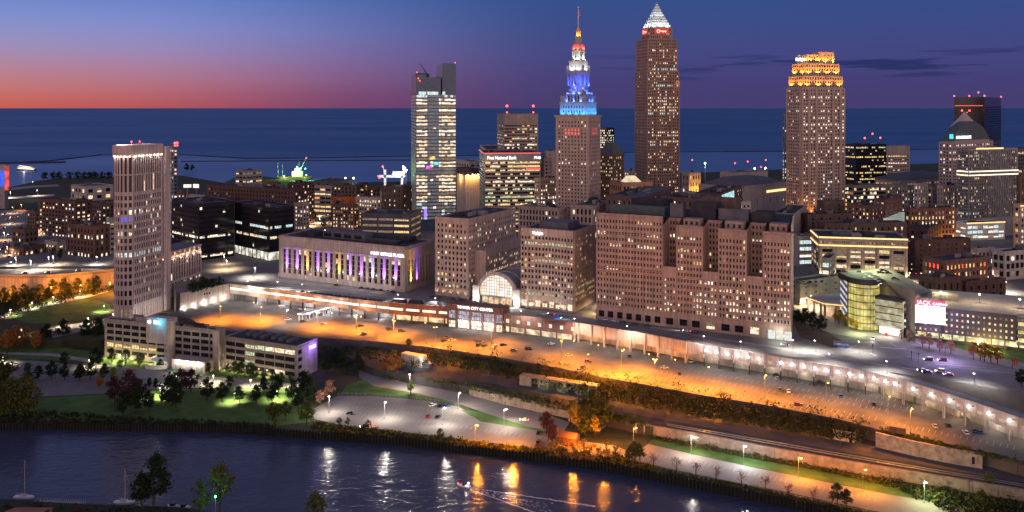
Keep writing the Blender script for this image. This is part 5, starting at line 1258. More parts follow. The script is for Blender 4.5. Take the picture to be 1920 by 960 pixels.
mb = MB(); mb.prism([cD + (p - cD) * 1.03 for p in dp] + [dp[-1] + Vector((1, 14)), dp[0] + Vector((-1, 14))], zt - 2, zt + 1.5, bottom=True); mb.build('roof_cap', M['roof'], t)
# main deck
dk = [W(1604, 560, zt), W(1588, 540, zt), W(1577, 506, zt), W(1672, 503, zt), W(1760, 560, zt), W(1690, 575, zt), W(1646, 570, zt)]
dk = [dp[0] + Vector((0, 2)), W(1576, 506, zt).to_2d() + Vector((0, 0)), W(1668, 503, zt).to_2d(), W(1716, 545, zt).to_2d(), dp[-1] + Vector((2, 2))]
mb = MB(); mb.prism(dk, .0, zt); mb.build('deck', M['paveR'], t)
mb = MB(); a_, b_, c_, d_ = W(1668, 503, zt), W(1745, 545, 21.5), W(1694, 566, 21.0), V3(dk[4], zt); mb.poly([a_ + Vector((0, 0, .04)), b_, c_]); mb.poly([a_ + Vector((0, 0, .04)), c_, d_ + Vector((0, 0, .04))]); mb.poly([V3(c_, 0), V3(d_, 0), d_, c_]); mb.poly([V3(b_, 0), V3(c_, 0), c_, b_]); mb.build('ramp', M['paveR'], t)
mb = MB(); 
for k in range(1, 7):
    a_, b_ = V3(dk[1], k * 4.2), V3(dk[0], k * 4.2); nn_ = uv(dk[1], dk[0])[1]; mb.obox(a_ + nn_ * .05, b_ - a_, nn_ * .1, (0, 0, 1.9))
mb.build('louvre_opening', emat('lit_garage_level', (.8, .85, 1), .7, .7, .3), t)
for k in range(3): light('deck_light', V3(dk[0].lerp(dk[2], .25 + .25 * k), zt + 9), (.85, 1, .5), 5200, t)
# glazed link, right of drum
A, Bq = Vector((XA(1641, 508), 508)), Vector((XA(1692, 497), 497)); u, n, L = uv(A, Bq); zl = 21.5
t2 = thing('garage_stair_hall', 'pale glazed garage bay between the curved glass drum and the billboard', 'parking garage', V3(A, 0))
mb = MB(); mb.obox(V3(A, 5.5), u * L, -n * 8, (0, 0, zl - 5.5)); mb.build('glass_front', glow2, t2)
mb = MB()
for k in range(26): mb.obox(V3(A, 5) + u * (L * k / 25) + n * .02, u * .12, n * .25, (0, 0, zl - 5))
for k in range(1, 5): mb.obox(V3(A, 5 + k * 4) + n * .02, u * L, n * .15, (0, 0, .6))
mb.build('fins', M['metal'], t2); mb = MB(); mb.obox(V3(A, zl + .02) - u * .2 + n * .4, u * (L + .4), -n * 9, (0, 0, .8)); mb.obox(V3(A, 0) - n * 4, u * L, -n * .5, (0, 0, 5.6)); mb.build('roof', M['roof'], t2)
mb = MB(); mb.obox(V3(A, .2) - n * 3.5 + u * 1, u * (L - 2), -n * .2, (0, 0, 4.6)); mb.build('entrance', emat('lit_garage_entrance', (1, .95, .85), 1.5, .4), t2)
light('entrance_light', V3(A, 4) + u * L * .5 + n * 4, (1, .9, .8), 1200, t2); light('entrance_light', V3(A, 6) + u * -6 + n * 8, (.9, 1, .45), 2500, t2)
# garage with square openings
A, Bq = Vector((XA(1690, 499), 499)), Vector((XA(1905, 472), 472)); u, n, L = uv(A, Bq); zg = 20.0
t3 = thing('square_window_garage', 'dark garage with rows of small square yellow openings behind the crimson billboard', 'parking garage', V3(A, 0))
mb = MB(); wins = facade(mb, A, Bq, 5.2, zg - 1, 21, 4, .36, .44, .6, mx=.6, mb_=.2, mt=.3)
B3 = Bq + Vector((u.x, u.y)) * 60
mb.poly([V3(A, zg - 1), V3(Bq, zg - 1), V3(Bq, zg), V3(A, zg)]); mb.obox(V3(A, 0) - n * 3, u * (L + 40), -n * .5, (0, 0, 1.2))
for k in range(15): mb.obox(V3(A, 0) + u * (k * (L + 40) / 15) - n * .1, u * .7, -n * .7, (0, 0, 5.3))
mb.build('wall', mat('violet_grey_cladding', (.095, .08, .08), .6, .2), t3)
add_windows(t3, wins, lambda r, c, *_: random.choice(['y', 'y', 'g', 'ww', 'd']) if c > 5 or r < 1 else random.choice(['d', 'ww', 'dark']), 100)
mb = MB(); mb.poly([V3(A, zg), V3(B3, zg), V3(B3 - n.to_2d() * 60, zg), V3(A - n.to_2d() * 52, zg)]); mb.build('roof_deck', M['beige'], t3)
mb = MB(); mb.obox(V3(A, 1.3) - n * 4, u * (L + 40), -n * .2, (0, 0, 3.7)); mb.build('lit_level', emat('lit_ground_level', (1, .92, .5), .75, .75, .35), t3)
mb = MB(); 
for k in range(3): mb.obox(V3(Bq, 5.5 + k * 4.4) + u * 1.0, u * 50, n * .3, (0, 0, 2.0))
mb.build('lit_opening', emat('lit_open_level', (1, .9, .35), .85, .6, .3), t3)
mb = MB(); 
for k in range(4): mb.obox(V3(Bq, 3.6 + k * 4.4 + (.0)) + u * .4 + n * .02, u * 51, n * .5, (0, 0, 1.6))
mb.obox(V3(Bq, 18.9) + u * .4, u * 51, n * .4, (0, 0, 2)); mb.build('spandrel', M['conc'], t3)
for (s, d) in ((.35, 10), (.7, 12), (1.05, 10)):
    p = V3(A, zg) + u * L * s - n * d * 2; mb = MB(); mb.tube(p, p + Vector((0, 0, 5)), .12, .1, 6); mb.ball(p + Vector((0, 0, 5)), .5, 1); mb.build('roof_lamp', [M['steel'], E['warm']], t3); light('deck_light', p + Vector((0, 0, 5.6)), (1, .82, .5), 2600, t3)
p = V3(A, zg) + u * L * .27 - n * 22
mb = MB(); mb.prism([p, p + u * 14, p + u * 14 - n * 7, p - n * 7], zg, zg + 4.5); mb.build('stair_house', M['conc'], t3)
# billboard
A, Bq = Vector((XA(1710, 494), 494)), Vector((XA(1772.5, 487), 487)); u, n, L = uv(A, Bq)
zS0, zS1, zS2 = ZA(607, 490), ZA(574, 490), ZA(563, 490)
t = thing('billboard', 'big white lit screen under a crimson JACK CASINO banner', 'billboard', V3(A, 0))
mb = MB(); mb.obox(V3(A, zS0 + .3) + u * .1, u * (L - .2), -n * .8, (0, 0, zS2 - zS0 - .6)); mb.build('casing', M['metal'], t)
mb = MB(); mb.obox(V3(A, zS0) + n * .02, u * L, n * .2, (0, 0, zS1 - zS0)); mb.build('screen', E['screen'], t)
mb = MB(); mb.obox(V3(A, zS1 + .05) + n * .02, u * L, n * .25, (0, 0, zS2 - zS1)); bn = mb.build('banner', E['banner'], t)
mb = MB()
for f in (.12, .86): mb.obox(V3(A, 4) + u * L * f - n * .3, u * .7, -n * .7, (0, 0, zS0 - 3.5))
mb.build('support', M['metal'], t)
text_obj('JACK', 3.1, V3(A, zS1 + .75) + u * 2.6 + n * .5, u, (0, 0, 1), E['sign'], bn, 'lettering', .05); text_obj('CASINO', 2.1, V3(A, zS1 + .8) + u * 10.6 + n * .5, u, (0, 0, 1), E['sign'], bn, 'lettering', .05)
light('screen_glow', V3(A, (zS0 + zS1) / 2) + u * L * .5 + n * 6, (.62, .5, 1), 5000, t, radius=4)
light('screen_glow', V3(A, 9) + u * L * .9 + n * 38, (.55, .45, 1), 5500, t, radius=4)
# entrance pavilion with curved roof beside the drum
c = W(1545, 608, 0)
t = thing('drive_in_pavilion', 'low pavilion with a fan-shaped pale roof edged in warm light, left of the curved garage', 'pavilion', c)
fan = [W(1514, 556, 9), W(1545, 567, 9), W(1598, 572, 9), W(1590, 556, 9), W(1572, 548, 9)]
mb = MB(); mb.prism(fan, 7.4, 9.0, bottom=True); mb.build('roof', M['pale'], t)
mb = MB()
for a_, b_ in zip(fan[:3], fan[1:3]): mb.obox(V3(a_, 7.9) + Vector((0, -.3, 0)), b_ - a_, (0, -.15, 0), (0, 0, .5))
mb.build('edge_light', E['goldstrip'], t)
mb = MB(); 
for a_, b_, f in ((fan[0], fan[1], 0), (fan[1], fan[2], 0)):
    for k in range(3): p = a_.lerp(b_, k / 2.5 + .04); mb.obox(V3(p, 0) + Vector((0, 1.5, 0)), (1.2, 0, 0), (0, 1.2, 0), (0, 0, 7.4))
mb.obox(V3(fan[4], 0), fan[2] - fan[4] - Vector((0, -6, 0)), (0, .5, 0), (0, 0, 7.4)); mb.build('pier', M['beige'], t)
mb = MB(); p = fan[1].lerp(fan[2], .55); mb.obox(V3(p, .3) + Vector((0, 3, 0)), (9, -1.2, 0), (0, .2, 0), (0, 0, 4)); mb.build('garage_door', M['brick2'], t)
for f in (.2, .6): light('canopy_light', V3(fan[0].lerp(fan[2], f), 6.2) + Vector((0, 2, 0)), (1, .68, .42), 1300, t)

# ================================================================== store building with a glowing cornice
N0 = Vector((XA(1535, 669), 669)); q = bld('cornice_lit_building', 'tan department block with two bands of golden light along its cornice', 1535, 669, 0, 445, 1521, 1702, 101, 'beige', bay=10.2, st=5.6, fw=.72, fh=.62, nr=5, mt=8, mbm=5,
        lit=lambda r, c, *_: random.choice(['y', 'w', 'y', 'd', 'dark']) if (r > 0 and random.random() < (.75 if c < 9 else .4)) else 'dark', units=4, corn=1.2, mull=(6, 2), left=True)
N_, Rc, Lc = q['N'], q['R'], q['L']; u, n, L = uv(N_, Rc); z1 = q['z1']; tq = q['t']
for z in (z1 - .3, z1 - 6.4):
    mb = MB(); mb.obox(V3(N_, z) - u * 0 + n * .5, u * L, n * .25, (0, 0, 1.0)); u2_, n2_, l2 = uv(Lc, N_); mb.obox(V3(Lc, z) + n2_ * .5, u2_ * l2, n2_ * .25, (0, 0, 1.)); mb.build('cornice_light', E['goldstrip'], tq)
mb = MB(); wn = facade(mb, N_ + n.to_2d() * .3, Rc + n.to_2d() * .3, z1 - 5.4, z1 - 1.4, 40, 1, .4, .6, .3, mx=1, mb_=.6, mt=.6); mb.build('frieze', M['beige'], tq)
add_windows(tq, wn, lambda *_: random.choice(['dark', 'dark', 'd', 'y']), 40)
ncl = max(1, int((L - 1) / 10.2))
for k in range(ncl + 1):
    p = V3(N_, 1.5) + u * (1.2 + (L - 2.4) * k / ncl) + n * 1.6; light('pier_light', p, (1, .72, .36), 9000, tq, 'SPOT', .2, p - n * 1.5 + Vector((0, 0, 24)), 34, .8)
    mb = MB(); mb.obox(V3(N_, 0) + u * (.6 + (L - 2.4) * k / ncl) + n * .02, u * 1.5, n * .7, (0, 0, z1 - 7)); mb.build('pilaster', M['beige'], tq)
zt_deck = 29.55
# ================================================================== other buildings, left to right
BL_ = [
 # name, label, N px, Y, zb, top, pl, pr, a, wall, opts
 ('brick_hotel', 'wide dark red brick hotel with rows of lit windows, behind the highway at left', 141, 880, -2, 379, 72, 173, 27, 'brick', dict(bay=5.2, st=4.0, fw=.5, fh=.5, lit=make_lit(.32, .25, .65, 'white', .3, 1), units=2)),
 ('brick_block', 'dark brown brick block with one lit window row, between red hotel and courthouse tower', 177, 762, -2, 426, 124, 206, 27, 'brick', dict(bay=4.4, st=4.6, fw=.42, fh=.6, lit=lambda r, c, nr, nc: ('ww' if (nr - r == 2 and random.random() < .75) or (r == 0 and random.random() < .6) else ('d' if random.random() < .06 else 'dark')), units=2)),
 ('parking_garage', 'narrow pale garage slab beside the courthouse tower, lit floor by floor', 206, 800, -2, 412, 199, 226, 40, 'pale', dict(bay=4, st=4.2, fw=.9, fh=.4, lit=make_lit(.3, .3, .8, 'dim'), units=0)),
 ('warehouse', 'low dark warehouse with a blue tinted roof at the far left', 46, 850, -2, 432, 22, 72, 27, 'brick3', dict(bay=4, lit=make_lit(.1, .1, .4, 'warm'), units=2)),
 ('warehouse', 'low dark flat-roofed warehouse just behind the highway, below the red hotel', 44, 775, -2, 466, 6, 84, 27, 'brick', dict(bay=4.4, lit=make_lit(.12, .1, .4, 'warm'), units=3)),
 ('warehouse', 'small brown warehouse left of the red hotel with a lit side street', 66, 930, -2, 398, 50, 76, 27, 'brick3', dict(bay=4, units=1)),
 ('corner_shop', 'small tan corner shop with lit ground floor, between the red hotel and the brick block', 108, 790, -2, 455, 84, 122, 27, 'beige', dict(bay=4, st=4.2, lit=make_lit(.3, .5, .7, 'warm'), units=1)),
 ('long_shed', 'long low shed with pale curved roof near the lake, left of the courthouse tower', 160, 1420, -22, 351, 133, 212, 40, 'pale', dict(bay=12, st=8, fw=.5, lit=make_lit(.4, .4, .7, 'warm'), units=1, roof='roof2')),
 ('low_block', 'low dark block with scattered lit windows right behind the red hotel', 190, 985, -2, 384, 172, 236, 35, 'brick3', dict(bay=4.5, lit=make_lit(.3, .3, .7, 'mix'), units=2)),
 ('apartment_tower', 'slim grey apartment tower with red roof lights, right behind the courthouse tower', 326, 820, -2, 276, 309, 333, 30, 'blglass', dict(bay=3, st=3.6, fw=.7, fh=.5, lit=make_lit(.3, .3, .7, 'cool'), units=1)),
 ('glass_block', 'black glass office block with broken white light strips, left of its twin', 372, 750, 0, 384, 322, 439, 44, 'dkglass', dict(bay=2.4, st=4.1, fw=.94, fh=.5, lit=make_lit(.03, .36, .8, 'cool', .85, 51), units=2, d=.15)),
 ('glass_block', 'black glass office block with lit white lobby, nearest the purple-lit hall', 504, 748, 0, 391, 440, 551, 44, 'dkglass', dict(bay=2.4, st=4.1, fw=.94, fh=.5, lit=make_lit(.02, .28, .8, 'cool', .85, 52), units=2, d=.15, mbm=9)),
 ('brick_warehouse', 'long brown brick warehouse with small dark windows behind the black glass blocks', 552, 935, 0, 357, 388, 577, 27, 'brick', dict(bay=4.6, st=4.2, fw=.4, fh=.5, fwr=.5, lit=lambda r, c, nr, nc: ('ww' if nc < 16 and random.random() < .55 else ('d' if random.random() < .05 else 'dark')), units=4)),
 ('shop_block', 'brown block with a lamp-lit flat roof left of the white floodlit sign', 340, 1010, -2, 362, 322, 352, 27, 'brick3', dict(bay=4, lit=make_lit(.35, .3, .6, 'warm'), units=1)),
 ('shop_block', 'low block with a long cream lit strip under two white hoardings', 384, 1000, -2, 368, 349, 390, 20, 'beige', dict(bay=20, st=5, fw=.9, fh=.4, lit=lambda *_: 'y', units=1)),
 ('shop_block', 'dark low block behind the left black glass block with faint blue roof', 424, 960, 0, 372, 388, 442, 27, 'brick3', dict(bay=5, lit=make_lit(.1, .1, .5, 'dim'), units=2)),
 ('dark_block', 'dark brown block with tiny lit windows at the top of the bright street', 566, 985, 0, 345, 540, 590, 30, 'brick', dict(bay=4, lit=make_lit(.25, .3, .7, 'white'), units=2)),
 ('corner_house', 'small orange-lit corner house at the foot of the long brick warehouse', 568, 845, 0, 383, 552, 580, 30, 'beige', dict(bay=3, lit=make_lit(.3, .3, .7, 'warm'), units=1)),
 ('lit_garage', 'low garage with orange lit upper deck, left of the brown loft', 622, 1090, -2, 350, 588, 626, 20, 'beige', dict(bay=8, st=5, fw=.9, fh=.45, lit=make_lit(.7, .5, .9, 'warm'), units=1)),
 ('brick_loft', 'brown brick loft with a few lit windows at the head of the bright street', 668, 1060, 0, 349, 624, 676, 20, 'brick3', dict(bay=5, fw=.42, fh=.5, lit=make_lit(.25, .2, .5, 'mix'), units=2)),
 ('brick_loft', 'low brick loft with an orange painted front, two rows of lit windows below', 664, 940, 0, 386, 622, 672, 20, 'brick2', dict(bay=3.4, fw=.5, fh=.55, lit=make_lit(.6, .4, .8, 'warm'), units=2)),
 ('painted_loft', 'flat orange-red wall loft above the low brick loft', 666, 1000, 0, 372, 622, 674, 20, mat('orange_stucco', (.42, .13, .045), .9, .2), dict(bay=8, st=6, fw=.2, fh=.3, lit=make_lit(.1, .1, .3), units=1)),
 ('pale_loft', 'pale arched-window loft with many lit windows, left of the glass tower', 708, 950, 0, 372, 667, 714, 20, 'pale', dict(bay=3.2, st=4.2, fw=.5, fh=.6, lit=make_lit(.5, .4, .8, 'warm'), units=2)),
 ('dark_loft', 'brown windowless-sided block with an orange corner lamp, just left of the glass tower', 755, 990, 0, 352, 716, 776, 27, 'brick3', dict(bay=7, st=5, fw=.2, fh=.4, lit=make_lit(.4, .2, .6, 'white'), units=3)),
 ('small_block', 'small orange-red brick block between the pale loft and the brown block', 706, 1080, 0, 353, 688, 712, 20, 'brick2', dict(bay=4, lit=make_lit(.4, .3, .6, 'warm'), units=1)),
 ('small_block', 'narrow dark block with pinkish lit windows, left of the small orange-red one', 684, 1100, 0, 344, 673, 690, 20, 'brick', dict(bay=4, lit=make_lit(.5, .3, .6, 'warm'), units=1)),
 ('parking_deck', 'low dark parking deck with long yellow lit openings at the foot of the glass tower', 770, 850, 0, 404, 676, 790, 10, 'roof2', dict(bay=16, st=5.2, fw=.92, fh=.36, lit=lambda r, c, *_: ('y' if c > 1 else 'd'), units=2)),
 ('amber_lit_building', 'pale windowless corner building washed by amber roof lamps, right of the glass tower', 872, 880, 0, 330, 856, 899, 68, 'beige', dict(bay=7, st=8, fw=.3, fh=.25, lit=make_lit(.2, .1, .3, 'dim'), units=2, nr=2, mt=50)),
 ('banded_office', 'grey horizontally banded office with a red light line and white sign on top', 908, 905, 0, 289, 899, 1014, 84, 'steel', dict(bay=2.6, st=3.9, fw=.97, fh=.5, lit=make_lit(.28, .5, .8, 'yel', .75, 61), units=2, d=.2, mt=7)),
 ('concrete_tower', 'windowed pale concrete tower with two red mast lamps, behind the banded office', 944, 1080, 0, 215, 932, 1009, 78, 'beige', dict(bay=3.2, st=4.0, fw=.86, fh=.45, fwr=.86, lit=make_lit(.3, .3, .7, 'warm', .7, 62), units=1, mt=12)),
 ('penthouse_block', 'narrow low grey block just left of the banded office top', 912, 1150, 0, 281, 900, 1002, 84, 'pale', dict(bay=10, lit=make_lit(.02, 0, 0), units=0)),
 ('old_office', 'narrow mauve old office between the banded office and the spired tower', 1020, 930, 0, 298, 1012, 1030, 60, 'mauve', dict(bay=3, fw=.45, lit=make_lit(.15, .1, .5), units=1)),
 ('blank_tower', 'plain yellowish stone slab left of the spired tower', 1024, 950, 0, 285, 1020, 1050, 75, 'pale', dict(bay=6, fw=.2, fh=.3, lit=make_lit(.05, .05, .2), units=1)),
 ('terrace_block', 'low stone block with roof lights, below the yellowish slab', 1012, 890, 0, 336, 1002, 1050, 60, 'stone2', dict(bay=3, lit=make_lit(.3, .3, .6, 'white'), units=1)),
 ('white_light_tower', 'slim dark tower speckled with dense white windows, right behind the spired tower', 1138, 1250, 0, 241, 1124, 1152, 40, 'dkglass', dict(bay=2.6, st=3.4, fw=.7, fh=.6, lit=make_lit(.55, .3, .8, 'white', .2), units=1)),
 ('mansard_office', 'old brown office with mansard roof and yellow windows, between the two tallest towers', 1150, 1010, 0, 290, 1124, 1170, 50, 'brick3', dict(bay=3, st=4, fw=.45, fh=.5, lit=make_lit(.28, .2, .5, 'yel'), units=0, corn=.8)),
 ('pink_block', 'small pinkish lit block with white windows, in the gap left of the tallest tower', 1184, 1240, 0, 322, 1170, 1196, 60, 'pale', dict(bay=5, lit=make_lit(.5, .3, .8, 'white'), units=1)),
 ('orange_library', 'low orange-lit stone library with white windows and lit skylight, below the tallest tower', 1166, 960, 0, 344, 1143, 1224, 70, mat('orange_lit_stone', (.42, .26, .17), .8, .15), dict(bay=4.5, st=9, fw=.5, fh=.55, lit=lambda r, c, nr, nc: ('ww' if nc > 7 and 1 < c < 12 else 'dark'), units=0)),
 ('orange_lit_hall', 'stone hall glowing orange right of the tallest tower', 1292, 1215, 0, 325, 1278, 1314, 60, 'pale', dict(bay=5, st=8, fw=.4, lit=make_lit(.1, .1, .3, 'warm'), units=1)),
 ('auditorium', 'long pale stone auditorium with plain walls and dark hipped roofs, right of the tallest tower', 1386, 1035, 0, 352, 1310, 1476, 48, 'pale', dict(bay=14, st=14, fw=.08, fh=.2, nr=1, lit=make_lit(.3, .2, .4), units=0, corn=.6)),
 ('stage_house', 'pale upper stage house with flat roof behind the auditorium', 1372, 1135, 0, 325, 1350, 1440, 60, 'pale', dict(bay=14, st=12, fw=.15, fh=.3, lit=make_lit(.05, .05, .2), units=1)),
 ('cinema_block', 'dark low block with a cyan lit glass corner, behind the long brown block', 1348, 860, 0, 366, 1300, 1392, 27, 'brick3', dict(bay=5, lit=make_lit(.12, .1, .4, 'cool'), units=3)),
 ('battlement_house', 'small yellowish block with notched parapet behind the long brown block', 1384, 780, 0, 381, 1372, 1408, 60, 'pale', dict(bay=4, lit=make_lit(.2, .2, .5, 'yel'), units=3)),
 ('blue_slim_tower', 'very thin bluish tower edge behind the amber crowned tower', 1470, 1180, 0, 215, 1467, 1490, 70, 'blglass', dict(bay=3, st=3.8, fw=.6, lit=make_lit(.3, .2, .6, 'white'), units=1)),
 ('brown_penthouse', 'plain reddish penthouse block at the foot of the amber crowned tower', 1545, 860, 0, 379, 1532, 1584, 80, 'brick3', dict(bay=9, fw=.2, fh=.3, lit=make_lit(.03, .03, .1), units=0)),
 ('dark_office', 'dark office with yellow ribbon windows and a red-lit roof mast, right of the amber tower', 1604, 1230, 0, 272, 1584, 1662, 75, 'dkglass', dict(bay=3, st=4.4, fw=.9, fh=.45, lit=make_lit(.12, .4, .75, 'yel', .7, 71), units=3)),
 ('tan_box', 'plain tan box building with one lit band, right of the dark ribbon-window office', 1664, 1330, 0, 275, 1655, 1706, 78, 'beige', dict(bay=4, st=5, fw=.8, fh=.3, lit=make_lit(.2, .3, .8, 'warm', .8), units=1, mt=12)),
 ('lit_glass_hall', 'glassy hall with layered white light, below the dark ribbon-window office', 1600, 1010, 0, 349, 1584, 1662, 78, 'steel', dict(bay=3, st=4.4, fw=.95, fh=.6, lit=make_lit(.55, .4, .8, 'warm', .7), units=2, d=.2)),
 ('arena', 'wide low arena with a shallow curved grey roof', 1690, 1180, 0, 339, 1640, 1800, 60, 'beige', dict(bay=6, st=7, fw=.7, fh=.3, lit=make_lit(.3, .3, .8, 'warm', .6), units=0, roof='roof2')),
 ('stone_office', 'grey stone office with faint pilasters, right of the glassy hall', 1680, 985, 0, 348, 1662, 1702, 60, 'conc', dict(bay=3, fw=.4, lit=make_lit(.12, .1, .4), units=1)),
 ('stone_office', 'grey office with a column of bright white windows, second from the glassy hall', 1702, 950, 0, 353, 1690, 1716, 60, 'conc', dict(bay=3, fw=.45, lit=make_lit(.4, .2, .6, 'white'), units=1)),
 ('stone_office', 'pale ribbed stone office in the middle of the grey office row', 1722, 930, 0, 346, 1714, 1740, 65, 'pale', dict(bay=2.6, fw=.4, fh=.7, lit=make_lit(.2, .1, .4), units=2)),
 ('stone_office', 'darker grey office under the arena roof, left of the ribbed twin', 1748, 955, 0, 352, 1738, 1768, 65, 'conc', dict(bay=3, fw=.5, lit=make_lit(.2, .1, .4, 'yel'), units=1)),
 ('stone_office', 'greenish grey office with tall lit windows, left of the wavy tower', 1768, 930, 0, 350, 1757, 1802, 65, 'pale', dict(bay=3, st=4.4, fw=.42, fh=.7, lit=make_lit(.35, .2, .5, 'yel'), units=2)),
 ('bank_tower', 'mauve stepped tower with dark mansard roof and white lettering at the right', 1786, 1120, 0, 268, 1760, 1862, 55, 'mauve', dict(bay=4, st=4.4, fw=.5, fh=.5, lit=make_lit(.1, .2, .6, 'white', .5, 81), units=0)),
 ('pyramid_roof_tower', 'pale tower with a glass pyramid roof and red lamps, behind the lettered tower', 1806, 1320, 0, 246, 1782, 1834, 45, 'mauve', dict(bay=4, st=5, fw=.9, fh=.4, lit=make_lit(.15, .2, .5, 'white'), units=0, par=0)),
 ('black_tower', 'flat black slab tower with red corner lamps, farthest right skyline tower', 1846, 1420, 0, 183, 1789, 1877, 38, 'dkglass', dict(bay=3.4, st=4, fw=.5, fh=.5, lit=make_lit(.03, .12, .6, 'cool', .7, 82), units=1, mt=14, fwr=.6)),
 ('wavy_tower', 'grey apartment tower with rippled window columns and two white light bands', 1816, 880, 0, 281, 1795, 1908, 70, 'steel', dict(bay=2.3, st=3.3, fw=.55, fh=.6, lit=make_lit(.14, .12, .5, 'mix', .3, 83), units=2, mbm=20)),
 ('lit_podium', 'brightly lit white glass garage at the foot of the wavy tower', 1812, 862, 0, 420, 1790, 1884, 76, 'white', dict(bay=6, st=4.2, fw=.92, fh=.62, lit=lambda *_: random.choice(['ww', 'c', 'd', 'c']), units=0, d=.2, mull=(2, 1))),
 ('edge_tower', 'dark office cut off by the right edge, with yellow ribbon windows', 1908, 1000, 0, 281, 1900, 1990, 70, 'dkglass', dict(bay=3, st=4.2, fw=.8, lit=make_lit(.2, .4, .8, 'yel', .7), units=1)),
 ('arched_brick_house', 'brown building with a tall arched red panel at the right edge', 1912, 900, 0, 330, 1900, 1990, 75, 'brick3', dict(bay=5, st=6, fw=.3, lit=make_lit(.1, .1, .3), units=1)),
 ('gold_lit_house', 'building edged in gold light at the right edge, beside the wavy tower podium', 1912, 800, 0, 385, 1900, 1990, 75, 'beige', dict(bay=4, st=5, fw=.5, lit=make_lit(.5, .5, .8, 'warm'), units=1)),
 ('orange_lit_hotel', 'ornate brick hotel washed in orange light, left of the white glass garage', 1706, 800, 0, 393, 1696, 1793, 78, 'brick2', dict(bay=3.6, st=4.2, fw=.45, fh=.6, lit=make_lit(.45, .3, .7, 'warm'), units=2, corn=.6)),
 ('brick_flats', 'dark red brick flats with small lit windows, right of the amber crowned tower', 1632, 830, 0, 388, 1588, 1656, 48, 'brick2', dict(bay=3.4, st=3.8, fw=.45, lit=make_lit(.35, .25, .6, 'warm'), units=2)),
 ('brick_flats', 'smaller red brick flats with yellow windows behind the striped white roof', 1660, 880, 0, 376, 1640, 1690, 40, 'brick2', dict(bay=3.4, st=3.8, fw=.45, lit=make_lit(.45, .25, .6, 'yel'), units=2)),
 ('roof_block', 'dark flat block with a lit attic row, behind the golden cornice building', 1546, 745, 0, 421, 1532, 1700, 84, 'brick3', dict(bay=6, st=5, fw=.25, fh=.5, lit=make_lit(.3, .2, .6, 'warm'), units=4)),
 ('roof_block', 'dark bulky roof block between the amber tower foot and the golden cornice building', 1514, 790, 0, 404, 1500, 1600, 82, 'brick3', dict(bay=8, fw=.2, lit=make_lit(.1, .1, .3), units=5)),
 ('stage_block', 'plain dark theatre block with sloping roof, right of the golden cornice building', 1716, 690, 0, 452, 1702, 1820, 80, 'brick', dict(bay=8, fw=.2, fh=.3, lit=make_lit(.12, .1, .3, 'warm'), units=2)),
 ('stage_block', 'tall dark fly-tower block behind the sloping theatre', 1740, 770, 0, 430, 1700, 1770, 40, 'brick', dict(bay=8, fw=.25, lit=make_lit(.15, .1, .3, 'white'), units=1)),
 ('brick_arcade_building', 'long low brick building with two rows of pink and red lit windows', 1772, 630, 0, 491, 1730, 1852, 68, 'brick2', dict(bay=3.8, st=5.4, fw=.45, fh=.5, lit=lambda r, c, *_: random.choice(['w', 'o', 'r', 'dark', 'd']), units=1)),
 ('brick_hall', 'dark blank brick hall with flat black roof behind the crimson billboard', 1752, 575, 0, 524, 1722, 1804, 75, 'brick', dict(bay=5, st=6, fw=.3, lit=lambda *_: 'dark', units=2)),
 ('brick_hall', 'low black-roofed hall right of the blank brick hall', 1812, 590, 0, 530, 1800, 1886, 72, 'brick', dict(bay=6, st=5, fw=.3, lit=lambda *_: 'dark', units=1)),
 ('cream_loft', 'narrow cream loft with stepped gables, left of the white loft', 1832, 690, 0, 468, 1826, 1866, 74, 'pale', dict(bay=4, st=4.8, fw=.5, lit=make_lit(.15, .1, .4, 'warm'), units=2)),
 ('white_loft', 'white framed industrial loft with big gridded windows at the right edge', 1884, 665, 0, 474, 1860, 1990, 68, 'pale', dict(bay=5, st=5., fw=.72, fh=.66, fwr=.74, lit=make_lit(.25, .3, .5, 'mix'), units=2, mull=(3, 3))),
 ('white_garage', 'white lit stacked garage floors right behind the long brown block', 1496, 720, 0, 445, 1483, 1530, 80, 'pale', dict(bay=14, st=4.6, fw=.9, fh=.55, lit=lambda r, c, *_: random.choice(['ww', 'c', 'ww']), units=1, left=False, mull=(3, 1))),
 ('beige_slab', 'plain beige windowless slab behind the right end of the long brown block', 1478, 735, 0, 410, 1440, 1512, 27, 'beige', dict(bay=9, fw=.1, fh=.1, lit=lambda *_: 'dark', units=2)),
 ('low_annex', 'low pale annex with parked cars on its roof, right of the long brown block', 1500, 580, 0, 530, 1478, 1578, 60, 'conc', dict(bay=9, fw=.2, fh=.2, lit=lambda *_: 'dark', units=0)),
 ('stair_tower', 'small glazed stair tower with white lit flights, left of the rooftop car park', 1556, 600, 0, 487, 1540, 1566, 30, 'steel', dict(bay=4, st=4.5, fw=.8, fh=.6, lit=lambda *_: random.choice(['ww', 'c', 'd']), units=1)),
 ('hall_back', 'dark roofed hall behind the long brown block, left half', 1196, 800, 0, 372, 1136, 1262, 27, 'brick3', dict(bay=5, st=6, fw=.3, lit=make_lit(.1, .1, .4, 'cool'), units=5, roof='slate')),
 ('hall_back', 'dark roofed hall behind the long brown block, right of the first hall', 1300, 800, 0, 374, 1240, 1330, 35, 'brick3', dict(bay=5, st=6, fw=.3, lit=make_lit(.12, .1, .4, 'cool'), units=4)),
 ('science_hall', 'rounded lakeside museum hall with warm lit terraces', 462, 1650, -22, 321, 441, 492, 30, 'conc', dict(bay=8, st=7, fw=.8, fh=.4, lit=make_lit(.4, .4, .8, 'warm'), units=2)),
 ('dock_shed', 'long dark dock shed near the floodlit ship', 640, 1480, -22, 341, 588, 668, 20, 'roof2', dict(bay=14, st=10, fw=.3, lit=make_lit(.1, .1, .4), units=1)),
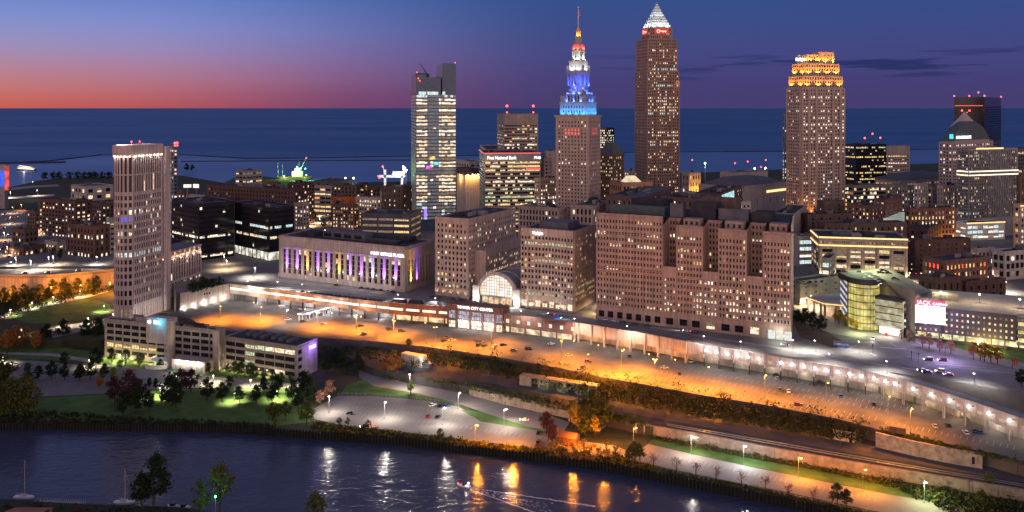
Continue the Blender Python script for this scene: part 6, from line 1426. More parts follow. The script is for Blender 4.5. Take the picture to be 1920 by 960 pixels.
 ('dock_shed', 'small brown dock shed left of the floodlit ship', 520, 1500, -22, 342, 498, 526, 20, 'brick2', dict(bay=8, st=10, fw=.5, lit=make_lit(.5, .4, .8, 'warm'), units=0)),
 ('dome_hall', 'distant low hall with rounded grey roof behind the amber-lit corner building', 880, 1320, 0, 303, 855, 905, 60, 'pale', dict(bay=8, st=9, fw=.6, fh=.3, lit=make_lit(.05, .05, .2), units=0)),
 ('dome_hall', 'dark round-roofed hall right behind the glass tower', 880, 1150, 0, 318, 855, 900, 60, 'brick3', dict(bay=8, st=9, fw=.3, lit=make_lit(.05, .05, .2), units=1)),
]
RES = {}
for (nm, lab, npx, Y, zb, top, pl, pr, a, wl, kw) in BL_:
    kw.setdefault('cap', 100 if Y < 1300 else 60); RES[lab] = RES[nm] = bld(nm, lab, npx, Y, zb, top, pl, pr, a, wl, **kw)
def res(prefix): return next(v for k, v in RES.items() if k.startswith(prefix))
def strip_on(q, side, z, h, key, name='light_band', out=.5, f0=0, f1=1):
    a, b = (q['L'], q['N']) if side == 'l' else (q['N'], q['R']); u, n, L = uv(a, b); mb = MB(); mb.obox(V3(a, z) + u * L * f0 + n * out, u * L * (f1 - f0), n * .3, (0, 0, h)); return mb.build(name, E[key], q['t'])
q = RES['banded_office']
for s in 'lr': strip_on(q, s, q['z1'] + .4, 1.0, 'redstrip')
u, n, L = uv(q['N'], q['R']); text_obj('First National Bank', 5.0, V3(q['N'], q['z1'] - 5.6) + u * 3 + n * .4, u, (0, 0, 1), E['sign'], q['t'], 'sign', .2, squeeze=.8)
text_obj('FNB', 4, V3(q['N'], q['z1'] - 5.4) + u * L * .88 + n * .4, u, (0, 0, 1), E['sign'], q['t'], 'sign', .2)
strip_on(q, 'r', q['z1'] - 17, 2.0, 'redstrip', 'red_lit_floor', .15, .74, .99)
q = RES['concrete_tower']
for f in (.1, .86): p = V3(q['N'] + (q['R'] - q['N']) * f, q['z1'] + 11) ; beacon(q['t'], p, 'red', 1.5, h=11); beacon(q['t'], p - Vector((0, 0, 8)), 'red', 1.0)
q = RES['amber_lit_building']; u, n, L = uv(q['N'], q['R'])
for f in (.15, .5, .85): p = V3(q['N'], q['z1'] + 1) + u * L * f + n * 1.5; beacon(q['t'], p, 'orange', .8, name='roof_lamp'); light('amber_light', p + n * 1.5, (1, .5, .12), 2600, q['t'])
u, n, L = uv(q['L'], q['N']); light('amber_light', V3(q['L'], q['z1'] - 3) + u * L * .5 + n * 3, (1, .5, .12), 3000, q['t'])
q = RES['mansard_office']; c = (q['L'] + q['R']) / 2
mb = MB(); mb.prism(q['poly'], q['z1'] + 1.1, q['z1'] + 14, pts2=[c + (p - c) * .5 for p in q['poly']]); mb.build('mansard_roof', M['slate'], q['t'])
q = RES['orange_library']; c = (q['L'] + q['R']) / 2; u, n, L = uv(q['N'], q['R'])
mb = MB(); mb.prism([c + (p - c) * .5 for p in q['poly']], q['z1'] + .1, q['z1'] + 7, pts2=[c + (p - c) * .2 for p in q['poly']]); mb.build('skylight', emat('lit_skylight', (1, .85, .6), .8, .3, .1), q['t'])
for f in (.1, .4, .7): light('wash_light', V3(q['N'], 3) + u * L * f + n * 9, (1, .42, .1), 5000, q['t'])
u, n, L = uv(q['L'], q['N']); light('wash_light', V3(q['L'], 4) + u * L * .4 + n * 9, (1, .42, .1), 6000, q['t'])
q = RES['orange_lit_hall']; u, n, L = uv(q['N'], q['R'])
for f in (.2, .8): light('wash_light', V3(q['N'], 5) + u * L * f + n * 9, (1, .42, .06), 16000, q['t'])
q = RES['auditorium']; c = (q['L'] + q['R']) / 2
mb = MB(); mb.prism(inset(q['poly'], 1.5), q['z1'] + 1, q['z1'] + 9, pts2=[c + (p - c) * .45 for p in q['poly']]); mb.build('hipped_roof', M['roof2'], q['t'])
strip_on(q, 'r', q['z1'] - 10, 2.6, 'goldstrip', 'gold_lit_band', .3, .55, 1.)
q = RES['cinema_block']; u, n, L = uv(q['N'], q['R']); mb = MB(); mb.obox(V3(q['N'], q['z1'] - 9) + u * L * .1 + n * .3, u * L * .5, n * .3, (0, 0, 8)); mb.build('lit_glass_corner', emat('cyan_glass', (.5, .9, 1), .9, .6, .3), q['t'])
q = RES['brown_penthouse']
q = RES['dark_office']
for f in (.3, .55, .8): p = V3(q['N'] + (q['R'] - q['N']) * f, q['z1'] + 10 + (6 if f == .55 else 0)); beacon(q['t'], p, 'red', 1.3, h=10)
q = RES['arena']; c = (q['L'] + q['R']) / 2; mb = MB()
for k in range(5):
    f0, f1 = 1.04 - k * .17, 1.04 - (k + 1) * .17; mb.prism([c + (p - c) * f0 for p in q['poly']], q['z1'] + 1 + 2.4 * (k ** .8), q['z1'] + 1 + 2.4 * ((k + 1) ** .8), pts2=[c + (p - c) * f1 for p in q['poly']])
mb.build('domed_roof', M['slate'], q['t'])
q = RES['bank_tower']; c = (q['N'] + q['B']) / 2; P = q['poly']
u, n, L = uv(q['N'], q['R']); up = [q['N'].lerp(q['R'], .0), q['R'], q['B'], q['L'].lerp(q['B'], .3)]
z1 = q['z1']; zz = ZA(262, 1150); zm_ = ZA(236, 1150)
cc = (q['L'] + q['R']) / 2 + Vector((6, 10)); sqr = [cc + (p - cc) * .86 for p in P]
mb = MB(); mb.prism(sqr, z1, zz); mb.build('upper_storeys', M['mauve'], q['t']); mb = MB(); mb.prism([cc + (p - cc) * .9 for p in P], zz, zz + 1, bottom=True); mb.prism(sqr, zz + 1, zm_ - 2, pts2=[cc + (p - cc) * .62 for p in P]); mb.prism([cc + (p - cc) * .62 for p in P], zm_ - 2, zm_ + 6, pts2=[cc + (p - cc) * .3 for p in P]); mb.build('mansard_roof', M['slate'], q['t'])
u, n, L = uv(sqr[1], sqr[2]); text_obj('FIFTH THIRD BANK', 5.2, V3(sqr[1], zz + 2) + u * 3 + n * .8, u, (0, 0, 1), E['sign'], q['t'], 'sign', .3, squeeze=.85)
u, n, L = uv(sqr[0], sqr[1]); mb = MB(); mb.obox(V3(sqr[0], zz + 2) + u * L * .6 + n * .6, u * 5, n * .3, (0, 0, 6)); mb.build('emblem_panel', E['signblue'], q['t'])
q = RES['pyramid_roof_tower']; c = (q['L'] + q['R']) / 2; zt = ZA(210, 1320); mb = MB(); mb.prism([c + (p - c) * 1.06 for p in q['poly']], q['z1'], q['z1'] + 6); mb.prism([c + (p - c) * 1.06 for p in q['poly']], q['z1'] + 6, zt, pts2=[c + (p - c) * .02 for p in q['poly']]); mb.build('pyramid_roof', M['pale'], q['t'])
for d in (-2, 4): beacon(q['t'], V3(c, zt + 2) + Vector((d * 2, 0, 0)), 'red', 1.4, h=2)
q = RES['black_tower']
for p, k in [(q['L'], 1), (q['L'].lerp(q['N'], .5), 1), (q['N'], 1), (q['R'], 1), ((q['L'] + q['R']) / 2, 8)]: beacon(q['t'], V3(p, q['z1'] + 2 + k), 'red', 1.3, h=2)
strip_on(q, 'l', q['z1'] - 14, 1.2, 'redstrip', 'red_light_line', .2, .02, .95)
q = RES['wavy_tower']
for z in (ZA(323, 880), ZA(330, 880)):
    for s in 'lr': strip_on(q, s, z, 1.1, 'strip', 'light_band', .6)
strip_on(q, 'r', q['z1'] + .3, 1.4, 'goldstrip', 'crown_light', .1, .15, .7)
u, n, L = uv(q['N'], q['R']); mb = MB(); nb_ = int(L / 2.3)
for k in range(nb_):                                   # rippled fins between the window columns
    z = 20.
    while z < q['z1'] - 1: mb.obox(V3(q['N'], z) + u * (L * k / nb_ + .35 * math.sin(z * .45 + k)) + n * .02, u * .7, n * .7, (0, 0, 2.2)); z += 2.2
mb.build('rippled_fins', M['steel'], q['t'])
strip_on(RES['lit_podium'], 'r', RES['lit_podium']['z1'] + .3, .9, 'goldstrip')
q = RES['orange_lit_hotel']; u, n, L = uv(q['N'], q['R'])
for f in (.1, .3, .5): light('wash_light', V3(q['N'], 24) + u * L * f + n * 3, (1, .45, .06), 1700, q['t'])
for f in (.55, .75, .95): light('wash_light', V3(q['N'], 6) + u * L * f + n * 4, (1, .45, .06), 3600, q['t'])
for s in 'r': strip_on(RES['gold_lit_house'], s, RES['gold_lit_house']['z1'] - 1, .8, 'goldstrip')
q = res('black glass office block with lit'); u, n, L = uv(q['L'], q['N']); mb = MB(); mb.obox(V3(q['L'], .5) + n * .1 , u * L, n * .1, (0, 0, 7)); u2, n2, L2 = uv(q['N'], q['R']); mb.obox(V3(q['N'], .5) + n2 * .1, u2 * L2 * .9, n2 * .1, (0, 0, 7)); lb = mb.build('lit_lobby', emat('lobby_light', (.95, .95, .85), .85, .75, .22), q['t'])
mb = MB()
for k in range(10): mb.obox(V3(q['L'], .4) + u * L * k / 9.2 + n * .25, u * .9, n * .3, (0, 0, 7.3))
mb.build('lobby_column', M['dkglass'], q['t'])
q = RES['blank_tower']; 
q = RES['apartment_tower']
for f in (.3, .9): beacon(q['t'], V3(q['N'].lerp(q['R'], f), q['z1'] + 4), 'red', 1.0, h=4); beacon(q['t'], V3(q['N'].lerp(q['R'], f), q['z1'] + 1.6), 'red', .9)
q = res('low dark block'[:10]) if False else None
# skylight strips
A = W(1655, 396, 22); t = thing('striped_skylight', 'long white striped glass roof of an arcade, right of the red brick flats', 'skylight', A)
a, b, c, d = W(1643, 398, 20), W(1697, 402, 20), W(1697, 419, 20), W(1640, 407, 20); mb = MB(); mb.poly([V3(d, 20.5), V3(c, 20.5), V3(b, 22), V3(a, 22)]); mb.prism([d, c, b, a], 0, 20.4); mb.build('glass_roof', emat('lit_glass_roof', (.75, .9, .85), .42, .3, .1), t); mb = MB()
for k in range(1, 5): p0, p1 = V3(d, 20.5).lerp(V3(a, 22), k / 5), V3(c, 20.5).lerp(V3(b, 22), k / 5); mb.obox(p0 + Vector((0, 0, .05)), p1 - p0, (0, .8, 0), (0, 0, .3))
mb.build('ribs', M['roof'], t)
# two white hoardings
for k, (x0, x1, y0, y1, lab) in enumerate(((344, 357, 346, 352, 'left white floodlit hoarding beyond the courthouse tower'), (362, 374, 345, 352, 'tilted white floodlit hoarding, right of the first hoarding'))):
    Y = 1005; a, b = Vector((XA(x0, Y), Y, 0)), Vector((XA(x1, Y), Y + 3 * (1 - 2 * k), 0)); t = thing('hoarding', lab, 'hoarding', a, 'white hoardings'); u, n, L = uv(a, b)
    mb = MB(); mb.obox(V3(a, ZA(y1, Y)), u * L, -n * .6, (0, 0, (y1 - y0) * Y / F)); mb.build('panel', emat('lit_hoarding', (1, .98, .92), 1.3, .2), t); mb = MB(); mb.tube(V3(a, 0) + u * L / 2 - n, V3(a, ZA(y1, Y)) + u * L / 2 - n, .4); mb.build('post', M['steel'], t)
# left edge: pylon of a lift bridge washed in blue and red
Y = 1150; t = thing('bridge_pylon', 'bridge pylon washed in blue with a red lit edge, cut by the left edge', 'bridge', Vector((XA(6, Y), Y, -2)))
mb = MB(); mb.box(XA(-14, Y), XA(9, Y), Y, Y + 8, -2, ZA(312, Y)); mb.box(XA(-60, Y), XA(9, Y), Y + 1, Y + 7, ZA(318, Y), ZA(309, Y)); mb.build('tower', M['steel'], t)
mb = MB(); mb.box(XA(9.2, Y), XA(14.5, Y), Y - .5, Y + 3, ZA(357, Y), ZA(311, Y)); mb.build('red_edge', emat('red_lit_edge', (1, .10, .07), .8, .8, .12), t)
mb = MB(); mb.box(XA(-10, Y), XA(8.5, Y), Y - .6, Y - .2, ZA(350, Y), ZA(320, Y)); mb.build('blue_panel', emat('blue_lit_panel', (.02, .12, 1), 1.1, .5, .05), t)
# ================================================================== lamps
def make_lamp(name, h, arm, key, heads=1):
    t = thing(name, 'lamp', 'street lamp'); mb = MB(); mb.tube((0, 0, 0), (0, 0, h), .14, .09, 6); mb.tube((0, 0, 0), (0, 0, .6), .28, .22, 6)
    for s in ((1,) if heads == 1 else (1, -1)): mb.tube((0, 0, h - .1), (arm * s, 0, h + .1), .07, .06, 5)
    mb.build('post', M['steel'], t)
    for s in ((1,) if heads == 1 else (1, -1)):
        mb = MB(); mb.box(arm * s - .55, arm * s + .55, -.28, .28, h + .02, h + .25); mb.build('lamp_head', M['metal'], t)
        mb = MB(); mb.ball((arm * s, 0, h - .1), .42, 0, 8, 6, .75); mb.build('bulb', E[key], t)
    register(t); return t
PROTO = {}
def lamp(key, loc, h, arm, rz, label, group, col, power, heads=1, cat='street lamp', nm='street_lamp', radius=.35, ang=155):
    k = (key, h, arm, heads, nm)
    if k not in PROTO: PROTO[k] = make_lamp(nm, h, arm, key, heads); o = PROTO[k]; o.location = loc; o.rotation_euler = (0, 0, rz); o['label'] = label; o['group'] = group
    else: o = copy_tree(PROTO[k], loc, rz, label, None, group)
    o['category'] = cat
    p = Vector(loc) + Vector((math.cos(rz) * arm * (1 if heads == 1 else 0), math.sin(rz) * arm * (1 if heads == 1 else 0), h - .55))
    l = light('lamp_light', p, col, power, None, 'POINT' if ang > 170 else 'SPOT', radius, p - Vector((0, 0, 5)), ang, .5 if ang < 158 else .12)
    if ang in (149, 165): batwing(l.data); l.parent = o; l.matrix_parent_inverse = Matrix.LocRotScale(Vector(loc), Matrix.Rotation(rz, 3, 'Z').to_quaternion(), None).inverted()
    return o
ORA, WHT, WRM = (1, .30, .02), (1, .90, .80), (1, .72, .42)
def base_from_head(px, py, z, h): return W(px, py, z + h) - Vector((0, 0, h))
ol = [(413, 573), (488, 575), (596, 586), (668, 590), (738, 601), (816, 613), (921, 611), (1053, 634), (1100, 664), (1165, 656), (1228, 673), (1326, 688), (1434, 702), (1549, 717), (1665, 743), (1707, 764)]
for i, (x, y) in enumerate(ol):
    hh = 9.5 if i < 5 else 12.5; p = base_from_head(x, y, LZ, hh)
    pw = [12000, 17000, 13000, 15000, 15000, 26000, 20000, 17000, 20000, 24000, 24000, 24000, 20000, 14000, 11000, 9000][i]
    lamp('orange', p, hh, .9, R(-60 + 40 * (i % 3)), 'orange sodium lamp on a tall pole, %s along the orange parking lot from the left' % ORD[i], 'orange lamps of the large parking lot', ORA, pw * (1.45 if i < 6 else (1.3 if i < 12 else .9)), 1 + (i in (5, 10)), ang=149)
lamp('white', base_from_head(537, 580, LZ, 9.5), 9.5, .9, 0, 'single whitish lamp on a pole near the pay canopy in the orange lot', 'parking lot lamps', (1, .8, .6), 3500, ang=149)
# brilliant white floodlights along the gallery
gl = [(1326, 658), (1345, 661), (1365, 664), (1385, 668), (1404, 671), (1424, 675), (1466, 681), (1487, 684.5), (1508, 688), (1529, 692), (1550, 695), (1572, 698), (1594, 702), (1617, 706), (1640, 711), (1662, 716), (1681, 721), (1715, 731), (1749, 741), (1784, 752), (1820, 764), (1857, 777), (1896, 791)]
for i, (x, y) in enumerate(gl):
    k = (x - CX) / F
    for a, b in zip(EW, EW[1:]):
        d = b - a; s = (k * a.y - a.x) / (d.x - k * d.y)
        if 0 <= s <= 1: break
    p = a + d * s; u = d.normalized(); n = Vector((u.y, -u.x, 0)); nm = 'wall_floodlight'
    t = thing(nm, 'brilliant white floodlight, %s from the left along the lit gallery' % ORD[i], 'floodlight', p, 'white floodlights along the gallery')
    mb = MB(); mb.tube(p + n * .5 + Vector((0, 0, -1.0)), p + n * 1.3 + Vector((0, 0, -1.3)), .07, .07, 5); mb.box(p.x - .4, p.x + .4, p.y - 1.9, p.y - 1.1, p.z - 1.35, p.z - 1.1); mb.build('bracket', M['metal'], t)
    mb = MB(); mb.ball(p + n * 1.35 + Vector((0, 0, -1.75)), .62, 0, 8, 6); mb.build('bulb', E['cool'], t)
    light('flood', p + n * 2.0 + Vector((0, 0, -2.0)), (1, .94, .92), 200 if i < 13 else 180, t, radius=.4)
# street lamps
sl_ = [(464, 527), (520, 528), (566, 533), (746, 552), (816, 559), (977, 582), (1077, 597), (1176, 611), (1320, 630), (1389, 640), (1487, 637), (1528, 638), (1555, 663), (1663, 677), (1827, 700), (1611, 640)]
for i, (x, y) in enumerate(sl_):
    lamp('white', base_from_head(x, y, 0, 6.5), 6.5, .3, R(90), 'slim white globe lamp, %s from the left along the street below the tall offices' % ORD[i], 'street lamps on the viaduct street', (1, .95, .88), 3600 if i < 8 else 2600, nm='globe_lamp', ang=149)
rl = [(617, 741, 'white'), (721, 752, 'white'), (830, 763, 'white'), (945, 767, 'white'), (768, 700, 'white'), (860, 735, 'white'), (891, 796, 'orange'), (1188, 802, 'orange'), (1296, 816, 'white'), (1394, 834, 'cool'), (1497, 857, 'orange'), (1618, 880, 'orange'), (1733, 901, 'green')]
rt = ['left end of the riverside lot', 'middle of the riverside lot', 'right part of the riverside lot', 'bright bend of the lower road', 'upper bend of the lower road', 'lime tree beside the lower road', 'river end of the riverside lot, glowing orange', 'bare trees and rusty shed, glowing orange', 'grass verge with wires spreading from it', 'grass verge, bluish white and alone', 'grass verge, orange, left one of two', 'grass verge, orange, right one of two', 'grass verge, greenish, nearest the right edge']
for i, (x, y, k) in enumerate(rl):
    c = {'white': (1, .88, .78), 'cool': (.85, .92, 1), 'orange': ORA, 'green': (.85, 1, .55)}[k]
    lamp('white' if k == 'green' else k, base_from_head(x, y, GZ, 9), 9, 1.2, R(-80 + 30 * (i % 4)), 'pole lamp by the %s' % rt[i], 'pole lamps near the river', c, 4300 if k != 'orange' else (8500 if i in (10, 11) else 3800), 1, ang=180)
pk = [(20, 592), (60, 578), (100, 567), (150, 556), (195, 584), (212, 600), (40, 630), (120, 612), (165, 608), (225, 678), (168, 688), (330, 720), (470, 726), (400, 718), (545, 728), (6, 683), (520, 748), (300, 742), (440, 752)]
for i, (x, y) in enumerate(pk):
    z = UZ if y < 640 else GZ
    lamp('warm', W(x, y, z), 4.5, .3, R(-90), 'short warm park lamp, %s in the lawns around the courthouse tower and low offices' % ORD[i], 'park lamps', (1, .88, .55), 2600 if y < 640 else 3200, nm='park_lamp', ang=149)
for i, (x, y) in enumerate(((5, 564), (95, 560), (150, 556), (205, 552))):
    lamp('orange', W(x, y, UZ), 9, .8, R(90), 'orange lamp against the highway wall, %s from the left edge' % ORD[i], 'orange lamps below the highway', ORA, 15000, ang=180)
for i, (x, y) in enumerate(((30, 502), (92, 501), (58, 508), (182, 500), (230, 520), (270, 515), (20, 371), (70, 367), (62, 350))):
    lamp('white', W(x, y, -1.9 if i < 4 else 0), 9, 1, R(-90), 'tall highway or shore road lamp at the left, %s of nine' % ORD[i], 'highway lamps', (1, .9, .75), 7000)
# street light between the blocks (lamps of the downtown streets)
dl_ = [(560, 430, ORA), (600, 418, WRM), (640, 420, (1, .8, .3)), (605, 395, WRM), (590, 405, (1, .8, .4)), (685, 418, WRM), (720, 396, ORA), (610, 362, ORA), (722, 373, ORA), (20, 420, WRM), (8, 450, WRM), (14, 478, WRM), (40, 395, ORA), (24, 400, WRM), (110, 465, (1, .85, .5)), (200, 470, (1, .85, .4)), (205, 455, WRM), (350, 470, WRM), (420, 495, WRM), (1130, 575, WRM), (1120, 588, (1, .7, .3)), (1300, 352, ORA), (1320, 360, WRM), (1700, 455, WRM), (1712, 508, (.8, .85, 1)), (1728, 512, (.8, .85, 1)), (1850, 520, (1, .5, .4)), (1862, 534, WRM), (1430, 378, WRM), (1440, 372, ORA), (1800, 418, WRM), (1600, 398, WRM), (640, 404, (1, .7, .3)), (580, 424, (1, .7, .3)), (700, 408, (1, .7, .3)), (1460, 380, ORA), (240, 487, WRM), (1215, 352, ORA)]
for i, (x, y, c) in enumerate(dl_):
    k = 'orange' if c == ORA else ('white' if c[2] > .6 else 'warm')
    lamp(k, W(x, y, 0), 8, .8, R(-90), 'small distant street lamp between downtown blocks, %s' % (('number %d from the left, ' % (i + 1)) if False else 'near the %s' % ['bright street', 'street trees', 'lit street corner', 'head of the bright street', 'street bend', 'parking deck', 'brown block corner', 'lit garage', 'dark loft corner', 'left edge', 'left edge, lower down', 'left edge, lowest', 'far left warehouse', 'far left road', 'tan corner shop', 'lane right of the brick block', 'lane behind the brick block', 'annex roof', 'white lit lobby', 'lane left of the long brown block', 'lane mouth by the long brown block', 'orange hall', 'auditorium steps', 'theatre wall', 'white lights left of the brick hall', 'white lights right above the brick hall', 'red traffic by the white loft', 'white loft foot', 'auditorium side', 'amber tower foot', 'podium roof', 'red flats', 'yellow street trees', 'small corner house', 'lit loft', 'amber tower plaza', 'highway ramp', 'library corner'][i]), 'downtown street lamps', c, 11000 if x > 545 and x < 725 else (4500 if x < 60 else 4200), cat='street lamp', nm='city_lamp', radius=.5)
for i, (x, y, c, w) in enumerate(((62, 440, WRM, 'dark warehouses at far left'), (100, 497, WRM, 'brick block foot behind the highway'), (262, 478, WHT, 'courthouse tower and black glass block'), (325, 503, WRM, 'courthouse annex lane'), (395, 440, WHT, 'gap of the two black glass blocks'), (478, 520, WHT, 'white lobby forecourt'), (425, 505, WRM, 'bank above the retaining wall'), (1600, 470, WRM, 'golden cornice building foot'), (1705, 530, WRM, 'garage ramp edge'), (1850, 480, WRM, 'cream loft'), (1885, 548, WHT, 'white loft foot at the right edge'), (1560, 535, WHT, 'stair tower foot'), (1520, 575, WRM, 'drive-in pavilion'), (1640, 455, WRM, 'dark roof block'), (1228, 400, WRM, 'hall roofs behind the long block'), (850, 420, WRM, 'glass tower foot'), (960, 410, WRM, 'wing building foot'), (1585, 600, WHT, 'yellow trees at the curved garage'))):  # lamps added to brighten the dark gaps between blocks
    lamp('white' if c is WHT else 'warm', W(x, y, 0), 8, .8, R(-90), 'small street lamp in the lane by the %s' % w, 'downtown street lamps', c, 6500, cat='street lamp', nm='city_lamp', radius=.5, ang=149)
for i, (x, y) in enumerate(((1830, 648), (1855, 655))): light('tree_light', W(x, y, 0) + Vector((0, -4, 2)), (1, .8, .3), 1500)

# ================================================================== cars
def make_car(name, paint, van=False, lights=False):
    t = thing(name, 'car', 'car'); L_, Wd = 4.5, 1.8; h1, h2 = (.95, 1.95) if van else (.82, 1.45)
    mb = MB(); P = [(-2.2, .32), (-2.25, .62), (-2.1, h1 - .05), (-1.2, h1), (1.0, h1), (2.0, h1 - .16), (2.25, .6), (2.2, .32)]
    k = len(P)
    for s in (-1, 1): mb.v += [(x, s * Wd / 2 * (1 if z < .7 else .95), z) for x, z in P]
    mb.f += [tuple(range(k - 1, -1, -1)), tuple(range(k, 2 * k))] + [(i, (i + 1) % k, k + (i + 1) % k, k + i) for i in range(k)]; mb.m += [0] * (k + 2)
    body = mb.build('body', paint, t)
    mb = MB(); a, b = ((-2.05, 1.2), (-1.9, .7)) if van else ((-1.7, 1.05), (-1.1, .35)); y0, y1 = .82, .66
    mb.prism([(a[0], -y0), (a[1], -y0), (a[1], y0), (a[0], y0)], h1 - .03, h2 - .06, pts2=[(b[0], -y1), (b[1], -y1), (b[1], y1), (b[0], y1)]); mb.build('window', M['carglass'], t)
    mb = MB(); mb.prism([(b[0] - .03, -y1 - .02), (b[1] + .03, -y1 - .02), (b[1] + .03, y1 + .02), (b[0] - .03, y1 + .02)], h2 - .06, h2, bottom=True); mb.build('car_roof', paint, t)
    for x in (-1.4, 1.4):
        for s in (-1, 1): mb = MB(); mb.tube((x, s * .72, .33), (x, s * .92, .33), .33, .33, 10); mb.build('wheel', M['tyre'], t)
    if lights:
        for s in (-1, 1):
            mb = MB(); mb.box(2.2, 2.32, s * .65 - .2, s * .65 + .2, .52, .74); mb.build('headlight', E['white'], t)
            mb = MB(); mb.box(-2.32, -2.2, s * .65 - .2, s * .65 + .2, .6, .8); mb.build('tail_light', E['red'], t)
    register(t); return t
PC = {k: mat('car_paint_' + k, c, .28, .05, spec=.5) for k, c in dict(black=(.015, .015, .018), grey=(.09, .09, .1), silver=(.42, .43, .45), white=(.75, .75, .75), red=(.38, .02, .02), blue=(.03, .08, .3), maroon=(.12, .02, .03), yellow=(.6, .4, .03)).items()}
CP = {}
def car(px, py, z, hd, colr, label, group='parked cars', van=False, lights=False, beam=True):
    k = (colr, van, lights); loc = W(px, py, z) + Vector((0, 0, .04))
    if k not in CP: CP[k] = make_car('car' if not van else 'van', PC[colr], van, lights); o = CP[k]; o.location = loc; o.rotation_euler = (0, 0, R(hd)); o['label'] = label; o['group'] = group
    else: o = copy_tree(CP[k], loc, R(hd), label, None, group)
    o['category'] = 'van' if van else 'car'
    if lights and beam:
        d = Vector((math.cos(R(hd)), math.sin(R(hd)), 0)); l = light('beam', loc + d * 2.5 + Vector((0, 0, .8)), (1, .95, .85), 1500, None, 'SPOT', .2, loc + d * 14, 60); l.parent = o; l.matrix_parent_inverse = Matrix.LocRotScale(loc, Matrix.Rotation(R(hd), 3, 'Z').to_quaternion(), None).inverted()
    return o
SH = -29          # heading of the street and of the lot's long side
OL = [(540, 600, 25, 'white', 'white car near the single whitish lamp'), (568, 604, 40, 'black', 'black car at the left end of the pay canopy'), (606, 609, 40, 'grey', 'dark car in the pool of light right of the pay canopy'),
 (676, 612, 30, 'black', 'small dark car in mid lot, right of the pay canopy lights'), (681, 627, 15, 'black', 'dark car at the near edge of the lot above the purple-signed office'), (731, 619, 15, 'black', 'black hatchback left of the pair with a dark van'),
 (752, 622, 10, 'black', 'long dark van in the left half of the lot'), (832, 640, 45, 'black', 'dark car, lower one of three beside the double lamp'), (838, 633, 45, 'grey', 'grey car, upper one of three beside the double lamp'), (848, 639, 10, 'silver', 'silver car right of two dark ones beside the double lamp'),
 (900, 643, 20, 'grey', 'grey pickup-sized van nearest the lettered entrance'), (898, 649, 60, 'black', 'dark car in front of the grey van below the lettered entrance'), (908, 650, 60, 'black', 'dark car right of another, below the lettered entrance'), (929, 651, 50, 'silver', 'silver car just right of the lamp before the lettered entrance'),
 (943, 648, 30, 'black', 'dark car right of the silver one, before the lettered entrance'), (963, 658, -5, 'grey', 'dark grey car alone below the shop wing'), (992, 656, -10, 'black', 'big black van in the lane before the shop wing'), (1034, 646, 10, 'white', 'pale car beside the lit shopfront of the shop wing'),
 (1067, 668, 0, 'silver', 'silver car below the left end of the orange wall'), (1102, 679, 10, 'maroon', 'maroon car in the brightest orange pool'), (1093, 690, 60, 'black', 'black car, upper one of two at the brush edge'), (1087, 696, 20, 'grey', 'grey car, lower one of two at the brush edge'),
 (1246, 691, 0, 'silver', 'silver car in the orange pool mid right'), (1274, 702, 80, 'black', 'black hatchback pointing at the gallery, mid right'), (1298, 679, 50, 'white', 'white car near the left end of the white-lit gallery'), (1232, 667, -10, 'black', 'dark car under the open bays of the orange wall'),
 (1181, 669, 70, 'black', 'dark car at a column of the orange wall'), (1462, 732, 80, 'grey', 'grey car left of a white one on the striped bays'), (1478, 735, 80, 'white', 'white car right of a grey one on the striped bays'), (1496, 760, 5, 'maroon', 'maroon car by the brush at the near edge of striped bays'),
 (1576, 744, 80, 'blue', 'bluish car alone in the striped bays'), (1638, 759, 75, 'black', 'dark car with white roof edge, farther right in the striped bays'), (1753, 801, 80, 'silver', 'silver car, first of five near the right end of the lot'), (1777, 799, 80, 'black', 'black car, second of five near the right end of the lot'),
 (1811, 813, 80, 'white', 'white car, third of five near the right end of the lot'), (1825, 809, 80, 'grey', 'grey car, fourth of five near the right end of the lot'), (1836, 812, 80, 'blue', 'dark blue car, last of five near the right end of the lot'),
 (1456, 705, -20, 'black', 'dark car in the shade under the white-lit gallery'), (1457, 711, 80, 'silver', 'silver car half out of the shade of the white-lit gallery'), (1538, 718, -20, 'black', 'dark car deep under the gallery bays, right of the lamp'), (1743, 762, -45, 'black', 'dark car under the curving gallery'), (1812, 786, -50, 'grey', 'grey car under the curving gallery, left of another'), (1874, 803, -50, 'blue', 'blue car under the right end of the curving gallery')]
for x, y, h, c, l in OL: car(x, y, LZ, h, c, l, 'cars parked in the large orange lot', 'van' in l)
US = [(631, 536), (677, 541), (688, 542.5), (701, 544), (713, 545.5), (725, 547), (737, 548.5), (811, 557), (824, 558.5), (851, 562), (864, 563.5), (878, 565.5), (892, 568), (909, 570), (937, 573), (951, 575), (979, 578), (991, 580), (1134, 600), (1153, 603), (1168, 606), (1190, 609), (1213, 612), (1303, 625)]
cl_ = ['black', 'black', 'grey', 'black', 'black', 'silver', 'black', 'black', 'grey', 'black', 'black', 'maroon', 'black', 'silver', 'grey', 'black', 'black', 'grey', 'white', 'white', 'black', 'black', 'black', 'black']
for i, (x, y) in enumerate(US): car(x, y, 0.0, SH + (180 if i % 3 else 0) + 4, cl_[i], '%s car parked at the kerb of the viaduct street, %s in line from the left' % (cl_[i], ORD[i]), 'cars parked along the street')
car(611, 529, 0, SH, 'yellow', 'yellow car at the purple-lit hall steps', 'moving cars', False, False)
car(1033, 590, 0, SH + 180, 'grey', 'grey car driving past the lettered entrance with lights on', 'moving cars', False, True); car(1046, 597, 0, SH, 'blue', 'blue-lit van driving on the viaduct street above the shop wing', 'moving cars', True, True)
light('van_glow', W(1047, 598, 0) + Vector((0, -2, 3)), (.1, .5, 1), 500)
car(1288, 622, 0, SH + 182, 'white', 'white car driving below the long brown block', 'moving cars', False, True); car(1472, 648, 0, SH + 184, 'silver', 'silver car with bright headlights right below the garage doors', 'moving cars', False, True)
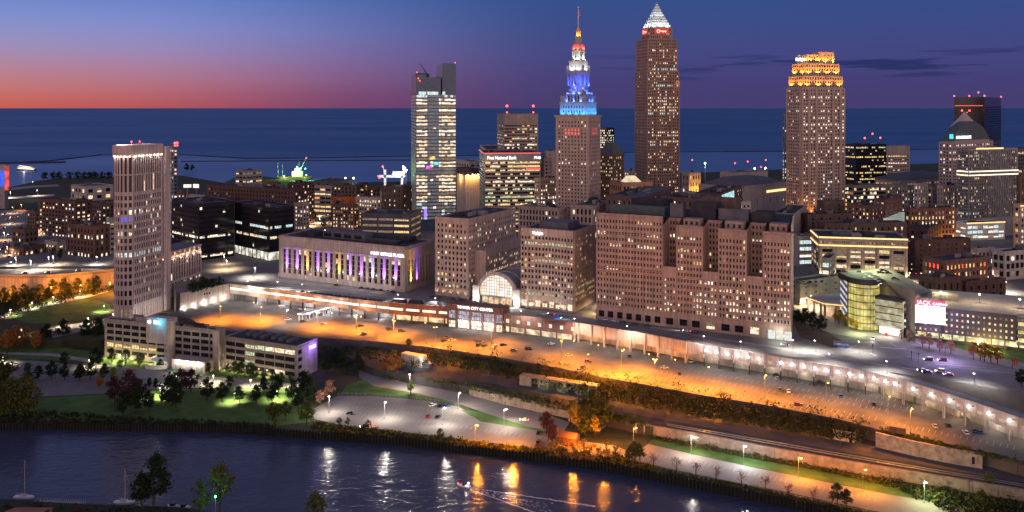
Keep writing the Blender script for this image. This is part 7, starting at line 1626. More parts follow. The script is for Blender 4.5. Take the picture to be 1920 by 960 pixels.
for x, y, h, c, l in ((1741, 676, 165, 'black', 'dark van on the violet lit junction, upper left of six'), (1767, 677, 165, 'maroon', 'dark red van on the junction, upper right of six'), (1729, 696, 165, 'black', 'dark car, first of four queueing on the junction'), (1738, 699, 165, 'black', 'dark car, second of four queueing on the junction'), (1763, 698, 165, 'silver', 'silver van, third of four queueing on the junction'), (1778, 704, 165, 'black', 'dark car, last of four queueing on the junction'), (1637, 636, 240, 'white', 'white car with headlights coming out beside the curved garage'), (1662, 629, 60, 'red', 'red car entering the pale glazed garage bay')):
    car(x, y, .03, h, c, l, 'cars at the junction', 'van' in l, True, x < 1700)
for x, y, h, c, l in ((657, 777, -20, 'grey', 'grey car alone in the left half of the riverside lot'), (803, 782, 80, 'red', 'red car in the riverside lot'), (821, 783, 75, 'black', 'black car right of the red one in the riverside lot'), (811, 761, 40, 'white', 'white car, left of three by the lot fence'), (826, 762, 70, 'black', 'black car, middle of three by the lot fence'), (836, 763, 30, 'blue', 'blue car, right of three by the lot fence'), (1010, 813, 80, 'black', 'dark car by the plum tree beside the orange glow'), (1010, 832, 75, 'black', 'dark van parked by the river end of the lot'), (31, 689, 30, 'white', 'white car in the dim lot at the far left'), (22, 693, 30, 'black', 'dark car left of the white one in the dim lot'), (321, 695, 40, 'blue', 'bright blue car before the loading wing')):
    car(x, y, GZ, h, c, l, 'cars parked near the river', 'van' in l)
car(684, 801, GZ, -160, 'black', 'dark car with red tail lights glowing at the riverside hedge', 'moving cars', False, True, False); light('tail_glow', W(694, 797, GZ) + Vector((0, 0, .8)), (1, .05, .03), 260)
car(697, 680, GZ + .3, 170, 'white', 'white car driving round the upper bend of the lower road', 'moving cars', False, True); car(983, 789, GZ, 175, 'white', 'white car driving on the lower road near the bright lamp', 'moving cars', False, True)
for x, y, c, l in ((47, 513, 'maroon', 'dark red car on the highway, left of three'), (90, 512, 'black', 'dark car on the highway, middle of three'), (148, 508, 'grey', 'grey car on the highway, right of three')): car(x, y, -1.9, 185, c, l, 'cars on the highway', False, True, False)
for i, (x, y, h) in enumerate(((8, 402, -100), (14, 412, 80), (22, 420, -100), (6, 428, 80), (18, 440, -100), (10, 455, 80), (3, 468, -100), (16, 482, 80), (24, 492, -100), (30, 408, 80))): car(x, y, .03, h, ['black', 'grey', 'silver'][i % 3], 'small lit car on the bright street at the left edge, %s from the back' % ORD[i], 'traffic on the left street', False, True, i % 2 == 0)
for i, (x, y, h) in enumerate(((600, 436, 60), (612, 432, 240), (626, 438, 60), (606, 424, 240), (618, 420, 60), (602, 412, 240), (612, 404, 60), (620, 396, 240), (612, 388, 60), (640, 428, 240), (650, 434, 60), (582, 440, 60))): car(x, y, .04, h, ['black', 'silver', 'grey'][i % 3], 'small lit car on the bright street left of the glass tower, %s in order' % ORD[i], 'traffic on the downtown street', False, True, i % 2 == 0)
for i, (x, y, h) in enumerate(((1842, 530, 100), (1850, 526, 100), (1858, 522, 100), (1866, 530, 280), (1710, 510, 10), (1722, 514, 10))): car(x, y, .04, h, ['black', 'grey', 'maroon'][i % 3], 'small lit car between the brick hall and white loft, %s from the front' % ORD[i], 'traffic by the white loft', False, True, False)
RC = [(1583, 511), (1588, 516), (1592, 520), (1612, 512), (1619, 514), (1625, 519), (1630, 522), (1636, 524), (1643, 528), (1640, 519), (1656, 508), (1665, 513), (1678, 524), (1655, 537), (1650, 512), (1622, 524)]
for i, (x, y) in enumerate(RC): c = ['black', 'black', 'grey', 'black', 'white', 'silver', 'white', 'silver', 'white', 'silver', 'black', 'black', 'black', 'black', 'black', 'silver'][i]; car(x, y, zt_deck, -20 + 9 * (i % 3), c, '%s car parked on the garage roof behind the curved drum, %s in order' % (c, ORD[i]), 'cars parked on the garage roof')
for i in range(6): car(1486 + i * 11, 531 - i * .3, ZA(530, 580) + .1, 60, ['black', 'grey', 'silver', 'black', 'blue', 'black'][i], '%s car on the low annex roof beside the long brown block, %s from the left' % (['black', 'grey', 'silver', 'black', 'blue', 'black'][i], ORD[i]), 'cars on the annex roof')
t = thing('bus', 'blue lit bus standing on the junction approach', 'bus', W(1577, 652, 0))
mb = MB(); p = W(1577, 652, 0); a = R(-20); ux, uy = Vector((math.cos(a), math.sin(a), 0)), Vector((-math.sin(a), math.cos(a), 0)); mb.obox(p - ux * 4 + Vector((0, 0, .4)), ux * 8, uy * 2.5, (0, 0, 2.6)); mb.build('body', PC['blue'], t); mb = MB(); mb.obox(p - ux * 3.8 + Vector((0, 0, 1.5)) - uy * .03, ux * 7.6, uy * .1, (0, 0, 1.)); mb.build('window', WIN['d'], t)
for s in (-2.6, 2.6): mb = MB(); mb.tube(p + ux * s + Vector((0, 0, .45)) + uy * -.02, p + ux * s + uy * .3 + Vector((0, 0, .45)), .45); mb.build('wheel', M['tyre'], t)
t = thing('truck', 'dark red box trailer parked against the ruined wall at the lot edge', 'trailer', W(1677, 815, LZ)); p = W(1666, 814, LZ); ux = (W(1690, 818, LZ) - p).normalized(); uy = Vector((-ux.y, ux.x, 0))
mb = MB(); mb.obox(p + Vector((0, 0, .9)), ux * 7, uy * 2.4, (0, 0, 2.8)); mb.build('body', M['brick'], t)
for s in (1.2, 5.8): mb = MB(); mb.tube(p + ux * s + Vector((0, 0, .5)), p + ux * s + uy * 2.4 + Vector((0, 0, .5)), .5); mb.build('wheel', M['tyre'], t)

# ================================================================== trees
def leaf_quad(mb, c, r, rg, m=0):
    a = Vector((rg.gauss(0, 1), rg.gauss(0, 1), rg.gauss(0, 1))).normalized(); b = a.orthogonal().normalized(); q = rg.random() * 6.3; b = (b * math.cos(q) + a.cross(b) * math.sin(q)); d = a.cross(b)
    b *= r; d *= r * rg.uniform(.5, .9); mb.poly([c - b * .8 - d * .5, c - d + b * .3, c + b + d * .2, c + d * .9 - b * .2], m)
def make_tree(kind, leaf, seed):
    rg = random.Random(seed); t = thing('tree', 'tree', 'tree'); mb = MB(); cb = MB()
    if kind == 'round': hh, tr, n, cl = 8., 1.9, 44, 40
    elif kind == 'cone': hh, tr, n, cl = 7., .9, 40, 36
    elif kind == 'loose': hh, tr, n, cl = 7.5, 2.4, 34, 26
    elif kind == 'bare': hh, tr, n, cl = 6.5, 2.0, 14, 7
    else: hh, tr, n, cl = 3., .5, 14, 26
    mb.tube((0, 0, 0), (0.1, 0, tr + .8), .24, .15, 6); mb.tube((.1, 0, tr + .6), (0, .1, hh * .8), .15, .05, 5)
    for i in range(9 if kind in ('bare', 'loose') else 6):
        a = rg.uniform(0, 6.3); z = rg.uniform(tr * .8, hh * .65); l = rg.uniform(1.2, 2.4) * (hh / 8); e = Vector((math.cos(a) * l, math.sin(a) * l, z + rg.uniform(.7, 1.8))); mb.tube((.05, .05, z), e, .08, .03, 4)
        if kind == 'bare':
            for j in range(4): mb.tube(Vector((.05, .05, z)).lerp(e, rg.uniform(.4, 1)), e + Vector((rg.gauss(0, .7), rg.gauss(0, .7), rg.uniform(.2, 1.3))), .04, .02, 4)
    for i in range(n):
        if kind == 'cone': z = rg.uniform(tr, hh); rr = (1 - (z - tr) / (hh - tr + .5)) * 1.9 + .15
        else:
            z = rg.uniform(tr, hh); f = (z - tr) / (hh - tr); rr = (2.6 if kind != 'bush' else 1.6) * math.sqrt(max(.05, 1 - (2 * f - .85) ** 2)) * (hh / 8 if kind != 'bush' else 1)
        a = rg.uniform(0, 6.3); q = rr * math.sqrt(rg.random()) ; c = Vector((math.cos(a) * q, math.sin(a) * q, z)); cr = rg.uniform(.55, 1.1)
        for j in range(cl): leaf_quad(cb, c + Vector((rg.gauss(0, .5), rg.gauss(0, .5), rg.gauss(0, .42))) * cr, rg.uniform(.15, .34), rg)
    mb.build('trunk', M['bark'], t); cb.build('crown', M['leaf_' + leaf], t); register(t); return t
TP = {}; tn = [0]
def tree(loc, kind, leaf, label, s=1., group=None, hs=1.):
    tn[0] += 1; v = tn[0] % 3; k = (kind, leaf, v)
    sc = (s, s, s * hs)
    if k not in TP: TP[k] = make_tree(kind, leaf, tn[0] * 11); o = TP[k]; o.location = loc; o.scale = sc; o.rotation_euler = (0, 0, tn[0] * 1.7); o['label'] = label
    else: o = copy_tree(TP[k], loc, tn[0] * 1.7, label, sc)
    if group: o['group'] = group
    elif 'group' in o: del o['group']
    return o
def row(pts_, z, kind, leaf, text, s=1., hs=1., group=None):
    for i, (x, y, *k) in enumerate(pts_): tree(W(x, y, z), kind, k[1] if len(k) > 1 else leaf, text % ORD[i], (k[0] if k else 1.) * s, group or 'trees: ' + text.split('%s')[-1].strip(' ,'), hs)
row([(150, 713), (72, 714, .9), (97, 712, 1.1), (121, 713, .9), (148, 715, 1.), (170, 713, 1.1), (197, 706, .8)], GZ, 'round', 'dark', 'dark round tree beside the dim lower lot, %s of its row', 1.15)
row([(52, 716, 1.2), (190, 712, .7)], GZ, 'cone', 'green', 'pointed evergreen beside the dim lower lot, %s of two', 1.2)
tree(W(212, 706, GZ), 'cone', 'lime', 'small bright lime cone tree left of the blue-signed office', .85); tree(W(186, 728, GZ), 'round', 'orange', 'low orange-leaved tree by the park edge', .8)
row([(388, 752, 1.25), (416, 754, 1.1), (449, 754, .9), (480, 757, 1.0), (510, 757, 1.05)], GZ, 'round', 'dark', 'neat dark round tree on the riverside lawn, %s in the row', 1.15)
row([(280, 727), (292, 727)], GZ, 'cone', 'dark', 'small clipped evergreen by the blue car, %s of two', .75)
row([(215, 757, 1.), (240, 757, 1.2), (258, 753, .9)], GZ, 'round', 'plum', 'big dark purple tree by the river park, %s of three', 1.75)
row([(340, 738, 1.1), (358, 735, 1.)], GZ, 'round', 'plum', 'reddish purple tree by the loading wing, %s of two', 1.5)
row([(318, 770, 1.2), (330, 765, .9), (255, 775, .9), (278, 772, .7), (230, 780, .8)], GZ, 'round', 'dark', 'dark tree on the shaded river lawn, %s of five', 1.6, 1.15)
row([(20, 785, 1.4), (50, 782, 1.5), (0, 740, 1.6), (-5, 790, 1.4)], GZ, 'round', 'olive', 'large dark olive tree at the left bank, %s of four', 1.7)
row([(30, 655, 1.2), (50, 650, 1.), (70, 655, .9), (12, 660, 1.1)], GZ, 'round', 'orange', 'brownish autumn tree by the park road at left, %s of four', 1.5)
row([(88, 645, 1.1), (117, 640, 1.2), (162, 640, 1.2), (186, 640, 1.3), (120, 690, .8), (180, 690, 1.)], GZ, 'round', 'dark', 'dark tree below the courthouse street, %s of six', 1.45)
row([(210, 680), (235, 684), (262, 686, .9), (225, 692, .6), (300, 690, .6), (390, 700, .7)], GZ, 'round', 'green', 'green tree in front of the blue-signed office, %s of six', 1.1)
row([(440, 702), (452, 706, 1.1), (470, 709, 1.2), (478, 712), (428, 700, .7), (495, 713, .7), (512, 716, .8), (528, 719, .8), (545, 720, .7)], GZ, 'round', 'green', 'garden-lit tree in front of the purple-signed office, %s of nine', .95)
row([(430, 728, .7), (495, 735, .8), (520, 738, 1.)], GZ, 'round', 'dark', 'dark shrubby tree before the purple-signed office, %s of three', 1.2)
row([(570, 745, 1.2), (585, 758, 1.), (560, 768, .9), (548, 752, 1.)], GZ, 'round', 'dark', 'dark tree right of the river lawn, %s of four', 1.4)
row([(618, 752, 1.1), (600, 760, .8)], GZ, 'loose', 'rose', 'pinkish bare-looking tree at the left end of the riverside lot, %s of two', 1.25)
row([(575, 800, 1.1), (515, 803, 1.2), (535, 790, .9)], GZ, 'loose', 'olive', 'olive bank tree left of the riverside lot, %s of three', 1.4)
row([(645, 700, 1.2), (612, 700, 1.), (628, 690, 1.1), (672, 700, 1.)], GZ, 'round', 'dark', 'dark tree beside the bend of the lower road, %s of four', 1.3)
row([(733, 703, 1.2), (748, 698, 1.), (720, 700, .7)], -20, 'loose', 'orange', 'orange lit tree inside the road bend, %s of three', 1.2)
tree(W(770, 738, GZ), 'loose', 'lime', 'single lime green tree beside its pole lamp', .95)
row([(767, 655, .8), (905, 697, .6)], LZ, 'round', 'olive', 'small tree standing alone at the orange lot edge, %s of two', 1.)
row([(1025, 815, 1.), (1035, 830, .9)], GZ, 'round', 'plum', 'plum-coloured tree beside the orange glow, %s of two', 1.3)
row([(1080, 815, 1.3), (1075, 795, 1.), (1115, 820, .9)], GZ, 'loose', 'yellow', 'golden lit tree beside the rusty shed, %s of three', 1.2, 1.2)
row([(1105, 800, 1.4), (1120, 812, 1.4), (1098, 818, 1.2), (1135, 800, 1.1)], GZ, 'round', 'olive', 'tall olive tree behind the rusty shed, %s of four', 1.5)
row([(1190, 872, 1.2), (1200, 866, .9), (1180, 868, .8)], GZ, 'loose', 'olive', 'leafy bank tree at the orange end of the promenade, %s of three', 1.1)
row([(1095, 845), (1138, 852), (1155, 858), (1225, 875), (1268, 885), (1305, 892), (1343, 900), (1390, 910), (1435, 918), (1478, 932), (1525, 942), (1560, 950)], GZ, 'bare', 'rose', 'small nearly bare tree along the river promenade, %s from the left', .95)
row([(1570, 945, 1.2), (1588, 950, 1.)], GZ, 'round', 'brush2', 'leafy bush tree near the bottom edge on the promenade, %s of two', .8)
row([(825, 828), (636, 799, .7), (652, 800, .7), (690, 806, .8), (845, 830, .6)], GZ, 'loose', 'olive', 'small bank tree along the riverside lot, %s from the left', .8)
row([(1497, 608), (1509, 612, 1.3), (1525, 618, 1.2), (1540, 624, 1.2), (1490, 603, .8)], 0, 'round', 'dark', 'dark clipped tree in the plaza row by the long brown block, %s of five', 1.05)
row([(1573, 608), (1585, 612), (1595, 616, .9), (1605, 620, .8), (1566, 604, .8)], 0, 'loose', 'yellow', 'small yellow tree at the foot of the curved garage, %s of five', .95)
row([(1705, 640, .8), (1742, 654, 1.1), (1730, 650, .9), (1762, 660, 1.), (1783, 664, 1.), (1690, 636, .7)], 0, 'loose', 'rose', 'pink autumn street tree along the violet junction, %s of six', 1.)
row([(1825, 674, 1.1), (1846, 678, 1.2), (1870, 683, 1.1)], 0, 'loose', 'orange', 'orange autumn tree at the lawn, right of the junction, %s of three', 1.05)
row([(1838, 676, 1.1), (1858, 680, 1.1)], 0, 'loose', 'yellow', 'bright yellow lit tree among the orange ones, %s of two', 1.)
tree(W(1915, 725, 0), 'round', 'dark', 'dark tree cut by the right edge above the curving gallery', 1.)
row([(1855, 925, 1.), (1840, 955, .9)], GZ, 'loose', 'brush2', 'lit green tree near the bottom right corner, %s of two', 1.1)
row([(590, 415), (585, 400), (640, 405, 1.1), (632, 398), (660, 412), (690, 414, .9), (608, 385), (577, 390), (620, 414, .8), (648, 425), (606, 428)], 0, 'round', 'lime', 'street tree lit yellow on the bright downtown street, %s of eleven', 1.3)
row([(84, 336), (100, 336), (112, 335), (130, 335), (146, 335), (158, 335), (168, 335), (178, 335), (190, 335), (204, 335)], GZ, 'bush', 'dark', 'dark waterfront tree on the far lake shore, %s from the left', 4.6)
row([(350, 322, 1.2), (360, 321)], GZ, 'round', 'dark', 'dark tree on the small lake spit behind the courthouse tower, %s of two', 2.)
row([(100, 480, .8), (112, 486, .8), (92, 470, 1.)], 0, 'round', 'green', 'street tree by the tan corner shop, %s of three', 1.2)
row([(25, 560, 1.), (45, 562, 1.2), (75, 556, 1.), (98, 552, 1.1), (60, 565, 1.), (120, 550, 1.2), (145, 548, 1.1), (180, 545, 1.2), (195, 540, 1.), (165, 550, 1.1), (8, 566, 1.1), (30, 575, 1.1), (90, 565, 1.), (130, 558, 1.1)], UZ, 'round', 'olive', 'dark tree in front of the orange highway wall, %s of fourteen', 1.25)
row([(382, 542, 1.3), (398, 540, 1.), (362, 549, 1.1), (412, 535, .9), (372, 546, 1.)], 0, 'bush', 'dark', 'dark bush on the bank above the retaining wall, %s of five', 2.2)
row([(1318, 352), (1410, 378)], 0, 'round', 'green', 'small distant tree by the auditorium, %s of two', 1.4)
row([(288, 948, 1.5), (265, 952, 1.)], GZ, 'round', 'dark', 'dark tree on the near bank by the masts, %s of two', 1.6)
row([(376, 968, 1.1), (412, 960, 1.5)], GZ, 'loose', 'brush2', 'yellowish green tree on the near bank beside the green light, %s of two', 1.3, 1.25)
tree(W(590, 985, GZ), 'loose', 'brush2', 'yellow-green tree top at the bottom edge, alone on the near bank', 1.6)

def thicket(name, label, poly, z, hgt, n, leafs, seed=1, base=None, kind='stuff', cat='brush', sz=1., clump=14):
    "brush nobody could count: leaf clumps of uneven height over a polygon; z may be a function of the pixel"
    rg = random.Random(seed); mb = MB(); xs = [p[0] for p in poly]; ys = [p[1] for p in poly]
    def inside(x, y):
        r = False
        for (x0, y0), (x1, y1) in zip(poly, poly[1:] + poly[:1]):
            if (y0 > y) != (y1 > y) and x < (x1 - x0) * (y - y0) / (y1 - y0) + x0: r = not r
        return r
    k = 0
    while k < n:
        x, y = rg.uniform(min(xs), max(xs)), rg.uniform(min(ys), max(ys))
        if not inside(x, y): continue
        k += 1; b = W(x, y, z(x, y) if callable(z) else z); hh = hgt * (.35 + .9 * rg.random() * (.6 + .4 * math.sin(x * .11 + seed) * math.cos(x * .037))); mi = rg.randrange(len(leafs)); r = rg.uniform(.5, 1.1) * sz
        for j in range(clump):
            leaf_quad(mb, b + Vector((rg.gauss(0, .55) * r, rg.gauss(0, .55) * r, abs(rg.gauss(hh * .5, hh * .3)))), rg.uniform(.22, .5) * sz, rg, mi)
    return tag(mb.build(name, [M['leaf_' + l] for l in leafs]), label, cat, kind=kind)
thicket('brush', 'dark tangled brush on the slope between the orange lot and the canal road', [(765, 690), (800, 655), (880, 664), (960, 678), (1050, 694), (1200, 724), (1300, 742), (1440, 764), (1570, 790), (1640, 812), (1610, 832), (1450, 806), (1320, 786), (1210, 766), (1110, 746), (1010, 722), (900, 700), (830, 688)], -15.6, 6.0, 2300, ['brush', 'dark', 'olive', 'brush'], 3, sz=1.3, clump=13)
thicket('brush', 'green brush hanging over the tan wall below the canal road', [(800, 712), (900, 722), (1000, 742), (1110, 764), (1200, 785), (1230, 800), (1190, 800), (1070, 775), (960, 752), (880, 732), (800, 716)], TZ, 2.2, 420, ['brush2', 'olive', 'green'], 4)
thicket('brush', 'weedy strip between the tan wall and the grass verge', [(1190, 812), (1310, 834), (1440, 858), (1600, 890), (1750, 915), (1930, 950), (1930, 975), (1750, 935), (1650, 908), (1520, 880), (1420, 862), (1310, 842), (1225, 824)], GZ, 1.8, 800, ['brush', 'brush2', 'olive'], 5)
thicket('brush', 'low scrub along the river edge of the riverside lot', [(590, 792), (640, 800), (760, 813), (860, 826), (960, 838), (1020, 845), (1020, 853), (960, 847), (860, 835), (760, 822), (620, 811), (585, 803)], GZ, 2.0, 520, ['olive', 'brush2', 'yellow'], 6)
thicket('brush', 'golden lit scrub around the rusty shed on the river bank', [(1000, 838), (1060, 830), (1120, 838), (1180, 862), (1240, 880), (1230, 886), (1180, 876), (1100, 863), (1000, 850)], GZ, 1.9, 320, ['yellow', 'olive', 'orange'], 7)
thicket('brush', 'thin grassy scrub along the quay below the promenade', [(1240, 880), (1400, 912), (1560, 948), (1640, 966), (1640, 975), (1560, 954), (1400, 920), (1240, 887)], GZ, 1., 380, ['brush', 'brush2'], 8, sz=.8)
thicket('brush', 'dark undergrowth on the left river bank', [(-40, 770), (150, 775), (210, 782), (420, 792), (520, 798), (520, 806), (420, 799), (200, 796), (-40, 793)], GZ, 2., 420, ['dark', 'brush'], 9, sz=1.2)
thicket('brush', 'dark wooded bank before the highway wall at left', [(-40, 565), (0, 560), (60, 558), (150, 545), (212, 535), (212, 545), (150, 560), (60, 585), (0, 600), (-40, 606)], UZ, 6., 420, ['dark', 'brush', 'olive'], 10, sz=1.5)
thicket('brush', 'dark hedge and scrub below the orange lot at the purple-signed office', [(600, 640), (700, 648), (790, 662), (760, 690), (700, 676), (640, 668), (610, 660)], -16, 2.5, 260, ['dark', 'green'], 11)
thicket('brush', 'scrub under the right end of the canal road wall', [(1650, 905), (1930, 948), (1930, 985), (1800, 965), (1740, 945)], GZ, 3.4, 330, ['brush', 'dark', 'brush2'], 12, sz=1.3)
thicket('brush', 'weeds on the lot edge behind the ruined wall', [(1650, 800), (1750, 826), (1850, 848), (1930, 868), (1930, 876), (1850, 858), (1750, 836), (1650, 812)], LZ, 1.6, 190, ['brush2', 'olive'], 13)
thicket('brush', 'shrubs inside the road bend and along the lane fence', [(720, 700), (800, 706), (870, 722), (960, 748), (1000, 760), (960, 758), (880, 738), (800, 720), (720, 712)], GZ + 1, 1.8, 240, ['olive', 'brush2', 'brush'], 14)
thicket('brush', 'dark shrubs along the near bank at the bottom left', [(-30, 945), (100, 946), (340, 955), (420, 975), (300, 985), (-30, 985)], GZ, 2.0, 160, ['dark', 'plum'], 15)

# ================================================================== walls, ruins, sheds by the tracks
def wall_line(name, label, pl, z0, z1f, m, th=1., cat='wall'):
    t = thing(name, label, cat, W(*pl[0][:2], z1f)); mb = MB(); q = [W(x, y, z1f) for x, y in pl]
    for a, b in zip(q, q[1:]): u = b - a; n = Vector((u.y, -u.x, 0)).normalized(); mb.obox(V3(a, z0) - n * -.02, u, n * -th, (0, 0, z1f - z0))
    mb.build('wall', m, t); mb = MB()
    for a, b in zip(q, q[1:]):
        u = b - a; n = Vector((u.y, -u.x, 0)).normalized(); mb.obox(V3(a, z1f) + n * .15, u, -n * (th + .2), (0, 0, .3))
        for k in range(int(u.length / 9)): mb.obox(V3(a + u * ((k + .5) * 9 / u.length), z0) + n * .3, u.normalized() * .7, -n * .3, (0, 0, z1f - z0))
    mb.build('coping', m, t); return t
stain = mat('stained_concrete', (.26, .21, .165), .9, .55, .25, detail=8)
wall_line('retaining_wall', 'tan stained retaining wall below the canal road, left stretch behind the white car', [(880, 725), (960, 746), (1072, 769)], GZ - .5, TZ, stain)
wall_line('retaining_wall', 'long stained retaining wall below the tracks, running to the right edge', [(1190, 794), (1310, 814), (1430, 837), (1600, 867), (1750, 892), (1930, 921), (2100, 950)], GZ - .5, TZ, stain)
t = wall_line('ruined_wall', 'pale crumbling wall with dark openings at the right end of the lot', [(1642, 812), (1700, 826), (1770, 840), (1842, 852)], TZ - .5, LZ + .2, mat('ruin_plaster', (.30, .25, .21), .9, .6, .4, detail=8))
for f in (.75, .88):
    a, b = W(1642, 812, LZ), W(1842, 852, LZ); p = a.lerp(b, f); mb = MB(); mb.obox(p + Vector((0, -1.2, -4.5)), (b - a).normalized() * 1.6, (0, .3, 0), (0, 0, 3)); mb.build('opening', M['dkglass'], t)
t = thing('ruined_hut', 'small roofless white plaster hut in the brush by the tracks', 'hut', W(1582, 826, TZ)); a, b = W(1562, 824, TZ), W(1604, 831, TZ); u, n, L = uv(a, b)
mb = MB(); mb.obox(V3(a, TZ), u * L, -n * .5, (0, 0, 4.6)); mb.obox(V3(b, TZ), -n * 4, -u * .5, (0, 0, 4.6)); mb.obox(V3(a, TZ), -n * 4, u * .5, (0, 0, 3.6)); mb.build('wall', mat('hut_plaster', (.42, .38, .34), .9, .5, .5), t); mb = MB(); mb.obox(V3(a, TZ) + u * L * .72 + n * .03, u * 1.3, n * .05, (0, 0, 2.4)); mb.build('doorway', M['dkglass'], t)
t = thing('platform_ruin', 'open roofless concrete frame of columns overgrown beside the canal road', 'ruin', W(975, 722, TZ)); a, b = W(974, 722, TZ), W(1118, 744, TZ); u, n, L = uv(a, b)
mb = MB(); mb.obox(V3(a, TZ + 4.6), u * L, -n * 5, (0, 0, .9))
for k in range(9): mb.obox(V3(a, TZ) + u * (L - .8) * k / 8, u * .8, -n * .8, (0, 0, 4.6)); 
mb.build('frame', stain, t); mb = MB(); mb.obox(V3(a, TZ) - n * 5, u * L, -n * .4, (0, 0, 4.6)); mb.obox(V3(a, TZ) + n * .05, u * 7, -n * .4, (0, 0, 4.5)); mb.build('rear_wall', stain, t)
for k in range(3): light('ruin_light', V3(a, TZ + 3) + u * L * (.3 + .25 * k) - n * 2, (.9, 1, .6), 160, t)
t = thing('ramp_house', 'small tan concrete ramp house with a covered stair at the lot edge', 'shelter', W(755, 682, -17)); a, b = W(752, 683, -18), W(790, 691, -18); u, n, L = uv(a, b)
mb = MB(); mb.obox(V3(a, -18.5), u * L, -n * 5, (0, 0, 7.2)); mb.build('wall', M['beige'], t); mb = MB(); mb.obox(V3(b, -18) - n * 1, u * 5, -n * 3, (0, 0, 3.)); mb.obox(V3(b, -15) - n * .5, u * 6, -n * 4, (0, 0, .4)); mb.build('stair_cover', M['roof2'], t)
light('stair_light', V3(b, -11) + u * 2 + n * 2, (.95, .95, 1), 900, t)
# rusty shed by the river
t = thing('rusty_shed', 'rusty gabled tin shed in the orange glow on the river bank', 'shed', W(1060, 835, GZ)); c = W(1066, 828, GZ); ux, uy = Vector((.9, -.42, 0)), Vector((.42, .9, 0))
mb = MB(); w, d, h = 9, 6, 3; P = lambda x, y, z: c + ux * x + uy * y + Vector((0, 0, z))
mb.prism([P(-w / 2, -d / 2, 0), P(w / 2, -d / 2, 0), P(w / 2, d / 2, 0), P(-w / 2, d / 2, 0)], GZ, GZ + h); mb.build('wall', M['rust'], t)
mb = MB(); mb.poly([P(-w / 2 - .4, -d / 2 - .4, h - .1), P(w / 2 + .4, -d / 2 - .4, h - .1), P(w / 2 + .4, 0, h + 1.8), P(-w / 2 - .4, 0, h + 1.8)]); mb.poly([P(-w / 2 - .4, d / 2 + .4, h - .1), P(w / 2 + .4, d / 2 + .4, h - .1), P(w / 2 + .4, 0, h + 1.8), P(-w / 2 - .4, 0, h + 1.8)]); mb.poly([P(-w / 2, -d / 2, h), P(-w / 2, d / 2, h), P(-w / 2, 0, h + 1.7)]); mb.poly([P(w / 2, -d / 2, h), P(w / 2, d / 2, h), P(w / 2, 0, h + 1.7)]); mb.build('roof', M['rust'], t)
light('shed_light', c + Vector((2, -7, 6)), ORA, 4500, t); light('shed_light', c + Vector((16, -8, 6)), ORA, 6500, t); light('shed_light', c + Vector((-26, -6, 6)), ORA, 5500, t)
# fences
def fence(label, pl, z, h=1.2, step=2.5, nm='fence'):
    t = thing(nm, label, 'fence', W(*pl[0], z)); q = [W(x, y, z) for x, y in pl]; mb = MB(); rb = MB()
    for a, b in zip(q, q[1:]):
        for k in range(max(1, int((b - a).length / step))): p = a.lerp(b, k * step / (b - a).length); mb.tube(p, p + Vector((0, 0, h)), .09, .09, 5)
        for zz in (.5, 1.): rb.tube(a + Vector((0, 0, h * zz)), b + Vector((0, 0, h * zz)), .05, .05, 4)
    mb.build('posts', M['steel'], t); rb.build('rail', M['steel'], t)
fence('post fence along the upper side of the riverside lot', [(634, 741), (700, 741), (800, 750), (862, 761)], GZ); fence('fence between the lane and the shrubs inside the bend', [(800, 722), (880, 738), (930, 755)], GZ); fence('low fence along the quay beside the promenade', [(1240, 878), (1400, 911), (1560, 947), (1640, 964)], GZ)
# utility poles with wires
def upole(x, y, z, h, label, nm='utility_pole'):
    t = thing(nm, label, 'utility pole', W(x, y, z), 'utility poles'); p = W(x, y, z); mb = MB(); mb.tube(p, p + Vector((0, 0, h)), .17, .11, 6); mb.build('pole', M['bark'], t); mb = MB(); mb.obox(p + Vector((-1.1, -.1, h - .7)), (2.2, 0, 0), (0, .2, 0), (0, 0, .2)); mb.build('crossarm', M['bark'], t); return p + Vector((0, 0, h - .6))
up = [upole(674, 700, GZ, 12, 'tall pole at the dark trees by the road bend'), upole(1250, 800, TZ, 8, 'dark pole standing on the canal road shoulder'), upole(820, 706, -18, 10, 'pole at the start of the canal road'), upole(932, 728, TZ, 8, 'pole by the brush on the canal road'), upole(1575, 845, TZ, 6, 'short pole beside the ruined hut'), upole(1908, 905, TZ, 9, 'pole on the tracks at the right edge'), upole(1817, 952, GZ, 11, 'pale pole in the scrub at the bottom right'), upole(922, 645, LZ, 9, 'thin pole before the lettered entrance'), upole(1053, 665, LZ, 9, 'thin pole below the shop wing')]
mb = MB(); h0 = base_from_head(1296, 816, GZ, 9) + Vector((0, 0, 8.6))
for q in (W(1270, 822, GZ + 7), W(1275, 812, GZ + 6), W(1395, 846, GZ + 7), W(1380, 840, GZ + 8), W(1340, 850, GZ + 5)): mb.tube(h0, q, .035, .035, 4)
tag(mb.build('wires', M['steel']), 'pale wires spreading from the white lamp on the grass verge', 'wire')
for i, (x, y) in enumerate(((1768, 640), (1772, 660), (1688, 612), (1898, 684), (1636, 655), (1709, 668), (1722, 672))):
    t = thing('signal_post', 'dark signal or lamp post at the junction, %s from the front' % ORD[i], 'post', W(x, y + 8, 0), 'junction posts'); p = W(x, y + 8, 0); mb = MB(); mb.tube(p, p + Vector((0, 0, 5)), .12, .1, 6); mb.build('post', M['metal'], t); mb = MB(); mb.box(p.x - .25, p.x + .25, p.y - .3, p.y, p.z + 4, p.z + 5.2); mb.build('signal', M['metal'], t)
t = thing('banner_flag', 'pair of red feather banners on the lawn at the right edge', 'banner', W(1902, 686, 0)); p = W(1900, 688, 0)
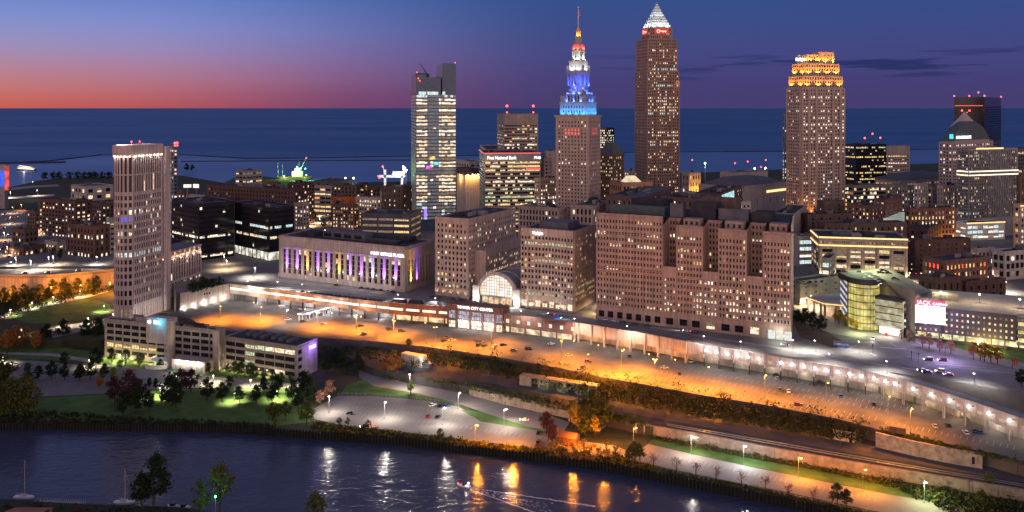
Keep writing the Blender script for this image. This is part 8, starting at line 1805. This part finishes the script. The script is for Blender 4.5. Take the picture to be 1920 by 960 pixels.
for k in (0, 1.4): mb = MB(); mb.tube(p + Vector((k, 0, 0)), p + Vector((k, 0, 5)), .06); mb.box(p.x + k + .1, p.x + k + .9, p.y - .03, p.y + .03, p.z + 1.2, p.z + 4.8, 1); mb.build('banner', [M['steel'], mat('red_cloth%d' % int(k), (.5, .04, .03), .8)], t)

# ================================================================== boats
t = thing('motor_boat', 'small motor boat with lit deck heading left on the river', 'boat', W(870, 913, WL)); p = W(870, 913, WL); a = R(152); ux, uy = Vector((math.cos(a), math.sin(a), 0)), Vector((-math.sin(a), math.cos(a), 0))
def bp_(x, y, z): return p + ux * x + uy * y + Vector((0, 0, z))
hl = [(-2.8, -.9), (1, -1.0), (2.6, -.5), (3.3, 0), (2.6, .5), (1, 1.0), (-2.8, .9)]
mb = MB(); mb.prism([bp_(x * .93, y * .8, 0) for x, y in hl], WL - .2, WL + .75, pts2=[bp_(x, y, 0) for x, y in hl]); mb.build('hull', M['hull'], t)
mb = MB(); mb.prism([bp_(x, y, 0) for x, y in ((-.6, -.7), (.9, -.6), (.9, .6), (-.6, .7))], WL + .75, WL + 1.6, pts2=[bp_(x, y, 0) for x, y in ((-.5, -.6), (.3, -.5), (.3, .5), (-.5, .6))]); mb.build('windscreen', M['carglass'], t)
beacon(t, bp_(-2.2, 0, 2.0), 'cool', .3, h=1.2, name='stern_light'); beacon(t, bp_(3, 0, 1.1), 'red', .22, name='bow_light'); light('boat_light', bp_(-1, 0, 2.5), (1, .8, .8), 120, t)
foam = mat('wake_foam', (.8, .8, .82), .5, .4, 1.2)
mb = MB(); rg = random.Random(5)
for s in (-1, 1):
    for k in range(52):
        x = -3.2 - k * 1.0; y = s * (.7 + k * .17) + rg.gauss(0, .14); w = .16 + .016 * k
        mb.poly([bp_(x, y - w * rg.uniform(.4, 1.), .03), bp_(x - 1.5, y + s * .26 - w * .5, .03), bp_(x - 1.3, y + s * .3 + w * rg.uniform(.3, .8), .03), bp_(x + .1, y + w * .6, .03)])
for k in range(170):
    x = -3 - rg.random() ** 1.3 * 40; y = rg.gauss(0, .5 + .05 * -x); r = rg.uniform(.12, .5); mb.poly([bp_(x - r * 2, y, .025), bp_(x, y - r * .3, .025), bp_(x + r * 2, y + .1, .025), bp_(x, y + r * .35, .025)])
tag(mb.build('wake', foam), 'pale foamy wake trailing right behind the motor boat', 'wake', kind='stuff')
def sailboat(x, ym, yb, label):
    Y = W(x, yb, WL).y; p = W(x, yb, WL); t = thing('sailing_boat', label, 'boat', p, 'sailing boats moored at the near bank'); mb = MB(); hl = [(-4, -1), (-1, -1.4), (2, -1.1), (4.4, 0), (2, 1.1), (-1, 1.4), (-4, 1)]
    mb.prism([p + Vector((a * .92, b * .8, 0)) for a, b in hl], WL - .2, WL + .9, pts2=[p + Vector((a, b, 0)) for a, b in hl]); mb.build('hull', M['hull'], t)
    mb = MB(); mb.box(p.x - 1.5, p.x + 1.2, p.y - .7, p.y + .7, WL + .9, WL + 1.5); mb.build('cabin', M['pale'], t); mb = MB(); top = ZA(ym, Y); mb.tube(p + Vector((.3, 0, .9)), Vector((p.x + .3, p.y, top)), .1, .07, 6); mb.tube(p + Vector((.3, 0, 2)), p + Vector((-3, 0, 2)), .07, .06, 5); mb.build('mast', M['pale'], t)
    mb = MB(); mb.tube(Vector((p.x + .3, p.y, top - .4)), p + Vector((4.2, 0, 1)), .03, .03, 4); mb.tube(Vector((p.x + .3, p.y, top - .4)), p + Vector((-3.8, 0, 1)), .03, .03, 4); mb.build('rigging', M['steel'], t)
sailboat(45, 862, 934, 'sailing boat with a tall mast at the near bank, nearest the left edge'); sailboat(233, 878, 944, 'sailing boat with mast and stays beside the dark near-bank tree')
for i, (x, y) in enumerate(((325, 951), (345, 953))):
    p = W(x, y, WL); t = thing('moored_boat', 'small white moored motor boat right of the dark near-bank tree, %s of two' % ORD[i], 'boat', p, 'moored motor boats'); mb = MB(); hl = [(-2.5, -.9), (1, -1), (2.8, 0), (1, 1), (-2.5, .9)]; mb.prism([p + Vector((a * .9, b * .8, 0)) for a, b in hl], WL - .2, WL + .8, pts2=[p + Vector((a, b, 0)) for a, b in hl]); mb.build('hull', M['hull'], t); mb = MB(); mb.box(p.x - 1.2, p.x + .8, p.y - .7, p.y + .7, WL + .8, WL + 1.7); mb.build('cabin', M['carglass'], t)
t = thing('riverside_house', 'orange-brown roof corner on the near bank at the bottom left', 'house', W(50, 955, GZ)); a = W(30, 952, GZ + 3); mb = MB(); mb.box(a.x, a.x + 14, a.y - 12, a.y, GZ, GZ + 3); mb.build('wall', M['brick2'], t); mb = MB(); mb.poly([(a.x - .5, a.y + .5, GZ + 2.9), (a.x + 14.5, a.y + .5, GZ + 2.9), (a.x + 14.5, a.y - 6, GZ + 4.6), (a.x - .5, a.y - 6, GZ + 4.6)]); mb.poly([(a.x - .5, a.y - 12.5, GZ + 2.9), (a.x + 14.5, a.y - 12.5, GZ + 2.9), (a.x + 14.5, a.y - 6, GZ + 4.6), (a.x - .5, a.y - 6, GZ + 4.6)]); mb.build('roof', mat('clay_roof', (.32, .13, .07), .8), t)
t = thing('dock', 'pale wooden dock with a row of short posts at the near bank', 'dock', W(75, 941, WL)); mb = MB(); a, b = W(72, 940, WL), W(160, 944, WL); mb.obox(a + Vector((0, 0, .5)), b - a, (0, -1.6, 0), (0, 0, .2)); mb.build('deck', M['conc'], t); mb = MB()
for k in range(26): q = a.lerp(b, k / 25); mb.tube(q - Vector((0, 0, .5)), q + Vector((0, 0, 1.5)), .1, .1, 5)
mb.build('posts', M['pale'], t)
t = thing('navigation_light', 'green navigation light on a post between two near-bank trees', 'light', W(404, 975, GZ)); p = W(404, 975, GZ); top = Vector((p.x, p.y, ZA(931, p.y))); mb = MB(); mb.tube(p, top, .1, .08, 6); mb.build('post', M['steel'], t); mb = MB(); mb.ball(top, .38); mb.build('lamp', E['green'], t); light('green_light', top + Vector((0, -.8, .2)), (.1, 1, .5), 500, t)
# excursion boat on the lake, ships in the harbour
p = W(50, 320, WL); t = thing('excursion_boat', 'excursion boat outlined in lights on the lake at the left', 'ship', p); mb = MB(); mb.box(p.x - 22, p.x + 22, p.y - 5, p.y + 5, WL - .5, WL + 4); mb.build('hull', M['metal'], t)
mb = MB(); mb.box(p.x - 19, p.x + 18, p.y - 4.5, p.y + 4.5, WL + 4, WL + 7); mb.box(p.x - 15, p.x + 12, p.y - 4, p.y + 4, WL + 7.2, WL + 10); mb.build('cabin', emat('lit_boat_cabin', (1, .8, .85), .5, .8, .3), t)
for z, x0, x1, d in ((4, -21, 21, 0), (7.1, -19, 18, 1), (10.4, -16, 12, 2)): mb = MB(); mb.tube((p.x + x0, p.y - 5, WL + z + 3), (p.x + x1, p.y - 5, WL + z - 1), .6, .6, 5); mb.build('light_string', E['strip'], t)
light('boat_light', p + Vector((0, -12, 6)), (1, .85, .8), 2500, t)
p = W(552, 338, WL); t = thing('cargo_ship', 'cargo ship washed in green floodlight with lit crane masts', 'ship', p); mb = MB(); mb.prism([p + Vector(q) for q in ((-34, -6, 0), (24, -8, 0), (36, 2, 0), (24, 8, 0), (-34, 6, 0))], WL - .5, WL + 8, pts2=[p + Vector(q) for q in ((-36, -7, 0), (26, -9, 0), (42, 2, 0), (26, 9, 0), (-36, 7, 0))]); mb.build('hull', M['rust'], t)
mb = MB(); mb.box(p.x - 4, p.x + 18, p.y - 6, p.y + 6, WL + 8, WL + 20); mb.box(p.x + 2, p.x + 14, p.y - 5, p.y + 5, WL + 20, WL + 27); mb.build('deckhouse', M['pale'], t); mb = MB()
for x, h in ((-36, 40), (-26, 36), (10, 44)): mb.tube((p.x + x, p.y, WL + 8), (p.x + x, p.y, WL + h), .6, .4, 6)
mb.tube((p.x + 14, p.y, WL + 26), (p.x + 26, p.y, WL + 48), .9, .5, 6); mb.build('mast', M['steel'], t)
for x, y, z in ((8, -9, 30), (16, -9, 27), (26, -9, 26), (0, -9, 17), (28, -9, 12), (-20, -9, 10)): light('green_flood', p + Vector((x, y - 5, z)), (.35, 1, .25), 9000, t); beacon(t, p + Vector((x, y, z)), 'green', 1.5, name='floodlight')
beacon(t, p + Vector((26, 0, 49)), 'red', 1.4)
for i, (x, y, lab) in enumerate(((648, 334, 'left bluish-white pair of dock floodlights beyond the brown lofts'), (663, 334, 'right bluish-white dock floodlight beyond the brown lofts'), (756, 312, 'dock floodlight beside the glass tower, upper left of three'), (759, 315, 'dock floodlight beside the glass tower, middle of three'), (762, 319, 'dock floodlight beside the glass tower, lower right of three'), (1620, 318, 'distant white airfield light right of the auditorium'), (1896, 318, 'distant white lakefront light near the right edge'), (1415, 316, 'distant white airfield light, left of the amber tower'), (1435, 315, 'distant white airfield light nearest the amber tower'), (1322, 306, 'tiny white lakeside light behind the stage house'))):
    Y = 1560.; q = Vector((XA(x, Y), Y, ZA(y, Y))); t = thing('dock_floodlight', lab, 'floodlight', (q.x, q.y, GZ), 'lakefront floodlights'); mb = MB(); mb.tube((q.x, q.y, GZ), q, .35, .25, 6); mb.build('mast', M['steel'], t); mb = MB(); mb.ball(q, 1.5); mb.build('lamp', E['cool'], t); light('flood', q + Vector((0, -4, -2)), (.85, .88, 1), 16000, t, radius=1)
p = Vector((XA(738, 1600), 1600, WL)); t = thing('lift_bridge', 'white lit dock crane with red lamps, left of the glass tower', 'crane', p); mb = MB()
for x in (-16, 16): mb.box(p.x + x - 2, p.x + x + 2, p.y - 2, p.y + 2, WL, ZA(318 if x < 0 else 330, 1600))
mb.box(p.x - 26, p.x + 22, p.y - 2, p.y + 2, ZA(333, 1600), ZA(328, 1600)); mb.tube((p.x - 16, p.y, ZA(330, 1600)), (p.x - 20, p.y, ZA(313, 1600)), 1, .6, 6); mb.box(p.x - 2, p.x + 20, p.y - 4, p.y + 4, ZA(330, 1600), ZA(321, 1600)); mb.build('frame', M['white'], t)
for x, z in ((-20, 312), (-28, 330), (-26, 333)): beacon(t, Vector((p.x + x, p.y - 3, ZA(z, 1600))), 'red', 1.6)
light('crane_light', p + Vector((0, -22, 26)), (.9, .95, 1), 1600, t); light('crane_light', p + Vector((20, -22, 16)), (.9, .95, 1), 1100, t)
for i, (x, y) in enumerate(((1298, 300), (1378, 306), (1402, 303), (1436, 300), (1427, 313))):
    Y = 1650.; q = Vector((XA(x, Y), Y, ZA(y, Y))); t = thing('aviation_light', 'red warning light on a thin mast beyond the auditorium, %s from the left' % ORD[i], 'warning light', (q.x, q.y, GZ), 'red warning lights at the lake'); mb = MB(); mb.tube((q.x, q.y, GZ), q, .3, .2, 5); mb.build('mast', M['metal'], t); mb = MB(); mb.ball(q, 1.4); mb.build('lamp', E['red'], t)
